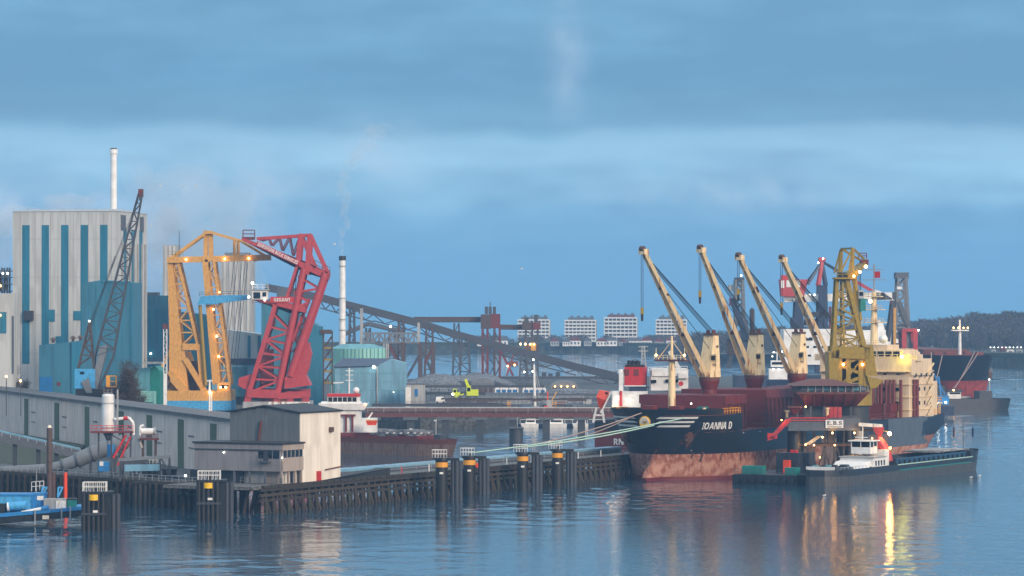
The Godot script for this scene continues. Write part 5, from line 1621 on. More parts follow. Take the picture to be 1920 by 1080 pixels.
	for a in dol:
		var d: float = H * F / (a[1] - YH)
		T("mooring_dolphin", "tarred dolphin pile with amber band, " + a[4], "dolphin", G(a[0], d, 0.0), 0.0, "banded dolphins along the jetty")
		var h: float = q(0, a[2]).y
		tube("pile", M.tar, Vector3(0, -3, 0), Vector3(0, h, 0), a[3])
		tube("band", M.amber, Vector3(0, h - 1.3, 0), Vector3(0, h - 0.35, 0), a[3] + 0.03)
		tube("cap", M.black, Vector3(0, h, 0), Vector3(0, h + 0.5, 0), a[3] + 0.35)
		box("number_plate", M.white, Vector3(0, h - 2.4, a[3] + 0.02), Vector3(0.7, 0.35, 0.06))
		box("cross_head", M.black, Vector3(1.3, h + 0.2, -0.6), Vector3(4.2, 0.5, 1.6))
		for k in 3:
			tube("sheet_column", M.dark_grey, Vector3(2.2 + k * 0.7, -3, -0.6 + 0.3 * (k % 2)), Vector3(2.2 + k * 0.7, h - 0.1, -0.6 + 0.3 * (k % 2)), 0.46)
		rail(M.white, [Vector3(-1.8, h + 0.5, -0.9), Vector3(1.0, h + 0.5, -0.9), Vector3(1.0, h + 0.5, 0.4), Vector3(-1.8, h + 0.5, 0.4), Vector3(-1.8, h + 0.5, -0.9)], 1.5, 0.55, 0.08)
		tube("bollard", M.black, Vector3(0, h + 0.5, 0), Vector3(0, h + 1.0, 0), 0.3)
	for a in [[398, 976, 902, 590, "big square dark dolphin before the loading house with yellow top mark"], [184, 994, 924, 590, "big square dark dolphin at the left beside the blue pontoon"]]:
		var d: float = H * F / (a[1] - YH)
		T("fender_dolphin", a[4], "dolphin", G(a[0], d, 0.0), 0.0, "square dolphins in the foreground")
		var h: float = q(0, a[2]).y
		box("core", M.black, Vector3(0, h / 2 - 1.5, 0), Vector3(4.6, h + 3, 2.6))
		for k in 5:
			tube("front_pile", M.tar, Vector3(-2.2 + k * 0.8, -3, 1.5), Vector3(-2.2 + k * 0.8, h, 1.5), 0.4)
		for k in 3:
			tube("side_pile", M.dark_grey, Vector3(1.8 + k * 0.75, -3, 0.5 - k * 0.4), Vector3(1.8 + k * 0.75, h - 0.2, 0.5 - k * 0.4), 0.44)
		box("cross_beam", M.dark_grey, Vector3(-0.4, h * 0.45, 1.95), Vector3(4.2, 0.4, 0.2))
		tube("top_mark", M.signal_yellow, Vector3(-0.5, h - 1.15, 1.2), Vector3(-0.5, h - 0.2, 1.2), 1.0)
		box("number_plate", M.white, Vector3(-0.2, h - 3.0, 1.96), Vector3(0.8, 0.4, 0.06))
		box("cap", M.black, Vector3(0, h + 0.1, 0), Vector3(5.2, 0.4, 3.6))
		rail(M.white, [Vector3(-2.4, h + 0.3, 1.6), Vector3(1.4, h + 0.3, 1.6), Vector3(1.4, h + 0.3, -1.2), Vector3(-2.4, h + 0.3, -1.2), Vector3(-2.4, h + 0.3, 1.6)], 1.5, 0.6, 0.09)
		tube("bollard", M.black, Vector3(-0.5, h + 0.3, 0), Vector3(-0.5, h + 1.0, 0), 0.35)
	for a in [[284, 940, 870, "slim dark pile cluster under the silo jetty"], [263, 950, 905, "short dark pile beside the pile cluster"], [318, 935, 880, "dark pile group at the open water gap"]]:
		var d: float = H * F / (a[1] - YH)
		T("pile_cluster", a[3], "pile", G(a[0], d, 0.0), 0.0, "dark piles left of the loading house")
		for k in 3:
			tube("pile", M.tar, Vector3(-0.9 + k * 0.9, -3, 0.3 * (k % 2)), Vector3(-0.9 + k * 0.9, q(0, a[2]).y, 0.3 * (k % 2)), 0.5)
		box("cap", M.black, q(a[0], a[2], 0), Vector3(3, 0.4, 1.6))
		if a[0] == 284:
			rail(M.white, [q(275, 869, 0.8), q(294, 869, 0.8)], 1.4, 0.5, 0.08)


# ---------------------------------------------------------------- left foreground: timber quay, chute, silo, blue pontoon
func left_foreground() -> void:
	T("timber_quay", "old timber quay with sheet piling left of the loading house", "quay", Vector3(-52.0, 0.0, -632.0), PI - atan2(59.0, 50.0))
	# local x runs along the quay to the left; the water side is local -z
	var L := 96.0
	box("deck", M.wood, Vector3(L / 2, 4.6, 2.6), Vector3(L, 0.5, 6.5))
	box("edge_beam", M.wood_b, Vector3(L / 2, 4.5, -0.9), Vector3(L, 0.6, 0.5))
	box("edge_beam", M.wood_green, Vector3(L / 2, 2.9, -0.9), Vector3(L, 0.5, 0.4))
	for k in 44:
		var x := 1.0 + k * 2.15
		if x > 12.0:
			box("sheet_plank", M.wood_green if k % 5 == 0 else (M.wood_b if k % 2 else M.wood), Vector3(x, 2.2, -0.45 - 0.14 * (k % 2)), Vector3(2.0, 4.2, 0.25))
		tube("pile", M.wood_b if k % 3 == 0 else M.wood, Vector3(x, -2, -1.2), Vector3(x, 4.4 + (0.5 if k % 7 == 0 else 0.0), -1.2), 0.36)
		box("rail_post", M.light_grey, Vector3(x, 5.4, -0.7), Vector3(0.09, 1.1, 0.09))
	for h in [5.4, 5.95]:
		bar("handrail", M.light_grey, Vector3(0, h, -0.7), Vector3(L, h, -0.7), 0.08)
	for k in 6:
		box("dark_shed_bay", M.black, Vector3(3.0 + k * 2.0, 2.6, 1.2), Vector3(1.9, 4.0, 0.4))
	T("walkway", "covered sloping walkway with pale handrail rising to the left edge", "walkway", G(75, 715.0, 4.0))
	bar("deck", M.mid_grey, q(-60, 806, 0), q(152, 852, 0), 1.6, 2.4)
	bar("handrail", M.pale_blue, q(-60, 794, 1.2), q(152, 841, 1.2), 0.35)
	for k in 14:
		var t := k / 13.0
		bar("baluster", M.light_grey, q(lerpf(-60, 152, t), lerpf(803, 849, t), 1.2), q(lerpf(-60, 152, t), lerpf(794, 841, t), 1.2), 0.14)
	for x in [-20, 28, 72, 106, 134]:
		bar("leg", M.dark_grey, q(x, 878, 0), q(x, 824 + x * 0.2, 0), 0.8)
	T("conveyor_tube", "fat grey conveyor tube curving down to the quay", "conveyor", G(120, 690.0, 4.0))
	var pts := [[-50, 886, 0.9], [40, 881, 0.9], [90, 878, 1.0], [118, 873, 1.25], [145, 863, 1.5], [172, 851, 1.55], [205, 838, 1.5], [236, 827, 1.3]]
	for k in pts.size() - 1:
		tube("tube_section", M.grey, q(pts[k][0], pts[k][1]), q(pts[k + 1][0] + 1, pts[k + 1][1] - 0.3), pts[k][2])
	for k in range(2, 7):
		tube("flange", M.mid_grey, q(pts[k][0], pts[k][1]), q(pts[k][0] + 3, pts[k][1] - 1), pts[k][2] + 0.16)
	for x in [60, 125, 170, 215]:
		bar("trestle", M.steel, q(x, 895, 0), q(x, 884 - maxf(0.0, x - 110) * 0.42, 0), 0.5)
	T("dust_silo", "white cylindrical dust silo on a red platform with pipes", "silo", G(204, 662.0, 4.5))
	tube("silo_shell", M.white, q(203, 808), q(203, 742), 1.22)
	tube("silo_top", M.white, q(203, 742), q(203, 738.5), 1.22, 0.9)
	tube("silo_band", M.light_grey, q(203, 757), q(203, 755), 1.27)
	tube("silo_band", M.light_grey, q(203, 803), q(203, 801), 1.27)
	tube("silo_hopper", M.mid_grey, q(204, 826), q(203, 808), 0.4, 1.15)
	tube("filter_drum", M.blue, q(209, 856), q(208, 833), 0.75)
	box("pump_box", M.blue, q(196, 874, 0.4), Vector3(sc(20), sc(18), 1.8))
	box("pump_plate", M.white, q(192, 869, 1.35), Vector3(sc(7), sc(8), 0.1))
	box("platform", M.dark_red, q(212, 809.5, 0), Vector3(sc(80), 0.35, 4.0))
	rail(M.bright_red, [q(173, 808, 2), q(252, 808, 2)], 1.1, 1.0, 0.1)
	for x in [186, 210, 232, 246]:
		bar("platform_leg", M.steel, q(x, 895, 0.8), q(x, 811, 0.8), 0.32)
	zigzag("leg_brace", M.steel_brown, q(210, 893, 0.8), q(210, 815, 0.8), q(246, 893, 0.8), q(246, 815, 0.8), 4, 0.22)
	bar("red_strut", M.bright_red, q(214, 858, 1.2), q(238, 815, 1.2), 0.4)
	bar("red_strut", M.bright_red, q(222, 872, 1.2), q(246, 818, 1.2), 0.35)
	tube("bend_pipe", M.white, q(216, 786, 1), q(243, 783, 1), 0.3)
	tube("bend_pipe", M.white, q(243, 783, 1), q(251, 793, 1), 0.3)
	tube("bend_pipe", M.white, q(251, 793, 1), q(251, 815, 1), 0.3)
	tube("pipe_collar", M.bright_red, q(233, 784, 1), q(241, 783.5, 1), 0.38)
	bar("ladder", M.light_grey, q(222, 808, 1.2), q(222, 730, 1.2), 0.3)
	rail(M.light_grey, [q(196, 740, 0.9), q(211, 740, 0.9)], 0.9, 0.7, 0.06)
	T("blower_unit", "white blower drum with elbow pipe on a rusty bracket", "machine", G(279, 668.0, 4.5))
	tube("drum", M.white, q(265, 809, 0), q(291, 809, 0), 0.65)
	tube("drum_end", M.light_grey, q(289, 809, 0), q(292, 809, 0), 0.8)
	tube("elbow", M.white, q(263, 816, 0.2), q(263, 800, 0.2), 0.26)
	tube("elbow", M.white, q(263, 800, 0.2), q(270, 797, 0.2), 0.26)
	tube("drop_pipe", M.light_grey, q(260, 822, 0.3), q(266, 840, 0.3), 0.3)
	box("bracket", M.brown_red, q(280, 823, 0), Vector3(sc(34), 0.4, 2.4))
	rail(M.dark_red, [q(266, 823, 1.2), q(296, 823, 1.2)], 0.9, 1.0, 0.08)
	for x in [268, 292]:
		bar("bracket_leg", M.steel_brown, q(x, 890, 0), q(x, 824, 0), 0.45)
	T("service_gantry", "low steel service gantry between silo and loading house", "gantry", G(288, 655.0, 4.5))
	bar("beam", M.grey, q(222, 862, 0), q(320, 856, 0), 0.6)
	bar("beam", M.pale_blue, q(235, 877, 0.8), q(300, 876, 0.8), 1.2)
	for x in [226, 252, 276, 300, 318]:
		bar("post", M.steel, q(x, 902, 0), q(x, 858, 0), 0.4)
	zigzag("brace", M.steel, q(226, 895, 0), q(318, 895, 0), q(226, 862, 0), q(318, 858, 0), 6, 0.25)
	T("mooring_pole", "tall brown steel mooring pole with a pale cap", "pole", G(93, 612.0, 0.0))
	tube("pole", M.steel_brown, q(93, 975), q(93, 802), 0.5)
	tube("cap", M.wall_cream, q(93, 802), q(93, 797), 0.42, 0.25)
	T("marker_pile", "bright orange marker pile by the quay", "pile", G(123, 640.0, 0.0))
	tube("pile", M.orange, q(123, 955), q(123, 886), 0.34)
	T("marker_pile", "short orange brown marker pile left of the bright one", "pile", G(101, 645.0, 0.0))
	tube("pile", M.rust_brown, q(101, 950), q(101, 886), 0.34)
	# blue work pontoon
	T("work_pontoon", "blue work pontoon with tank, power pack and white pipe", "pontoon", G(60, 590.0, 0.0))
	hexa("hull", M.black, [q(-90, 990, 1), q(150, 968, 1), q(150, 968, -9), q(-90, 990, -9)], [q(-90, 975, 1), q(157, 955, 1), q(157, 955, -9), q(-90, 975, -9)])
	hexa("deck_edge", M.blue, [q(-90, 977, 1.25), q(158, 955, 1.25), q(158, 955, -9), q(-90, 977, -9)], [q(-90, 969, 1.25), q(158, 949, 1.25), q(158, 949, -9), q(-90, 969, -9)])
	box("engine_house", M.sky_blue, q(18, 944, -3), Vector3(sc(96), sc(30), 4.5))
	box("house_roof", M.blue, q(30, 928, -3), Vector3(sc(104), 0.3, 5))
	box("control_cabin", M.blue, q(70, 940, -2.4), Vector3(sc(24), sc(30), 3.6))
	box("cabin_sign", M.white, q(75, 934, -0.55), Vector3(sc(12), sc(8), 0.1))
	tube("fuel_tank", M.sky_blue, q(18, 949, 0.3), q(50, 947, 0.3), 0.75)
	tube("tank_end", M.white, q(15, 950, 0.3), q(19, 949.8, 0.3), 0.77)
	box("winch", M.black, q(2, 953, 0), Vector3(sc(18), sc(18), 2))
	tube("white_pipe", M.white, q(42, 961, 0.9), q(82, 953, 0.9), 0.34)
	tube("pipe_joint", M.blue, q(80, 954, 0.9), q(93, 951, 0.9), 0.46)
	box("power_pack", M.light_grey, q(104, 945, -0.6), Vector3(sc(42), sc(20), 2.2))
	box("power_pack_end", M.white_rust, q(115, 947, 0.55), Vector3(sc(18), sc(17), 0.2))
	box("dark_crate", M.green_box, q(134, 943, -1), Vector3(sc(16), sc(14), 1.8))
	box("crate_lid", M.black, q(134, 936, -1), Vector3(sc(18), 0.25, 2))
	for x in [78, 108]:
		for s in [-1, 1]:
			bar("reel_frame", M.sky_blue, q(x - 5, 935, -4), q(x + 4 * s, 916, -4), 0.28)
		bar("reel_frame", M.sky_blue, q(x - 5, 916, -4), q(x + 5, 916, -4), 0.25)
	rail(M.white, [q(52, 924, -5), q(75, 922, -5)], 1.6, 0.6, 0.09)
	for x in [20, 55, 88, 120, 145]:
		box("fender", M.black if x != 88 else M.wall_cream, q(x, 976 - x * 0.08, 1.3), Vector3(sc(12), sc(7), 0.3))
	for x in [68, 118, 134]:
		tube("hull_pole", M.light_grey, q(x, 990 - x * 0.1, 1.5), q(x, 962 - x * 0.1, 1.5), 0.12)
	bar("aerial", M.light_grey, q(64, 925, -3), q(64, 880, -3), 0.1)
	T("dark_workboat", "dark moored workboat in the gap beside the loading house", "boat", G(335, 655.0, 0.0))
	hexa("hull", M.navy, [q(300, 945, 2), q(366, 945, 2), q(366, 945, -2), q(300, 945, -2)], [q(296, 918, 2.5), q(372, 918, 2.5), q(372, 918, -2.5), q(296, 918, -2.5)])
	box("deckhouse", M.hull_dark, q(335, 905, 0), Vector3(sc(58), sc(26), 3.6))
	box("rubbing_strake", M.light_grey, q(334, 919, 2.6), Vector3(sc(70), 0.18, 0.15))
	box("window", M.glass, q(335, 900, 1.83), Vector3(sc(44), sc(6), 0.06))
	lamp("cold", q(350, 891, 2.2), 0.32, 0.6)

# ---------------------------------------------------------------- river coaster behind the jetty
func coaster() -> void:
	T("river_coaster", "rusty river coaster with white wheelhouse and red wheelhouse roof", "ship", G(845, 872.0, 0.0), PI - 0.78)
	# the stem at local x = 0, the stern behind the loading house
	cur.rotation.y = PI - 0.62
	var stem := func(h: float) -> float: return -h * 0.35
	var stern := func(_h: float) -> float: return 62.0
	var half := func(x: float, h: float) -> float:
		return 4.9 * pow(clampf((x + h * 0.35 + 0.3) / 8.0, 0.02, 1.0), 0.5)
	hull("hull_plating", M.hull_brown, [-1.0, 1.0, 2.9], stem, stern, half)
	hull("sheer_strake", M.brown_red, [2.9, 3.5, 4.2], stem, stern, half)
	deck_plate("deck", M.steel_brown, 3.6, stem, stern, half)
	cur.rotation.y = 0.0
	var ship := cur
	cur.rotation.y = PI - 0.62
	for k in 2:
		box("hatch_coaming", M.dark_red, Vector3(17 + k * 21.0, 4.2, 0), Vector3(19, 1.4, 7.6))
		var st := Node3D.new()
		st.name = "hatch_tarpaulin"
		ship.add_child(st, true)
		for j in 6:
			box("tarpaulin_bay", M.ore, Vector3(9.6 + k * 21.0 + j * 3.0, 5.45 + 0.3 * sin(j * 1.7 + k), 0), Vector3(3.0, 1.2, 7.8), 0.0, st)
	for s in [-1.0, 1.0]:
		for k in 12:
			box("stanchion", M.dark_red, Vector3(6 + k * 3.4, 4.5, s * 4.7), Vector3(0.18, 0.9, 0.18))
	box("fore_winch", M.steel, Vector3(3.4, 4.5, 0), Vector3(2, 1.6, 2.4))
	tube("fore_mast", M.light_grey, Vector3(4.6, 3.6, 0), Vector3(4.6, 9, 0), 0.16)
	# wheelhouse, a thing-sized block standing square to the camera
	var block := T("wheelhouse_block", "white stern house of the coaster with red edged roof and masts", "wheelhouse", G(650, 858.0, 3.6))
	box("lower_house", M.white, q(672, 797, 0), Vector3(sc(70), sc(26), 6))
	box("mid_house", M.white, q(640, 778, -0.5), Vector3(sc(74), sc(50), 6.4))
	hexa("bridge_deck", M.white, [q(606, 768, 3.4), q(684, 768, 3.4), q(684, 768, -3.4), q(606, 768, -3.4)], [q(598, 756, 3.8), q(691, 756, 3.8), q(691, 756, -3.8), q(598, 756, -3.8)])
	box("wheelhouse", M.white, q(645, 748, 0), Vector3(sc(60), sc(14), 5))
	box("window_band", M.glass, q(643, 748.5, 2.55), Vector3(sc(54), sc(8), 0.1))
	for k in 7:
		box("window_post", M.white, q(616 + k * 9.0, 748.5, 2.62), Vector3(0.12, sc(8), 0.06))
	box("roof", M.bright_red, q(645, 740.5, 0), Vector3(sc(61), sc(5), 5.6))
	for x in [622, 634, 655, 666]:
		bar("roof_mast", M.light_grey, q(x, 738, 0), q(x, 716 if x == 655 else 722, 0), 0.16)
	bar("mast", M.white, q(655, 740), q(655, 690), 0.3)
	for y in [695, 703, 713]:
		bar("mast_arm", M.white, q(648, y), q(663, y), 0.16)
	ball("radar_dome", M.white, q(668, 732), Vector3.ONE * 0.8)
	bar("radar", M.white, q(625, 718), q(644, 717), 0.3)
	hexa("stern_brace", M.white, [q(688, 786, 2), q(698, 772, 2), q(698, 772, 1.4), q(688, 786, 1.4)], [q(690, 788, 2), q(700, 774, 2), q(700, 774, 1.4), q(690, 788, 1.4)])
	for x in [650, 662]:
		bar("red_frame", M.dark_red, q(x, 808, 3.4), q(x, 776, 3.4), 0.5)
	bar("red_frame", M.dark_red, q(640, 778, 3.4), q(668, 778, 3.4), 0.5)
	box("red_deck", M.dark_red, q(664, 813, 2), Vector3(sc(60), sc(6), 6))
	lamp("warm", q(686, 757, 3.9), 0.25)
	join(block, ship, "wheelhouse_block")
	T("lifeboat", "orange open rescue boat beside the coaster's white house", "lifeboat", G(697, 850.0, 7.0))
	taper("boat_hull", M.orange, q(697, 797), Vector2(2.0, 1.2), q(697, 789), Vector2(2.9, 1.7))
	box("cover", M.yellow, q(697, 788, 0), Vector3(2.6, 0.2, 1.4))
	box("cradle", M.white, q(694, 803, 0), Vector3(sc(24), sc(12), 1.6))

# ---------------------------------------------------------------- ship with the red funnel, stern towards us
func red_funnel_ship() -> void:
	T("cargo_ship", "dark red hulled cargo ship with red funnel seen from astern", "ship", G(1160, 845.0, 0.0), TH)
	# local x runs forward, away from us
	var stem := func(_h: float) -> float: return 0.0
	var stern := func(_h: float) -> float: return 118.0
	var half := func(x: float, h: float) -> float:
		return 6.5 + 3.0 * clampf(x / 10.0, 0.0, 1.0) * clampf(h / 5.0, 0.3, 1.0)
	hull("hull_plating", M.dark_red, [-1.5, 3.0, 7.2], stem, stern, half)
	hull("sheer_strake", M.hull_black, [7.2, 9.4], stem, stern, half)
	deck_plate("deck", M.brown_red, 7.3, stem, stern, half)
	box("transom", M.dark_red, Vector3(-0.1, 3.0, 0), Vector3(0.5, 8.4, 12.6))
	for k in 3:
		box("draught_mark", M.white, Vector3(-0.4, 2.0 + 0.2 * k, -1 + k * 2.2), Vector3(0.1, 0.9, 0.5))
	text("stern_lettering", M.white, "RN", Vector3(-0.45, 4.6, 0.2), 1.5, 2.6, Basis(Vector3.UP, -PI / 2))
	for k in 4:
		box("hatch_cover", M.dark_red, Vector3(46 + k * 18.0, 9.4, 0), Vector3(16, 3.2, 13))
	var t := cur
	# stern house, measured at its own distance
	var house := T("stern_house", "white stern house of red funnel ship with bridge wings", "deckhouse", G(1225, 868.0, 7.4))
	box("funnel_casing", M.navy, q(1196, 733, 0), Vector3(sc(32), sc(24), 5))
	hexa("funnel", M.bright_red, [q(1170, 722, 3), q(1203, 722, 3), q(1214, 720, -3), q(1180, 720, -3)], [q(1170, 688, 3), q(1203, 688, 3), q(1214, 686, -3), q(1180, 686, -3)])
	box("funnel_mark", M.dark_red, q(1174, 698, 3.05), Vector3(sc(9), sc(12), 0.1))
	box("funnel_mark", M.dark_red, q(1192, 698, 3.05), Vector3(sc(9), sc(12), 0.1))
	box("funnel_top", M.black, q(1190, 685.5, 0), Vector3(sc(36), sc(4), 5))
	for x in [1179, 1187, 1195]:
		tube("exhaust_pipe", M.black, q(x, 684, 0.4), q(x + 2, 676, 0.4), 0.6)
	box("casing_trim", M.white, q(1190, 723, 0.2), Vector3(sc(40), sc(2), 6))
	box("lower_house", M.white, q(1180, 748, 1), Vector3(sc(66), sc(30), 7))
	box("vent_post", M.white, q(1164, 722, 2), Vector3(sc(8), sc(50), 2))
	tube("vent_head", M.white, q(1164, 700, 2), q(1164, 692, 2), 1.0, 0.7)
	tube("red_post", M.bright_red, q(1163, 760, 4.6), q(1163, 732, 4.6), 0.35)
	box("bridge_house", M.white, q(1255, 712, -3), Vector3(sc(70), sc(40), 8))
	box("bridge_top", M.white, q(1255, 698, -3), Vector3(sc(66), sc(14), 9))
	box("bridge_wing", M.white, q(1280, 704, -1), Vector3(sc(18), sc(10), 6))
	for a in [[1225, 715, 10], [1253, 714, 12], [1266, 714, 11]]:
		box("window", M.glass, q(a[0], a[1], 1.55), Vector3(sc(a[2]), sc(6), 0.1))
	tube("lifebuoy", M.bright_red, q(1276, 719, 2.1), q(1276, 719, 2.3), 0.6)
	rail(M.white, [q(1215, 699, 1.5), q(1288, 697, 1.5)], 1.4, 1.4, 0.12)
	bar("provision_crane", M.white, q(1279, 704, 1), q(1255, 658, 1), 1.0, 0.8)
	ball("radar_dome", M.white, q(1258, 691), Vector3.ONE * 1.0)
	for s in [-1, 1]:
		bar("mast_leg", M.light_grey, q(1207 + s * 4, 688, 0), q(1206 + s * 2, 648, 0), 0.3)
	zigzag("mast_brace", M.light_grey, q(1203, 688, 0), q(1204, 648, 0), q(1211, 688, 0), q(1208, 648, 0), 6, 0.2)
	for y in [650, 658]:
		bar("mast_arm", M.light_grey, q(1197, y), q(1215, y), 0.3)
	for a in [[1155, 744, 0.55], [1179, 743, 0.55]]:
		box("lit_panel", M.white, q(a[0], a[1], 4.6), Vector3(sc(12), sc(9), 0.1))
		lamp("cold", q(a[0], a[1] + 6, 5.4), 0.25, 1.2)
	lamp("warm", q(1148, 764, 5), 0.3, 1.5)
	join(house, t, "stern_house")
	T("free_fall_lifeboat", "orange free fall lifeboat hanging nose down on white davit", "lifeboat", G(1128, 842.0, 6.0))
	hexa("boat_hull", M.orange, [q(1122, 762, 0.5), q(1129, 769, 0.4), q(1129, 769, -0.4), q(1122, 762, -0.5)], [q(1118, 744, 1.5), q(1140, 752, 1.5), q(1140, 752, -1.5), q(1118, 744, -1.5)])
	hexa("boat_canopy", M.orange, [q(1118, 744, 1.5), q(1140, 752, 1.5), q(1140, 752, -1.5), q(1118, 744, -1.5)], [q(1124, 731, 1.0), q(1142, 734, 1.0), q(1142, 734, -1.0), q(1124, 731, -1.0)])
	box("boat_window", M.glass, q(1137, 737, 1.15), Vector3(0.6, 0.5, 0.3))
	for z in [-1.8, 1.8]:
		bar("davit_arm", M.white, q(1112, 792, z), q(1118, 764, z), 0.45)
		bar("davit_arm", M.white, q(1133, 792, z), q(1129, 768, z), 0.45)
		bar("slide_rail", M.white, q(1126, 774, z), q(1146, 734, z), 0.35)
	bar("davit_beam", M.white, q(1112, 778, 1.8), q(1133, 778, 1.8), 0.4)


# ---------------------------------------------------------------- the black bulk carrier at the jetty
const SX := 30.6
const SD := 748.0

func aboard(x: float, h: float, z: float) -> Vector3:   # from the carrier's own axes to the world
	return Vector3(SX + 0.46 * x + 0.888 * z, h, -(SD + 0.888 * x - 0.46 * z))

func plate_on(called: String, m: Material, half: Callable, x0: float, x1: float, h0: float, h1: float, lift: float, side := 1.0, skew := 0.0) -> void:
	# a painted band that follows the shell of the hull
	var st := SurfaceTool.new()
	st.begin(Mesh.PRIMITIVE_TRIANGLES)
	var n := 10
	for k in n:
		var p := []
		for j in [[k, h0], [k + 1, h0], [k + 1, h1], [k, h1]]:
			var x: float = lerpf(x0, x1, float(j[0]) / n) + skew * (j[1] - h0)
			var b: float = half.call(x, j[1])
			var bx: float = (half.call(x + 0.1, j[1]) - half.call(x - 0.1, j[1])) / 0.2
			var nn := Vector3(-bx, -0.12, 1.0).normalized()
			p.append(Vector3(x + nn.x * lift, j[1], side * (b + nn.z * lift)))
		face(st, [p[0], p[1], p[2]], Vector3(-1, 0, side))
		face(st, [p[0], p[2], p[3]], Vector3(-1, 0, side))
	st.generate_normals()
	mi(called, st.commit(), m)

func bulk_carrier() -> void:
	var ship := T("bulk_carrier", "black and rusty red bulk carrier moored at jetty with four cream cranes", "ship", Vector3(SX, 0, -SD), TH, "bulk carriers")
	var L := 148.0
	var stem := func(h: float) -> float:
		if h < 5.6:
			return -5.4 * pow(clampf((3.2 - absf(h - 0.6)) / 3.2, 0.0, 1.0), 0.5) + (0.0 if h < 3.0 else (h - 3.0) * 0.05)
		return -(h - 5.6) * 0.57
	var stern := func(h: float) -> float: return L - 10.0 + clampf(h, 0.0, 9.0) * 1.25
	var half := func(x: float, h: float) -> float:
		var s0: float = -(h - 5.6) * 0.57 if h > 5.6 else 0.0
		var run := lerpf(24.0, 16.0, clampf(h / 15.0, 0.0, 1.0))
		var t := clampf((x - s0) / run, 0.0, 1.0)
		var b := 13.2 * pow(1.0 - pow(1.0 - t, 2.1), 0.75 - 0.018 * h)
		if h < 5.6:
			var bulb := 1.9 * sqrt(clampf((x + 5.5) / 5.0, 0.0, 1.0)) * clampf((3.2 - absf(h - 0.6)) / 3.2, 0.0, 1.0)
			b = maxf(b, bulb)
		var a := clampf((L + 2.0 - x) / 24.0, 0.0, 1.0)
		return b * lerpf(lerpf(0.15, 0.8, clampf(h / 8.0, 0.0, 1.0)), 1.0, pow(a, 0.6))
	hull("waterline_band", M.dark_red, [-2.5, -1.0, 0.0, 0.75], stem, stern, half, 44)
	hull("boot_topping", M.boot, [0.75, 2.0, 3.3, 4.4, 5.6], stem, stern, half, 44)
	hull("topside", M.hull_black, [5.6, 8.0, 10.5], stem, stern, half, 44)
	var fstern := func(_h: float) -> float: return 17.0
	hull("forecastle", M.hull_black, [10.5, 12.5, 14.2], stem, fstern, half, 30)
	hull("bulwark", M.hull_black, [14.2, 15.4], stem, func(_h: float) -> float: return 7.5, half, 24)
	deck_plate("main_deck", M.brown_red, 10.4, stem, stern, half, 40)
	deck_plate("forecastle_deck", M.brown_red, 14.1, stem, fstern, half, 24)
	# faded grey quarter
	plate_on("faded_quarter", M.hull_grey, half, 104.0, L - 9.0, 3.6, 10.4, 0.05)
	plate_on("rust_band", M.hull_brown, half, 62.0, 104.0, 1.0, 7.0, 0.04)
	plate_on("scuffed_band", M.boot_grey, half, -1.0, 6.0, 1.0, 5.5, 0.03, -1.0)
	# bow stripes and emblem on both bows
	for s in [1.0, -1.0]:
		for k in 3:
			plate_on("bow_stripe", M.white, half, -4.15 + 0.5 * k, 0.95 - k * 0.25 if s > 0 else 3.0 - k * 0.6, 13.35 - k * 0.9, 13.35 - k * 0.9 + 0.42, 0.06, s)
		for k in 3:
			var sx := -0.5 + k * 1.6
			plate_on("rust_streak", M.rust_patch, half, sx, sx + 0.14, 5.7 + k * 0.5, 6.6 + k * 0.7, 0.05, s)
		var ax := 1.7
		plate_on("rust_area", M.rust_patch, half, 0.9, 2.5, 7.7, 9.9, 0.04, s)
		tube("anchor_pocket", M.rust_patch, Vector3(ax, 9.4, s * (half.call(ax, 9.4) - 0.5)), Vector3(ax - 0.2, 9.2, s * (half.call(ax, 9.4) + 0.35)), 1.1)
		bar("anchor", M.rust_brown, Vector3(ax - 0.3, 9.3, s * (half.call(ax, 9.3) + 0.5)), Vector3(ax - 0.5, 7.3, s * (half.call(ax, 7.6) + 0.9)), 0.5)
		for f in [-1.0, 1.0]:
			bar("anchor_fluke", M.rust_brown, Vector3(ax - 0.5, 7.4, s * (half.call(ax, 7.6) + 0.9)), Vector3(ax - 0.5 + f * 1.3, 8.8, s * (half.call(ax, 8.6) + 0.7)), 0.4)
	var e := Vector3(-4.35, 12.7, 0.0)
	tube("emblem_disc", M.black, e + Vector3(0.7, 0, 0), e + Vector3(-0.35, -0.05, 0), 1.75)
	tube("emblem_ring", M.signal_yellow, e + Vector3(-0.3, -0.05, 0), e + Vector3(-0.5, -0.06, 0), 1.3)
	tube("emblem_face", M.wall_cream, e + Vector3(-0.45, 0, 0), e + Vector3(-0.62, -0.06, 0), 1.08)
	tube("emblem_letter", M.ochre, e + Vector3(-0.6, 0.1, 0.1), e + Vector3(-0.7, 0.1, 0.1), 0.5)
	# name on the port bow, letter by letter along the flare
	var name_x := 2.9
	for c in "IOANNA D":
		if c != " ":
			var sl: float = (half.call(name_x + 0.5, 11.4) - half.call(name_x - 0.5, 11.4))
			var fl: float = (half.call(name_x, 12.5) - half.call(name_x, 11.0)) / 1.5
			text("name_letter", M.white, c, Vector3(name_x - sl * 0.16, 11.75, (half.call(name_x, 12.5) + half.call(name_x, 11.0)) / 2.0 + 0.2), 1.6, 0.32 if c == "I" else 1.2, Basis(Vector3.UP, -atan(sl)) * Basis(Vector3.RIGHT, atan(fl * cos(atan(sl)))))
		name_x += 0.75 if c == "I" else (1.25 if c != " " else 0.8)
	for k in 7:
		plate_on("rust_streak", M.rust_patch, half, 2.5 + k * 1.3, 2.62 + k * 1.3, 9.6 + (k * 5 % 3) * 0.5, 11.2, 0.05)
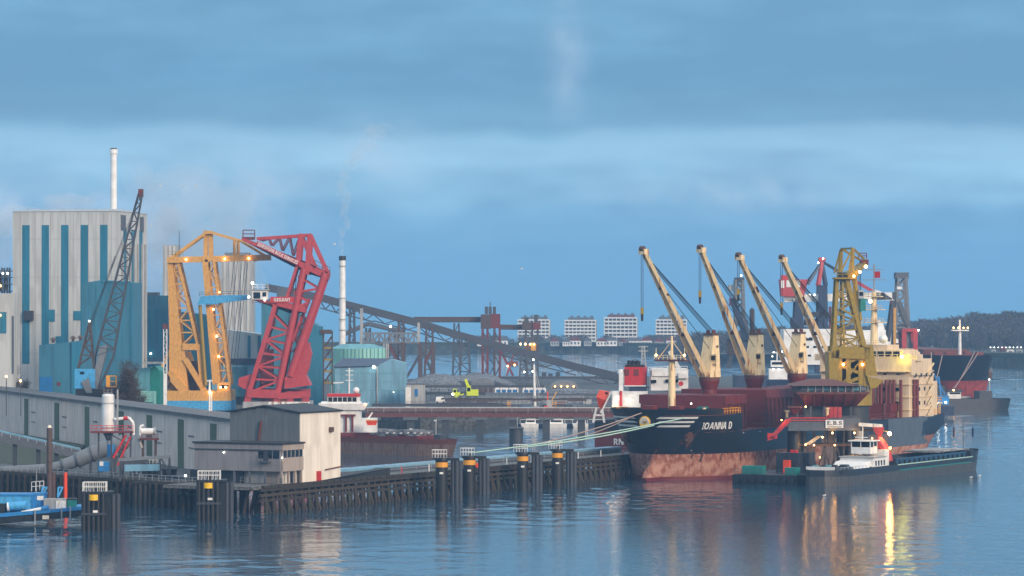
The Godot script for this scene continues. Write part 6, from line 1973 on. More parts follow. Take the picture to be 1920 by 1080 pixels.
	for k in 16:
		plate_on("rust_streak", M.rust_patch, half, 1.2 + k * 2.1 + (k * 5 % 3) * 0.4, 1.36 + k * 2.1 + (k * 5 % 3) * 0.4 + 0.12 * (k % 3), 5.3 - (k * 7 % 5) * 0.35, 5.65 + (k % 3) * 0.25, 0.045)
	for k in 9:
		box("draught_mark", M.white_rust, Vector3(3.6, 6.4 + k * 0.0, half.call(3.6, 6.4) + 0.1) if k < 1 else Vector3(8.5 + k * 9.0, 9.9, half.call(8.5 + k * 9.0, 9.9) + 0.06), Vector3(0.5, 0.12, 0.08))
	# foredeck
	tube("foremast", M.cream, Vector3(9, 14.2, 0), Vector3(9, 25.5, 0), 0.85, 0.72)
	tube("topmast", M.cream, Vector3(9, 25.5, 0), Vector3(9, 31, 0), 0.4, 0.22)
	box("crow_nest", M.brown_red, Vector3(9, 25.7, 0), Vector3(2.2, 0.4, 7.4))
	rail(M.cream, [Vector3(7.9, 25.8, -3.7), Vector3(7.9, 25.8, 3.7)], 1.0, 1.0, 0.1)
	for z in [-3.4, 3.4]:
		bar("mast_stay", M.cream, Vector3(9, 30, 0), Vector3(9, 25.8, z), 0.12)
		lamp("warm", Vector3(8.2, 26.8, z), 0.35, 2.0)
		tube("mast_light_post", M.cream, Vector3(8.2, 25.8, z), Vector3(8.2, 28.4, z), 0.09)
	rail(M.amber, [Vector3(16.8, 14.2, 2), Vector3(16.8, 14.2, 12.4)], 1.2, 1.2, 0.1)
	rail(M.amber, [Vector3(8, 14.2, 12.4), Vector3(16.8, 14.2, 12.9)], 1.2, 1.2, 0.1)
	rail(M.amber, [Vector3(4, 14.2, -11), Vector3(12.8, 14.2, -12.6)], 1.2, 1.4, 0.1)
	box("windlass", M.dark_red, Vector3(4.5, 15.0, 3.2), Vector3(2.6, 1.8, 2.6))
	box("windlass", M.dark_red, Vector3(4.5, 15.0, -3.2), Vector3(2.6, 1.8, 2.6))
	box("deck_locker", M.green_box, Vector3(7.6, 15.0, 8.0), Vector3(1.6, 1.5, 2.0))
	for k in 5:
		tube("mushroom_vent", M.brown_red if k % 2 else M.cream, Vector3(5 + k * 1.6, 14.2, 9.5 - k), Vector3(5 + k * 1.6, 15.6, 9.5 - k), 0.4)
	lamp("cold", Vector3(6.4, 16.4, 5.8), 0.22)
	# hatches: coaming, folding covers
	for k in 5:
		var hx := 20.0 + k * 23.6 + (1.0 if k > 0 else 0.0)
		if k == 4:
			hx = 117.5
		var hl := 16.0 if k in [1, 2, 3] else (11.5 if k == 0 else 9.0)
		var up: float = [2.6, 3.4, 3.0, 3.0, -1.6][k]
		box("hatch_coaming", M.dark_red, Vector3(hx, 11.9 + up / 2, 0), Vector3(hl, 3.2 + up, 20))
		for j in 4:
			box("hatch_cover_leaf", M.dark_red, Vector3(hx - hl * 0.375 + j * hl * 0.25, 14.45 + up, 0), Vector3(hl * 0.25 - 0.12, 1.9 + 0.12 * (j % 2), 20.8))
		if k < 4:
			for j in 7:
				bar("coaming_stay", M.brown_red, Vector3(hx - hl * 0.45 + j * hl * 0.15, 10.5, 10.5), Vector3(hx - hl * 0.45 + j * hl * 0.15, 13.4 + up, 10.2), 0.3)
	rail(M.brown_red, [Vector3(24, 10.5, 12.6), Vector3(L - 34.0, 10.5, 12.6)], 1.2, 4.0, 0.11)
	for k in 7:
		tube("deck_vent", M.cream if k % 2 else M.brown_red, Vector3(34 + k * 12.0, 10.5, 11.4), Vector3(34 + k * 12.0, 13.6, 11.4), 0.4)
		tube("vent_cap", M.cream if k % 2 else M.brown_red, Vector3(34 + k * 12.0, 13.6, 11.4), Vector3(34 + k * 12.0, 14.0, 11.4), 0.65)
	# accommodation
	var ac := 118.0
	box("house_lower", M.cream_wall, Vector3(ac + 9, 15.5, 1.5), Vector3(17, 10.4, 23))
	box("house_upper", M.cream_wall, Vector3(ac + 8, 22.6, 1.5), Vector3(14, 4.0, 24))
	box("bridge_deck", M.cream_wall, Vector3(ac + 7, 25.4, 1.0), Vector3(10, 2.8, 20))
	box("bridge_wing", M.cream_wall, Vector3(ac + 5.5, 24.9, 0.5), Vector3(4, 1.6, 27))
	box("wheelhouse_top", M.cream_wall, Vector3(ac + 8, 27.4, -1.0), Vector3(8, 1.2, 14))
	for k in 9:
		box("bridge_window", M.glass, Vector3(ac + 1.95, 25.8, -7.2 + k * 2.05), Vector3(0.12, 1.3, 1.6))
	for f in 3:
		for k in 6:
			box("port_window", M.glass, Vector3(ac + 0.45 + (0.52 if f == 2 else 0.0), 13.8 + f * 3.4, -7.0 + k * 3.4), Vector3(0.1, 0.9, 0.9 if k % 3 else 1.5))
		for k in 4:
			box("port_window", M.glass, Vector3(ac + 4 + k * 3.6, 13.8 + f * 3.4, 13.05 + (0.5 if f == 2 else 0.0)), Vector3(0.9, 0.9, 0.1))
	for f in 4:
		box("deck_band", M.cream, Vector3(ac + 9 - (0.4 if f > 2 else 0.0), 12.2 + f * 3.1, 1.5), Vector3(17.5, 0.18, 23.5))
	for k in 5:
		bar("outside_stair", M.cream, Vector3(ac + 12, 10.6 + k * 2.6, 13.6), Vector3(ac + 16, 13.0 + k * 2.6, 13.6), 0.3)
	rail(M.cream, [Vector3(ac + 1.2, 24.6, -10), Vector3(ac + 1.2, 24.6, 13)], 1.1, 1.6, 0.1)
	rail(M.cream, [Vector3(ac + 3, 28.0, -8), Vector3(ac + 3, 28.0, 6)], 1.1, 1.6, 0.1)
	tube("radar_mast", M.cream, Vector3(ac + 8, 28, 1), Vector3(ac + 8, 41, 1), 1.0, 0.55)
	for k in 3:
		box("mast_platform", M.cream, Vector3(ac + 8, 33.5 + k * 3.2, 1), Vector3(2.4, 0.25, 6.0 - k))
		rail(M.cream, [Vector3(ac + 6.8, 33.6 + k * 3.2, -2 + k * 0.5), Vector3(ac + 6.8, 33.6 + k * 3.2, 4 - k * 0.5)], 0.9, 1.0, 0.1)
	bar("mast_pole", M.light_grey, Vector3(ac + 8, 41, 1), Vector3(ac + 8, 48, 1), 0.3)
	bar("mast_yard", M.light_grey, Vector3(ac + 8, 44, -2), Vector3(ac + 8, 44, 4), 0.2)
	bar("mast_yard", M.light_grey, Vector3(ac + 8, 46.5, -1.4), Vector3(ac + 8, 46.5, 3.4), 0.2)
	box("mast_flag", M.bright_red, Vector3(ac + 8, 45.3, 1.8), Vector3(0.1, 1.6, 1.6))
	ball("satellite_dome", M.white, Vector3(ac + 4, 29.4, 5.0), Vector3.ONE * 1.1)
	hexa("funnel", M.cream_wall, [Vector3(ac + 18, 20.8, 7.5), Vector3(ac + 25, 20.8, 7.5), Vector3(ac + 25, 20.8, 0), Vector3(ac + 18, 20.8, 0)], [Vector3(ac + 18.5, 27, 7), Vector3(ac + 24, 26, 7), Vector3(ac + 24, 26, 0.5), Vector3(ac + 18.5, 27, 0.5)])
	box("aft_house", M.cream_wall, Vector3(ac + 21, 14.6, 3), Vector3(9, 8.4, 16))
	for k in 9:
		var pz: float = [4.2, 5.5, 6.3, 7.6, 8.6, 9.6, 11.4, 13.4, 13.4][k]
		var px: float = ac - 0.8 if k < 7 else ac + 3.0 + (k - 7) * 2.2
		tube("maroon_post", M.dark_red, Vector3(px, 10.5, pz), Vector3(px, 19.6, pz), 0.42)
	lamp("lime", Vector3(ac - 0.6, 25.2, 11.6), 0.5, 3.5)
	# stern
	box("poop_deck", M.cream, Vector3(L - 3, 13.2, 0), Vector3(10, 0.3, 20))
	for z in [-9.5, 9.5]:
		for k in 3:
			bar("poop_pillar", M.cream, Vector3(L - 7 + k * 4.0, 10.5, z), Vector3(L - 7 + k * 4.0, 13.2, z), 0.5)
	rail(M.amber, [Vector3(L - 8, 13.4, 9.8), Vector3(L + 2, 13.4, 9.8), Vector3(L + 2, 13.4, -9.8)], 1.2, 1.4, 0.11)
	rail(M.amber, [Vector3(L - 22, 10.5, 12.0), Vector3(L - 2, 10.5, 10.8)], 1.2, 1.4, 0.1)
	for k in 5:
		bar("stern_stair", M.orange if k % 2 else M.ochre, Vector3(L - 12 + k * 1.3, 11, 8), Vector3(L - 10 + k * 1.3, 14 + k, 8), 0.35)
	box("winch", M.light_grey, Vector3(L - 4, 11.6, 7), Vector3(3, 2.0, 3))
	lamp("warm", Vector3(L - 20, 12.4, 12.2), 0.3, 2.0)
	lamp("warm", Vector3(L - 10, 15.5, 9.0), 0.3, 2.0)
	# a hatch gantry painted orange and blue beside the accommodation
	box("provision_locker", M.yellow, Vector3(ac - 5, 14.6, 1.6), Vector3(3, 4.2, 3.4))
	box("provision_locker_base", M.sky_blue, Vector3(ac - 5, 11.6, 1.6), Vector3(3.1, 2.6, 3.5))
	# four deck cranes
	var tips := [[1207, 472], [1315, 469], [1387, 483], [1468, 487]]
	for k in 4:
		deck_crane(28.9 + k * 25.2, tips[k][0], tips[k][1], k)
		join(cur, ship, "deck_crane")

func deck_crane(x: float, tip_px: float, tip_py: float, k: int) -> void:
	var w := aboard(x, 0, 0)
	var which: String = ["first", "second", "third", "fourth"][k]
	T("deck_crane", which + " cream deck crane counted from the black carrier's bow", "crane", w + Vector3(0, 10.5, 0), 0.0, "cream deck cranes")
	tube("pedestal", M.dark_red, Vector3(0, 0, 0), Vector3(0, 10.4, 0), 1.7)
	tube("slew_ring", M.brown_red, Vector3(0, 10.4, 0), Vector3(0, 11.2, 0), 2.3)
	tube("pedestal_flare", M.dark_red, Vector3(0, 8.4, 0), Vector3(0, 10.4, 0), 1.7, 2.3)
	var dir := Vector3(-0.67, 0, 0.74)
	var kk := (tip_px - 960.0) / F
	var reach := (kk * -w.z - w.x) / (dir.x + kk * dir.z)
	var tip := dir * reach
	var tip_d := -w.z - dir.z * reach
	tip.y = H - (tip_py - YH) * tip_d / F - 10.5
	var side := Vector3(0.74, 0, 0.67)
	# house: tall tapering box with the jib pivoted at its foot
	var lo := []
	var hi := []
	for c in [[1, -1], [1, 1], [-1, 1], [-1, -1]]:
		lo.append(dir * 1.9 * c[0] + side * 1.75 * c[1] + Vector3(0, 11.2, 0))
		hi.append(dir * (0.9 * c[0] - 0.7) + side * 1.35 * c[1] + Vector3(0, 20.4, 0))
	hexa("crane_house", M.cream, lo, hi)
	box("house_top", M.rust_brown, -dir * 0.7 + Vector3(0, 20.7, 0), Vector3(2.4, 0.5, 2.4), 0.85)
	for s in [-1.0, 1.0]:
		tube("sheave", M.brown_red, -dir * 0.6 + side * (s * 0.8 - 0.15) + Vector3(0, 21.2, 0), -dir * 0.6 + side * (s * 0.8 + 0.15) + Vector3(0, 21.2, 0), 0.55)
	box("operator_cab", M.cream, side * 2.0 + dir * 0.4 + Vector3(0, 15.2, 0), Vector3(1.2, 2.2, 1.6), 0.85)
	box("cab_window", M.glass, side * 2.0 + dir * 1.15 + Vector3(0, 15.5, 0), Vector3(1.0, 1.0, 0.2), -0.735)
	box("house_door", M.rust_brown, side * 1.62 - dir * 0.9 + Vector3(0, 18.0, 0), Vector3(0.5, 0.5, 0.2), 0.85)
	var foot := dir * 2.2 + Vector3(0, 11.8, 0)
	# jib: two tapering box arms joined by cross pieces
	var along_j := (tip - foot).normalized()
	for s in [-1.0, 1.0]:
		var n := 5
		for j in n:
			var a: Vector3 = foot.lerp(tip, float(j) / n) + side * s * lerpf(1.1, 0.35, float(j) / n)
			var b: Vector3 = foot.lerp(tip, float(j + 1) / n) + side * s * lerpf(1.1, 0.35, float(j + 1) / n)
			bar("jib_arm", M.cream, a, b, lerpf(0.95, 0.7, float(j) / n), lerpf(1.2, 0.8, float(j) / n))
	for j in 5:
		var c := foot.lerp(tip, 0.14 + j * 0.19)
		bar("jib_cross_piece", M.rust_brown if j % 2 else M.cream, c - side * lerpf(1.2, 0.5, j / 4.0), c + side * lerpf(1.2, 0.5, j / 4.0), 0.8)
	for j in 3:
		var c := foot.lerp(tip, 0.25 + ((j * 37 + k * 29) % 50) / 100.0)
		bar("rust_stain", M.rust_patch, c + side * 1.02 * (1.0 - j * 0.1), c + side * 1.02 * (1.0 - j * 0.1) + along_j * 1.6, 0.5)
	box("jib_head", M.cream, tip, Vector3(1.6, 1.2, 1.6), 0.85)
	tube("jib_sheave", M.rust_brown, tip + along_j * 0.8 - side * 0.5, tip + along_j * 0.8 + side * 0.5, 0.6)
	var top := -dir * 0.6 + Vector3(0, 21.3, 0)
	for s in [-0.8, -0.3, 0.3, 0.8]:
		tube("luffing_wire", M.cable, top + side * s, tip + side * s * 0.5 - along_j * (1.0 + absf(s)), 0.08)
	tube("luffing_wire", M.cable, Vector3(0, 17.0, 0) + side * 0.5, tip - along_j * 7.0, 0.07)
	# hoist wire and hook
	var drop: float = [13.0, 10.0, 8.0, 11.0][k]
	var hk := tip + along_j * 0.9 - Vector3(0, drop, 0)
	for s in [-0.25, 0.25]:
		tube("hoist_wire", M.cable, hk + side * s, tip + along_j * 0.9 + side * s, 0.06)
	box("hook_block", M.ochre, hk - Vector3(0, 0.6, 0), Vector3(0.7, 1.4, 0.6))
	tube("hook", M.black, hk - Vector3(0, 2.8, 0), hk - Vector3(0, 1.2, 0), 0.24, 0.3)

# ---------------------------------------------------------------- floating crane with hopper alongside the carrier
func crane_pontoon() -> void:
	var pontoon := T("floating_crane", "ochre yellow floating grab crane with hopper platform and dark pontoon beside the carrier", "crane", aboard(-5, 0, 20.5), TH, "floating cranes")
	box("hull", M.black, Vector3(30, 0.2, 7.4), Vector3(60, 3.4, 14.8))
	box("deck", M.dark_grey, Vector3(30, 1.95, 7.4), Vector3(59, 0.12, 14.2))
	for k in 8:
		tube("tyre_fender", M.black, Vector3(-0.2, 0.9, 1.0 + k * 1.8), Vector3(-0.5, 0.9, 1.0 + k * 1.8), 0.7)
	box("deck_container", M.green_box, Vector3(2.2, 2.9, 4.0), Vector3(2.2, 1.7, 4.6))
	box("deck_container", M.green_box, Vector3(2.2, 2.8, 12.8), Vector3(2.2, 1.5, 2.6))
	rail(M.mid_grey, [Vector3(0.3, 2, 0.4), Vector3(0.3, 2, 14)], 1.1, 1.6, 0.08)
	for a in [[9.0, 8.0], [9.0, 10.6], [12.0, 12.0]]:
		box("engine_unit", M.hull_dark, Vector3(a[0], 4.2, a[1]), Vector3(3.0, 4.4, 2.4))
	box("red_locker", M.orange, Vector3(6.4, 3.5, 9.8), Vector3(1.0, 2.8, 1.4))
	box("red_locker", M.bright_red, Vector3(8.6, 6.0, 10.5), Vector3(1.0, 2.0, 1.4))
	# gravel-dark conveyor frame at the right end
	for k in 5:
		bar("yellow_frame", M.ochre, Vector3(48 + k * 1.2, 2, 13.4), Vector3(52 + k * 1.5, 8.5 - k * 0.8, 13.4), 0.35)
	zigzag("yellow_frame", M.ochre, Vector3(46, 2, 13.2), Vector3(58, 2, 13.2), Vector3(49, 8, 13.2), Vector3(55, 7.5, 13.2), 6, 0.3)

	# the platform, measured at its own distance
	var platform := T("hopper_platform", "grey steel hopper platform with E.B.S board and dark red hopper", "platform", G(1545, 752.0, 1.9))
	var sb := Basis()
	tube("column", M.black, q(1490, 893, -2), q(1490, 806, -2), 1.45)
	tube("column", M.hull_dark, q(1500, 893, -6), q(1500, 806, -6), 1.2)
	tube("column", M.black, q(1602, 880, -14), q(1602, 806, -14), 1.3)
	tube("column", M.light_grey, q(1617, 880, -8), q(1617, 806, -8), 0.9)
	bar("main_girder", M.mid_grey, q(1477, 796, 0), q(1612, 795, 0), sc(23), 3.0)
	bar("main_girder", M.mid_grey, q(1490, 793, -12), q(1618, 793, -12), sc(20), 2.4)
	box("floor", M.steel, q(1546, 788, -6), Vector3(sc(128), 0.5, 12))
	box("sign_board", M.white, q(1563, 794.5, 1.75), Vector3(sc(33), sc(15), 0.25))
	text("sign_lettering", M.black, "E.B.S", q(1563, 792.5, 1.95), sc(7.5), sc(28), sb, null, true)
	box("sign_line", M.black, q(1563, 800, 1.9), Vector3(sc(26), sc(1.4), 0.06))
	for a in [[1482, 783, 1546, 783], [1482, 783, 1458, 806], [1546, 783, 1566, 766]]:
		bar("red_handrail", M.bright_red, q(a[0], a[1], 1.7), q(a[2], a[3], 1.7), 0.24)
		bar("red_handrail", M.bright_red, q(a[0], a[1] + 5, 1.7), q(a[2], a[3] + 5, 1.7), 0.16)
	hexa("gangway", M.crane_red, [q(1437, 826, 1.6), q(1448, 823, 1.6), q(1448, 823, 0.2), q(1437, 826, 0.2)], [q(1472, 786, 1.6), q(1484, 784, 1.6), q(1484, 784, 0.2), q(1472, 786, 0.2)])
	box("gangway_end", M.bright_red, q(1447, 817, 1.0), Vector3(sc(18), sc(10), 1.2))
	for x in [1495, 1520, 1545, 1570, 1595]:
		bar("floor_post", M.steel, q(x, 784, 0), q(x, 762, 0), 0.4)
	for x in [1558, 1566, 1574]:
		box("red_cladding", M.crane_red, q(x, 773, 0.6), Vector3(sc(7), sc(20), 0.4))
	box("machine_room", M.mid_grey, q(1530, 773, -6), Vector3(sc(36), sc(20), 5))
	# hopper
	hexa("hopper", M.dark_red, [q(1512, 762, -1), q(1606, 762, -1), q(1606, 762, -11), q(1512, 762, -11)], [q(1494, 738, 2.5), q(1626, 738, 2.5), q(1626, 738, -14), q(1494, 738, -14)])
	box("hopper_rim", M.brown_red, q(1560, 736.5, -6), Vector3(sc(136), sc(4), 17.4))
	box("hopper_gallery", M.dark_grey, q(1557, 729, -6), Vector3(sc(126), sc(11), 15))
	for x in [1506, 1520, 1534, 1548, 1562, 1576, 1590, 1604, 1618]:
		box("gallery_window", M.grey if x % 4 else M.teal_pale, q(x, 729, 1.55), Vector3(sc(9), sc(6), 0.2))
		bar("gallery_post", M.light_grey, q(x + 7, 736, 2.6), q(x + 7, 722, 2.6), 0.16)
	hexa("hopper_roof", M.brown_red, [q(1484, 723, 3.4), q(1610, 723, 3.4), q(1610, 723, -15), q(1484, 723, -15)], [q(1524, 712, -3), q(1566, 712, -3), q(1566, 712, -9), q(1524, 712, -9)])
	for x in [1510, 1528, 1546, 1564, 1582, 1600]:
		bar("hopper_rib", M.brown_red, q(x + (x - 1560) * 0.1, 739, 2.4), q(x, 762, -0.8), 0.35)
	hexa("side_funnel", M.dark_red, [q(1487, 776, 0.6), q(1493, 776, 0.6), q(1493, 776, -0.8), q(1487, 776, -0.8)], [q(1480, 764, 1.4), q(1502, 764, 1.4), q(1502, 764, -2.0), q(1480, 764, -2.0)])
	box("side_funnel_rim", M.brown_red, q(1490, 763, -0.3), Vector3(sc(26), sc(3), 4))
	# discharge chute to the barge
	bar("chute_arm", M.wall_cream, q(1608, 795, 2), q(1652, 798, 2), sc(6), 2.0)
	hexa("chute_hopper", M.crane_red, [q(1643, 818, 2.8), q(1650, 818, 2.8), q(1650, 818, 1.4), q(1643, 818, 1.4)], [q(1634, 800, 3.4), q(1655, 800, 3.4), q(1655, 800, 0.6), q(1634, 800, 0.6)])
	tube("chute_pipe", M.crane_red, q(1642, 820, 2), q(1660, 848, 2), 1.0, 1.15)
	tube("chute_pipe", M.crane_red, q(1660, 848, 2), q(1663, 864, 2), 1.05)
	bar("chute_stay", M.steel, q(1636, 806, 0), q(1610, 806, -4), 0.6)
	# works under the platform
	box("lower_floor", M.steel_brown, q(1556, 836, -8), Vector3(sc(110), 0.5, 8))
	for x in [1512, 1530, 1550, 1568, 1586]:
		bar("lower_post", M.steel, q(x, 890, -5), q(x, 806, -5), 0.45)
	zigzag("lower_brace", M.steel, q(1512, 884, -5), q(1586, 884, -5), q(1512, 840, -5), q(1586, 840, -5), 6, 0.3)
	bar("light_strut", M.light_grey, q(1512, 834, -2), q(1536, 818, -2), 0.35)
	bar("light_strut", M.light_grey, q(1518, 834, -2), q(1541, 818, -2), 0.3)
	box("cable_box", M.dark_grey, q(1560, 820, -5), Vector3(sc(10), sc(26), 2))
	for a in [[1464, 787, 0.25, 1.5], [1509, 762, 0.3, 2.0], [1559, 811, 0.35, 4.0], [1543, 820, 0.35, 3.0], [1600, 811, 0.35, 4.0], [1603, 831, 0.6, 9.0], [1566, 835, 0.3, 3.0], [1527, 835, 0.3, 3.0], [1511, 834, 0.3, 3.0], [1538, 858, 0.25, 2.0]]:
		lamp("warm", q(a[0], a[1], 2.2 if a[1] < 815 else -1.2), a[2] * 0.8, a[3] * 0.5)
	lamp("warm_big", q(1665, 812, 3.0), 0.55, 24.0)
	bar("lamp_arm", M.steel, q(1650, 806, 2.4), q(1665, 810, 2.4), 0.25)

	# the yellow crane on top
	var grab := T("grab_crane", "ochre yellow grab crane standing on the hopper platform pontoon", "crane", G(1600, 774.0, 1.9), 0.0, "floating cranes")
	var y: StandardMaterial3D = M.ochre
	tube("pedestal", M.dark_grey, q(1600, 890, -2), q(1600, 760, -2), 3.6)
	tube("pedestal_top", y, q(1600, 760, -2), q(1600, 724, -2), 4.4)
	box("turntable", y, q(1600, 722, -2), Vector3(sc(70), sc(4), 9))
	# lower box frames
	hexa("counterweight", y, [q(1552, 722, 4), q(1566, 724, 4), q(1566, 724, -6), q(1552, 722, -6)], [q(1551, 660, 4), q(1571, 655, 4), q(1571, 655, -6), q(1551, 660, -6)])
	hexa("counterweight", y, [q(1620, 704, 4), q(1641, 704, 4), q(1641, 704, -6), q(1620, 704, -6)], [q(1617, 648, 4), q(1633, 646, 4), q(1633, 646, -6), q(1617, 648, -6)])
	hexa("counterweight", y, [q(1628, 728, 4.2), q(1640, 726, 4.2), q(1640, 726, -6), q(1628, 728, -6)], [q(1622, 704, 4.2), q(1653, 712, 4.2), q(1653, 712, -6), q(1622, 704, -6)])
	bar("frame_beam", y, q(1556, 660, 3), q(1628, 662, 3), 2.6, 2.0)
	bar("frame_beam", y, q(1556, 660, -5), q(1628, 662, -5), 2.6, 2.0)
	for x in [1572, 1588, 1611, 1620]:
		bar("lower_post", y, q(x, 724, 3), q(x, 664, 3), 1.0)
	zigzag("lower_brace", y, q(1572, 722, 3), q(1572, 666, 3), q(1620, 722, 3), q(1620, 666, 3), 3, 0.7)
	box("engine_house", M.steel_brown, q(1596, 695, -3), Vector3(sc(38), sc(46), 4))
	for k in 5:
		bar("stair", M.ochre, q(1576 + k * 8, 718 - k * 10, 3.4), q(1586 + k * 8, 708 - k * 10, 3.4), 0.3)
	# trunk
	for z in [-4.2, 3.0]:
		bar("trunk_chord", y, q(1561, 665, z), q(1569, 520, z * 0.7), 0.75)
		bar("trunk_chord", y, q(1580, 665, z), q(1579, 520, z * 0.7), 0.42)
		bar("trunk_chord", y, q(1622, 665, z), q(1586, 520, z * 0.7), 0.95)
		bar("trunk_chord", y, q(1612, 600, z), q(1601, 515, z * 0.7), 0.55)
		zigzag("trunk_brace", y, q(1562, 655, z), q(1569, 536, z * 0.7), q(1618, 650, z), q(1587, 536, z * 0.7), 7, 0.24, true)
	zigzag("trunk_brace", y, q(1562, 655, -4), q(1569, 536, -3), q(1562, 655, 3), q(1569, 536, 2), 7, 0.22, true)
	zigzag("trunk_brace", y, q(1618, 655, -4), q(1588, 536, -3), q(1618, 655, 3), q(1588, 536, 2), 7, 0.22, true)
	for k in 8:
		bar("ladder_rung_frame", M.steel_brown, q(1574 + k % 2 * 12, 640 - k * 13, 0), q(1588 - k % 2 * 12, 634 - k * 13, 0), 0.2)
	bar("trunk_diagonal", y, q(1571, 576, 3.2), q(1599, 594, 3.2), 0.4)
	bar("trunk_diagonal", y, q(1569, 627, 3.2), q(1614, 658, 3.2), 0.45)
	# head and jib pointing away to the right
	box("head_platform", y, q(1583, 522, 0), Vector3(sc(40), sc(3), 7))
	box("head_machinery", M.black, q(1577, 519, 1), Vector3(sc(13), sc(16), 4))
	hexa("jib", y, [q(1586, 526, 2.5), q(1606, 518, 2.5), q(1630, 496, -6), q(1626, 494, -10), q(1600, 512, -6), q(1584, 524, -4)], [q(1588, 514, 2.5), q(1606, 505, 2.5), q(1630, 488, -6), q(1626, 487, -10), q(1600, 502, -6), q(1586, 512, -4)])
	for z in [-4.0, 2.0]:
		var o := 0.0 if z > 0 else -17.0
		bar("head_mast", y, q(1597 + o, 508, z), q(1598 + o, 466, z), 0.65)
		bar("head_mast", y, q(1590 + o * 0.9, 512, z), q(1597 + o, 467, z), 0.45)
		bar("head_stay", y, q(1598 + o, 466, z), q(1624 + o * 0.2, 486, z - 6), 0.45)
		bar("head_stay", y, q(1596 + o, 468, z), q(1574 + o * 0.4, 512, z), 0.4)
	bar("head_tie", y, q(1581, 466, -4), q(1598, 466, 2), 0.45)
	box("jib_tip", M.dark_red, q(1626, 491, -7), Vector3(sc(14), sc(10), 4))
	rail(M.dark_red, [q(1615, 484, -6), q(1630, 484, -6)], sc(10), 1.0, 0.2)
	rail(y, [q(1566, 520, 3.4), q(1600, 520, 3.4)], 1.3, 1.2, 0.12)
	bar("side_arm", y, q(1562, 523, 2), q(1575, 523, 2), 0.6)
	box("operator_cab", M.light_grey, q(1612, 552, 2), Vector3(sc(10), sc(16), 3))
	box("cab_window", M.glass, q(1612, 551, 3.55), Vector3(sc(7), sc(7), 0.1))
	box("cab_base", M.green_box, q(1615, 572, 2), Vector3(sc(10), sc(22), 3.4))
	box("cab_arm", M.teal, q(1617, 562, 1), Vector3(sc(16), sc(4), 3))
	for x in [1610, 1614, 1617]:
		tube("hoist_wire", M.cable, q(x, 496, -4), q(x, 700, -4), 0.08)
	for a in [[1620, 500, 0.5], [1609, 510, 0.45], [1598, 518, 0.4], [1629, 565, 0.55], [1578, 683, 0.4], [1614, 683, 0.4]]:
		lamp("warm", q(a[0], a[1], 3.8), a[2], 4.0 if a[1] > 600 or a[0] == 1609 else 0.0)

	join(platform, pontoon, "hopper_platform")
	join(grab, pontoon, "grab_crane")

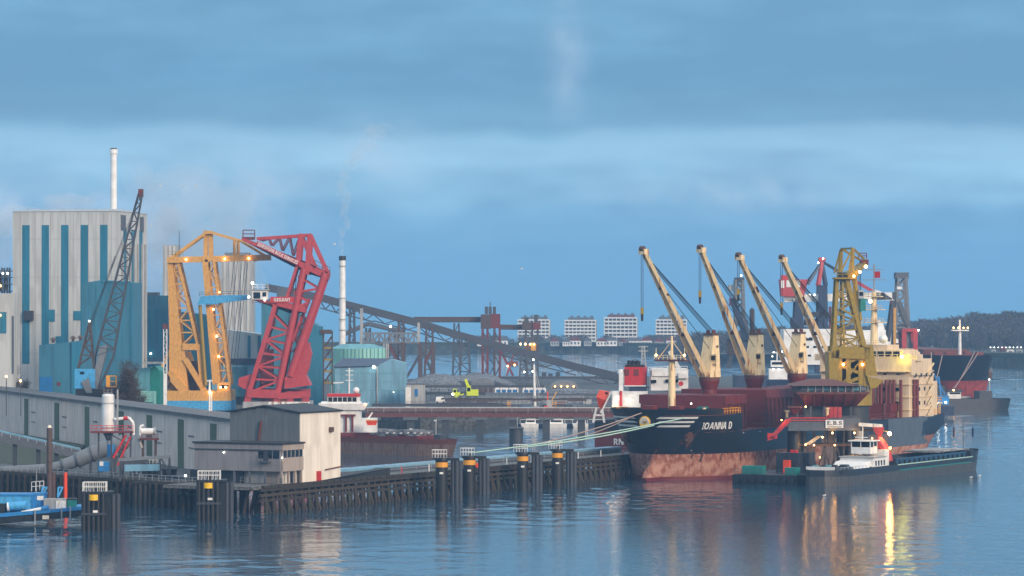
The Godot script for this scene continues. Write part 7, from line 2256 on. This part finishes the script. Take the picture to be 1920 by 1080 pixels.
# ---------------------------------------------------------------- motor barge in front
func front_barge() -> void:
	T("motor_barge", "long dark motor barge with white wheelhouse and a car on deck", "barge", aboard(-8, 0, 41.0), TH, "inland barges")
	# local x runs from the stern (near) to the bow
	var L := 92.0
	var s0 := func(_h: float) -> float: return 0.0
	var s1 := func(h: float) -> float: return L + h * 0.4
	var half := func(x: float, h: float) -> float:
		var a := pow(clampf((x + 0.6) / 7.0, 0.05, 1.0), 0.45)
		var b := pow(clampf((L + h * 0.4 - x) / 11.0, 0.03, 1.0), 0.5)
		return 5.1 * a * b
	hull("hull_plating", M.hull_barge, [-1.0, 0.4, 2.0], s0, s1, half, 40)
	hull("sheer_strake", M.hull_dark, [2.0, 2.7, 3.4], s0, s1, half, 40)
	deck_plate("deck", M.steel, 2.6, s0, s1, half, 40)
	plate_on("green_stripe", M.green_box, half, 34.0, L - 9.0, 2.0, 2.25, 0.05)
	plate_on("pale_stripe", M.rope, half, 33.0, L - 7.0, 3.2, 3.4, 0.06)
	hull("bow_bulwark", M.hull_dark, [3.4, 4.6], func(_h: float) -> float: return L - 13.0, s1, half, 16)
	# hold coaming
	for z in [-3.9, 3.9]:
		box("coaming", M.coaming_blue if z > 0 else M.hull_dark, Vector3(59, 3.6, z), Vector3(48, 1.9, 0.25))
		for k in 16:
			box("coaming_stay", M.hull_dark, Vector3(36.5 + k * 3.0, 3.4, z + signf(z) * 0.3), Vector3(0.2, 1.5, 0.5))
	box("coaming_end", M.hull_dark, Vector3(83, 3.6, 0), Vector3(0.25, 1.9, 7.8))
	box("coaming_end", M.hull_dark, Vector3(35, 3.6, 0), Vector3(0.25, 1.9, 7.8))
	box("hold_floor", M.dark_grey, Vector3(59, 2.75, 0), Vector3(47, 0.2, 7.6))
	mi("cargo_heap", heap_mesh(8.0, 2.2, 3.4, 12), M.coal).position = Vector3(45, 2.8, 0)
	for k in 5:
		box("hatch_cover", M.light_grey if k % 2 else M.ore, Vector3(62 + k * 4.1, 5.0 + 0.12 * (k % 2), 0), Vector3(4.0, 0.3, 8.4))
	# stern house, a block of its own on the after deck
	var barge := cur
	cur = Node3D.new()
	cur.name = "stern_block"
	barge.add_child(cur)
	cur.position = Vector3(10, 0, 0)
	taper("stern_house", M.white, Vector3(15.2, 2.7, 0.2), Vector2(7.6, 8.0), Vector3(15.2, 5.2, 0.2), Vector2(7.0, 7.6))
	box("house_roof", M.light_grey, Vector3(15.2, 5.3, 0.2), Vector3(7.8, 0.2, 8.2))
	for k in 4:
		box("house_window", M.glass, Vector3(12.8 + k * 1.6, 4.0, 4.12), Vector3(0.7, 1.1, 0.1))
		box("house_window", M.glass, Vector3(11.4, 4.0, -2.6 + k * 1.8), Vector3(0.1, 0.9, 0.8))
	hexa("house_trunk", M.white, [Vector3(7, 2.7, 4), Vector3(11.4, 2.7, 4), Vector3(11.4, 2.7, -4), Vector3(7, 2.7, -4)], [Vector3(8.6, 4.4, 3.4), Vector3(11.4, 4.6, 3.4), Vector3(11.4, 4.6, -3.4), Vector3(8.6, 4.4, -3.4)])
	box("wheelhouse", M.white, Vector3(16.4, 6.6, 0), Vector3(4.0, 1.4, 4.4))
	box("wheelhouse_glass", M.glass, Vector3(16.4, 7.9, 0), Vector3(3.8, 1.2, 4.2))
	box("wheelhouse_roof", M.white, Vector3(16.4, 8.65, 0), Vector3(5.0, 0.25, 5.4))
	for a in [[14.45, -2.15], [14.45, 0], [14.45, 2.15], [18.35, 2.15], [16.4, 2.15]]:
		box("window_post", M.white, Vector3(a[0], 7.9, a[1]), Vector3(0.16, 1.3, 0.16))
	bar("radar_bar", M.white, Vector3(14.2, 9.4, -1.2), Vector3(14.2, 9.4, 1.6), 0.2)
	bar("mast", M.white, Vector3(15.6, 8.7, 0), Vector3(15.6, 12.2, 0), 0.14)
	bar("flag_staff", M.rust_brown, Vector3(17.6, 8.7, 1.6), Vector3(17.6, 12.4, 1.6), 0.1)
	box("aft_cabin", M.white, Vector3(20.4, 4.6, 1.0), Vector3(2.6, 4.0, 5.2))
	lamp("warm", Vector3(15, 9.2, 2.4), 0.2, 0.5)
	lamp("warm", Vector3(21.9, 6.9, 3.8), 0.35, 3.0)
	cur = barge
	for k in 6:
		tube("bollard", M.black, Vector3(3 + k * 15.5, 2.7, 4.6), Vector3(3 + k * 15.5, 3.5, 4.6), 0.22)
	bar("bow_mast", M.grey, Vector3(L - 4, 4.6, 0), Vector3(L - 4, 10.8, 0), 0.2)
	bar("bow_mast_arm", M.light_grey, Vector3(L - 4, 10.6, -2.4), Vector3(L - 4, 10.6, 2.4), 0.2)
	for z in [-2.3, 2.3]:
		bar("signal_shape", M.rust_brown if z < 0 else M.navy, Vector3(L - 4, 7.4, z), Vector3(L - 4, 9.6, z), 0.35)
	box("after_panel", M.white, Vector3(4.2, 3.3, -1.0), Vector3(0.2, 1.2, 6.4))
	for k in 4:
		box("deck_gear", M.hull_dark if k % 2 else M.teal_pale, Vector3(7.5 + k * 1.2, 3.4, -3.4 + k * 0.9), Vector3(1.1, 1.3, 1.2))
	rail(M.light_grey, [Vector3(4.2, 2.7, 3.6), Vector3(16, 2.7, 4.6)], 1.1, 1.5, 0.07)
	T("parked_car", "grey saloon car parked on the motor barge's after deck", "car", aboard(2.2, 2.72, 42.6), TH + PI / 2)
	# local x across the barge
	hexa("body", M.mid_grey, [Vector3(-2.1, 0.35, 0.85), Vector3(2.1, 0.35, 0.85), Vector3(2.1, 0.35, -0.85), Vector3(-2.1, 0.35, -0.85)], [Vector3(-2.1, 0.95, 0.8), Vector3(2.15, 0.85, 0.8), Vector3(2.15, 0.85, -0.8), Vector3(-2.1, 0.95, -0.8)])
	hexa("cabin", M.glass, [Vector3(-1.6, 0.95, 0.78), Vector3(1.0, 0.9, 0.78), Vector3(1.0, 0.9, -0.78), Vector3(-1.6, 0.95, -0.78)], [Vector3(-1.1, 1.45, 0.65), Vector3(0.3, 1.45, 0.65), Vector3(0.3, 1.45, -0.65), Vector3(-1.1, 1.45, -0.65)])
	box("roof", M.mid_grey, Vector3(-0.4, 1.47, 0), Vector3(1.45, 0.06, 1.3))
	for x in [-1.3, 1.35]:
		for z in [-0.8, 0.8]:
			tube("wheel", M.black, Vector3(x, 0.33, z - 0.1), Vector3(x, 0.33, z + 0.1), 0.33)

func heap_mesh(w: float, h: float, deep: float, sd: int) -> ArrayMesh:
	var n := FastNoiseLite.new()
	n.seed = sd
	n.frequency = 0.2
	var st := SurfaceTool.new()
	st.begin(Mesh.PRIMITIVE_TRIANGLES)
	var g := []
	for j in 9:
		for i in 17:
			var x := lerpf(-1, 1, i / 16.0)
			var z := lerpf(-1, 1, j / 8.0)
			var e := clampf(1.0 - sqrt(x * x + z * z * 0.8), 0.0, 1.0)
			g.append(Vector3(x * w, e * h * (1.0 + 0.4 * n.get_noise_2d(x * w, z * deep)), z * deep))
	for j in 8:
		for i in 16:
			var a := j * 17 + i
			face(st, [g[a], g[a + 1], g[a + 18]], Vector3.UP)
			face(st, [g[a], g[a + 18], g[a + 17]], Vector3.UP)
	st.generate_normals()
	return st.commit()


# ---------------------------------------------------------------- lines, gulls, steam
func small_things() -> void:
	var ends := {"a": G(980, 718.0, 8.3), "b": G(1045, 735.0, 8.2), "c": G(880, 691.0, 8.2)}
	var lines := [[aboard(-5.2, 14.6, -0.6), ends.a, "rope_tan", 0.14, "tan mooring line from the black bow to the third dolphin"], [aboard(-4.4, 12.0, 2.0), ends.a, "rope", 0.15, "pale green mooring line low across the black bow"], [aboard(-1.0, 13.6, 7.8), ends.c, "rope", 0.13, "longest mooring line from the port bow to the second dolphin"], [aboard(-4.9, 14.2, -2.0), ends.b, "rope_tan", 0.13, "tan mooring line from the black bow to the nearest dolphin"]]
	for l in lines:
		var o := T("mooring_line", l[4], "rope", l[1], 0.0, "mooring lines of the black carrier")
		rope("line", M[l[2]], Vector3.ZERO, l[0] - l[1], l[3], 0.5)
	# gulls
	var g := [[1820, 897, 0, "gull floating off the motor barge's bow"], [1836, 894, 0, "second gull floating beyond the barge's bow"], [1545, 931, 0, "gull floating below the pontoon"], [1022, 831, 0, "gull floating behind the jetty"]]
	for a in g:
		var d: float = H * F / (a[1] - YH)
		gull(G(a[0], d, 0.08), a[3], false)
	for a in [[282, 424, 930, "gull flying left of the yellow crane mast"], [300, 349, 900, "gull flying highest beside the white chimney"], [978, 505, 900, "gull flying in the clear sky over the conveyors"], [627, 459, 850, "gull flying beside the slender chimney's cap"], [816, 790, 860, "gull flying before the pipe bridge"], [770, 806, 850, "gull flying above the coaster's covers"], [345, 352, 930, "gull flying right of the highest gull"], [368, 350, 930, "gull flying alone right of the white chimney top"]]:
		var d: float = a[2]
		gull(Vector3((a[0] - 960.0) / F * d, H - (a[1] - YH) * d / F, -d), a[3], true)
	for k in 7:
		var d := 858.0
		gull(Vector3((725 + k * 13.0 - 960.0) / F * d, 6.0, -d - 2.0 + (k % 3)), "white gull perched on the coaster's hatch covers", false)

func gull(at: Vector3, label: String, flying: bool) -> void:
	T("gull", label, "bird", at, 0.4, "gulls")
	ball("body", M.feather, Vector3(0, 0.16, 0), Vector3(0.34, 0.16, 0.15))
	ball("head", M.feather, Vector3(0.33, 0.28, 0), Vector3(0.11, 0.1, 0.1))
	for s in [-1.0, 1.0]:
		if flying:
			hexa("wing", M.feather_grey, [Vector3(-0.12, 0.2, s * 0.1), Vector3(0.16, 0.2, s * 0.1), Vector3(0.1, 0.42, s * 0.5), Vector3(-0.16, 0.3, s * 1.0)], [Vector3(-0.12, 0.23, s * 0.1), Vector3(0.16, 0.23, s * 0.1), Vector3(0.1, 0.45, s * 0.5), Vector3(-0.16, 0.32, s * 1.0)])
		else:
			hexa("wing", M.feather_grey, [Vector3(-0.45, 0.2, s * 0.12), Vector3(0.15, 0.16, s * 0.12), Vector3(0.15, 0.16, s * 0.17), Vector3(-0.45, 0.2, s * 0.14)], [Vector3(-0.4, 0.3, s * 0.1), Vector3(0.15, 0.28, s * 0.1), Vector3(0.15, 0.28, s * 0.15), Vector3(-0.4, 0.3, s * 0.12)])

func steam() -> void:
	# banks of thin mist: every puff is broken into smaller ones so that no edge is smooth
	var jobs := [
		["chimney_steam", "thin white steam plume rising from the slender chimney", 1262.0, 3, [[642, 473, 4, 8, 0.14], [640, 458, 5, 11, 0.12], [642, 438, 6, 13, 0.11], [650, 417, 7, 14, 0.09], [645, 396, 8, 15, 0.085], [650, 374, 9, 16, 0.075], [642, 352, 10, 16, 0.065], [646, 330, 12, 16, 0.055], [658, 308, 14, 14, 0.045], [672, 289, 17, 14, 0.035], [690, 268, 20, 15, 0.028], [706, 247, 24, 13, 0.022], [722, 239, 20, 10, 0.018]]],
		["plant_steam", "broad bank of white steam drifting behind the cranes and the plant", 1340.0, 4, [[12, 414, 44, 30, 0.032], [46, 402, 32, 18, 0.022], [0, 466, 30, 46, 0.026], [130, 378, 54, 16, 0.018], [90, 388, 32, 14, 0.016], [262, 340, 32, 56, 0.012], [290, 410, 44, 66, 0.014], [330, 440, 66, 56, 0.011], [390, 410, 76, 70, 0.008], [300, 505, 40, 50, 0.02], [345, 500, 38, 56, 0.018], [415, 470, 60, 64, 0.011], [450, 525, 48, 58, 0.012], [350, 365, 84, 44, 0.006], [480, 440, 66, 58, 0.006], [272, 560, 42, 46, 0.012], [380, 545, 68, 44, 0.011]]]]
	var r := RandomNumberGenerator.new()
	r.seed = 17
	for j in jobs:
		var d: float = j[2]
		var s: float = d / F
		var first = j[4][0]
		var o := Node3D.new()
		o.name = j[0]
		add_child(o)
		o.position = Vector3((first[0] - 960.0) * s, H - (first[1] - YH) * s, -d)
		o.set_meta("kind", "stuff")
		o.set_meta("label", j[1])
		o.set_meta("category", "steam")
		for p in j[4]:
			var m := FogMaterial.new()
			m.density = p[4] * 0.9
			m.albedo = Color(0.93, 0.97, 1.0)
			for k in j[3]:
				var f := FogVolume.new()
				f.shape = RenderingServer.FOG_VOLUME_SHAPE_ELLIPSOID
				var big: float = 1.0 if k == 0 else r.randf_range(0.4, 0.75)
				f.size = Vector3(p[2] * 2.0, p[3] * 2.0, p[2] * 1.7) * s * big
				f.material = m
				f.name = "puff"
				o.add_child(f, true)
				var off := Vector3.ZERO if k == 0 else Vector3(r.randf_range(-0.75, 0.75) * p[2], r.randf_range(-0.7, 0.7) * p[3], r.randf_range(-0.5, 0.5) * p[2]) * s
				f.position = Vector3((p[0] - first[0]) * s, -(p[1] - first[1]) * s, 0) + off
				f.rotation.z = r.randf_range(-0.5, 0.5)
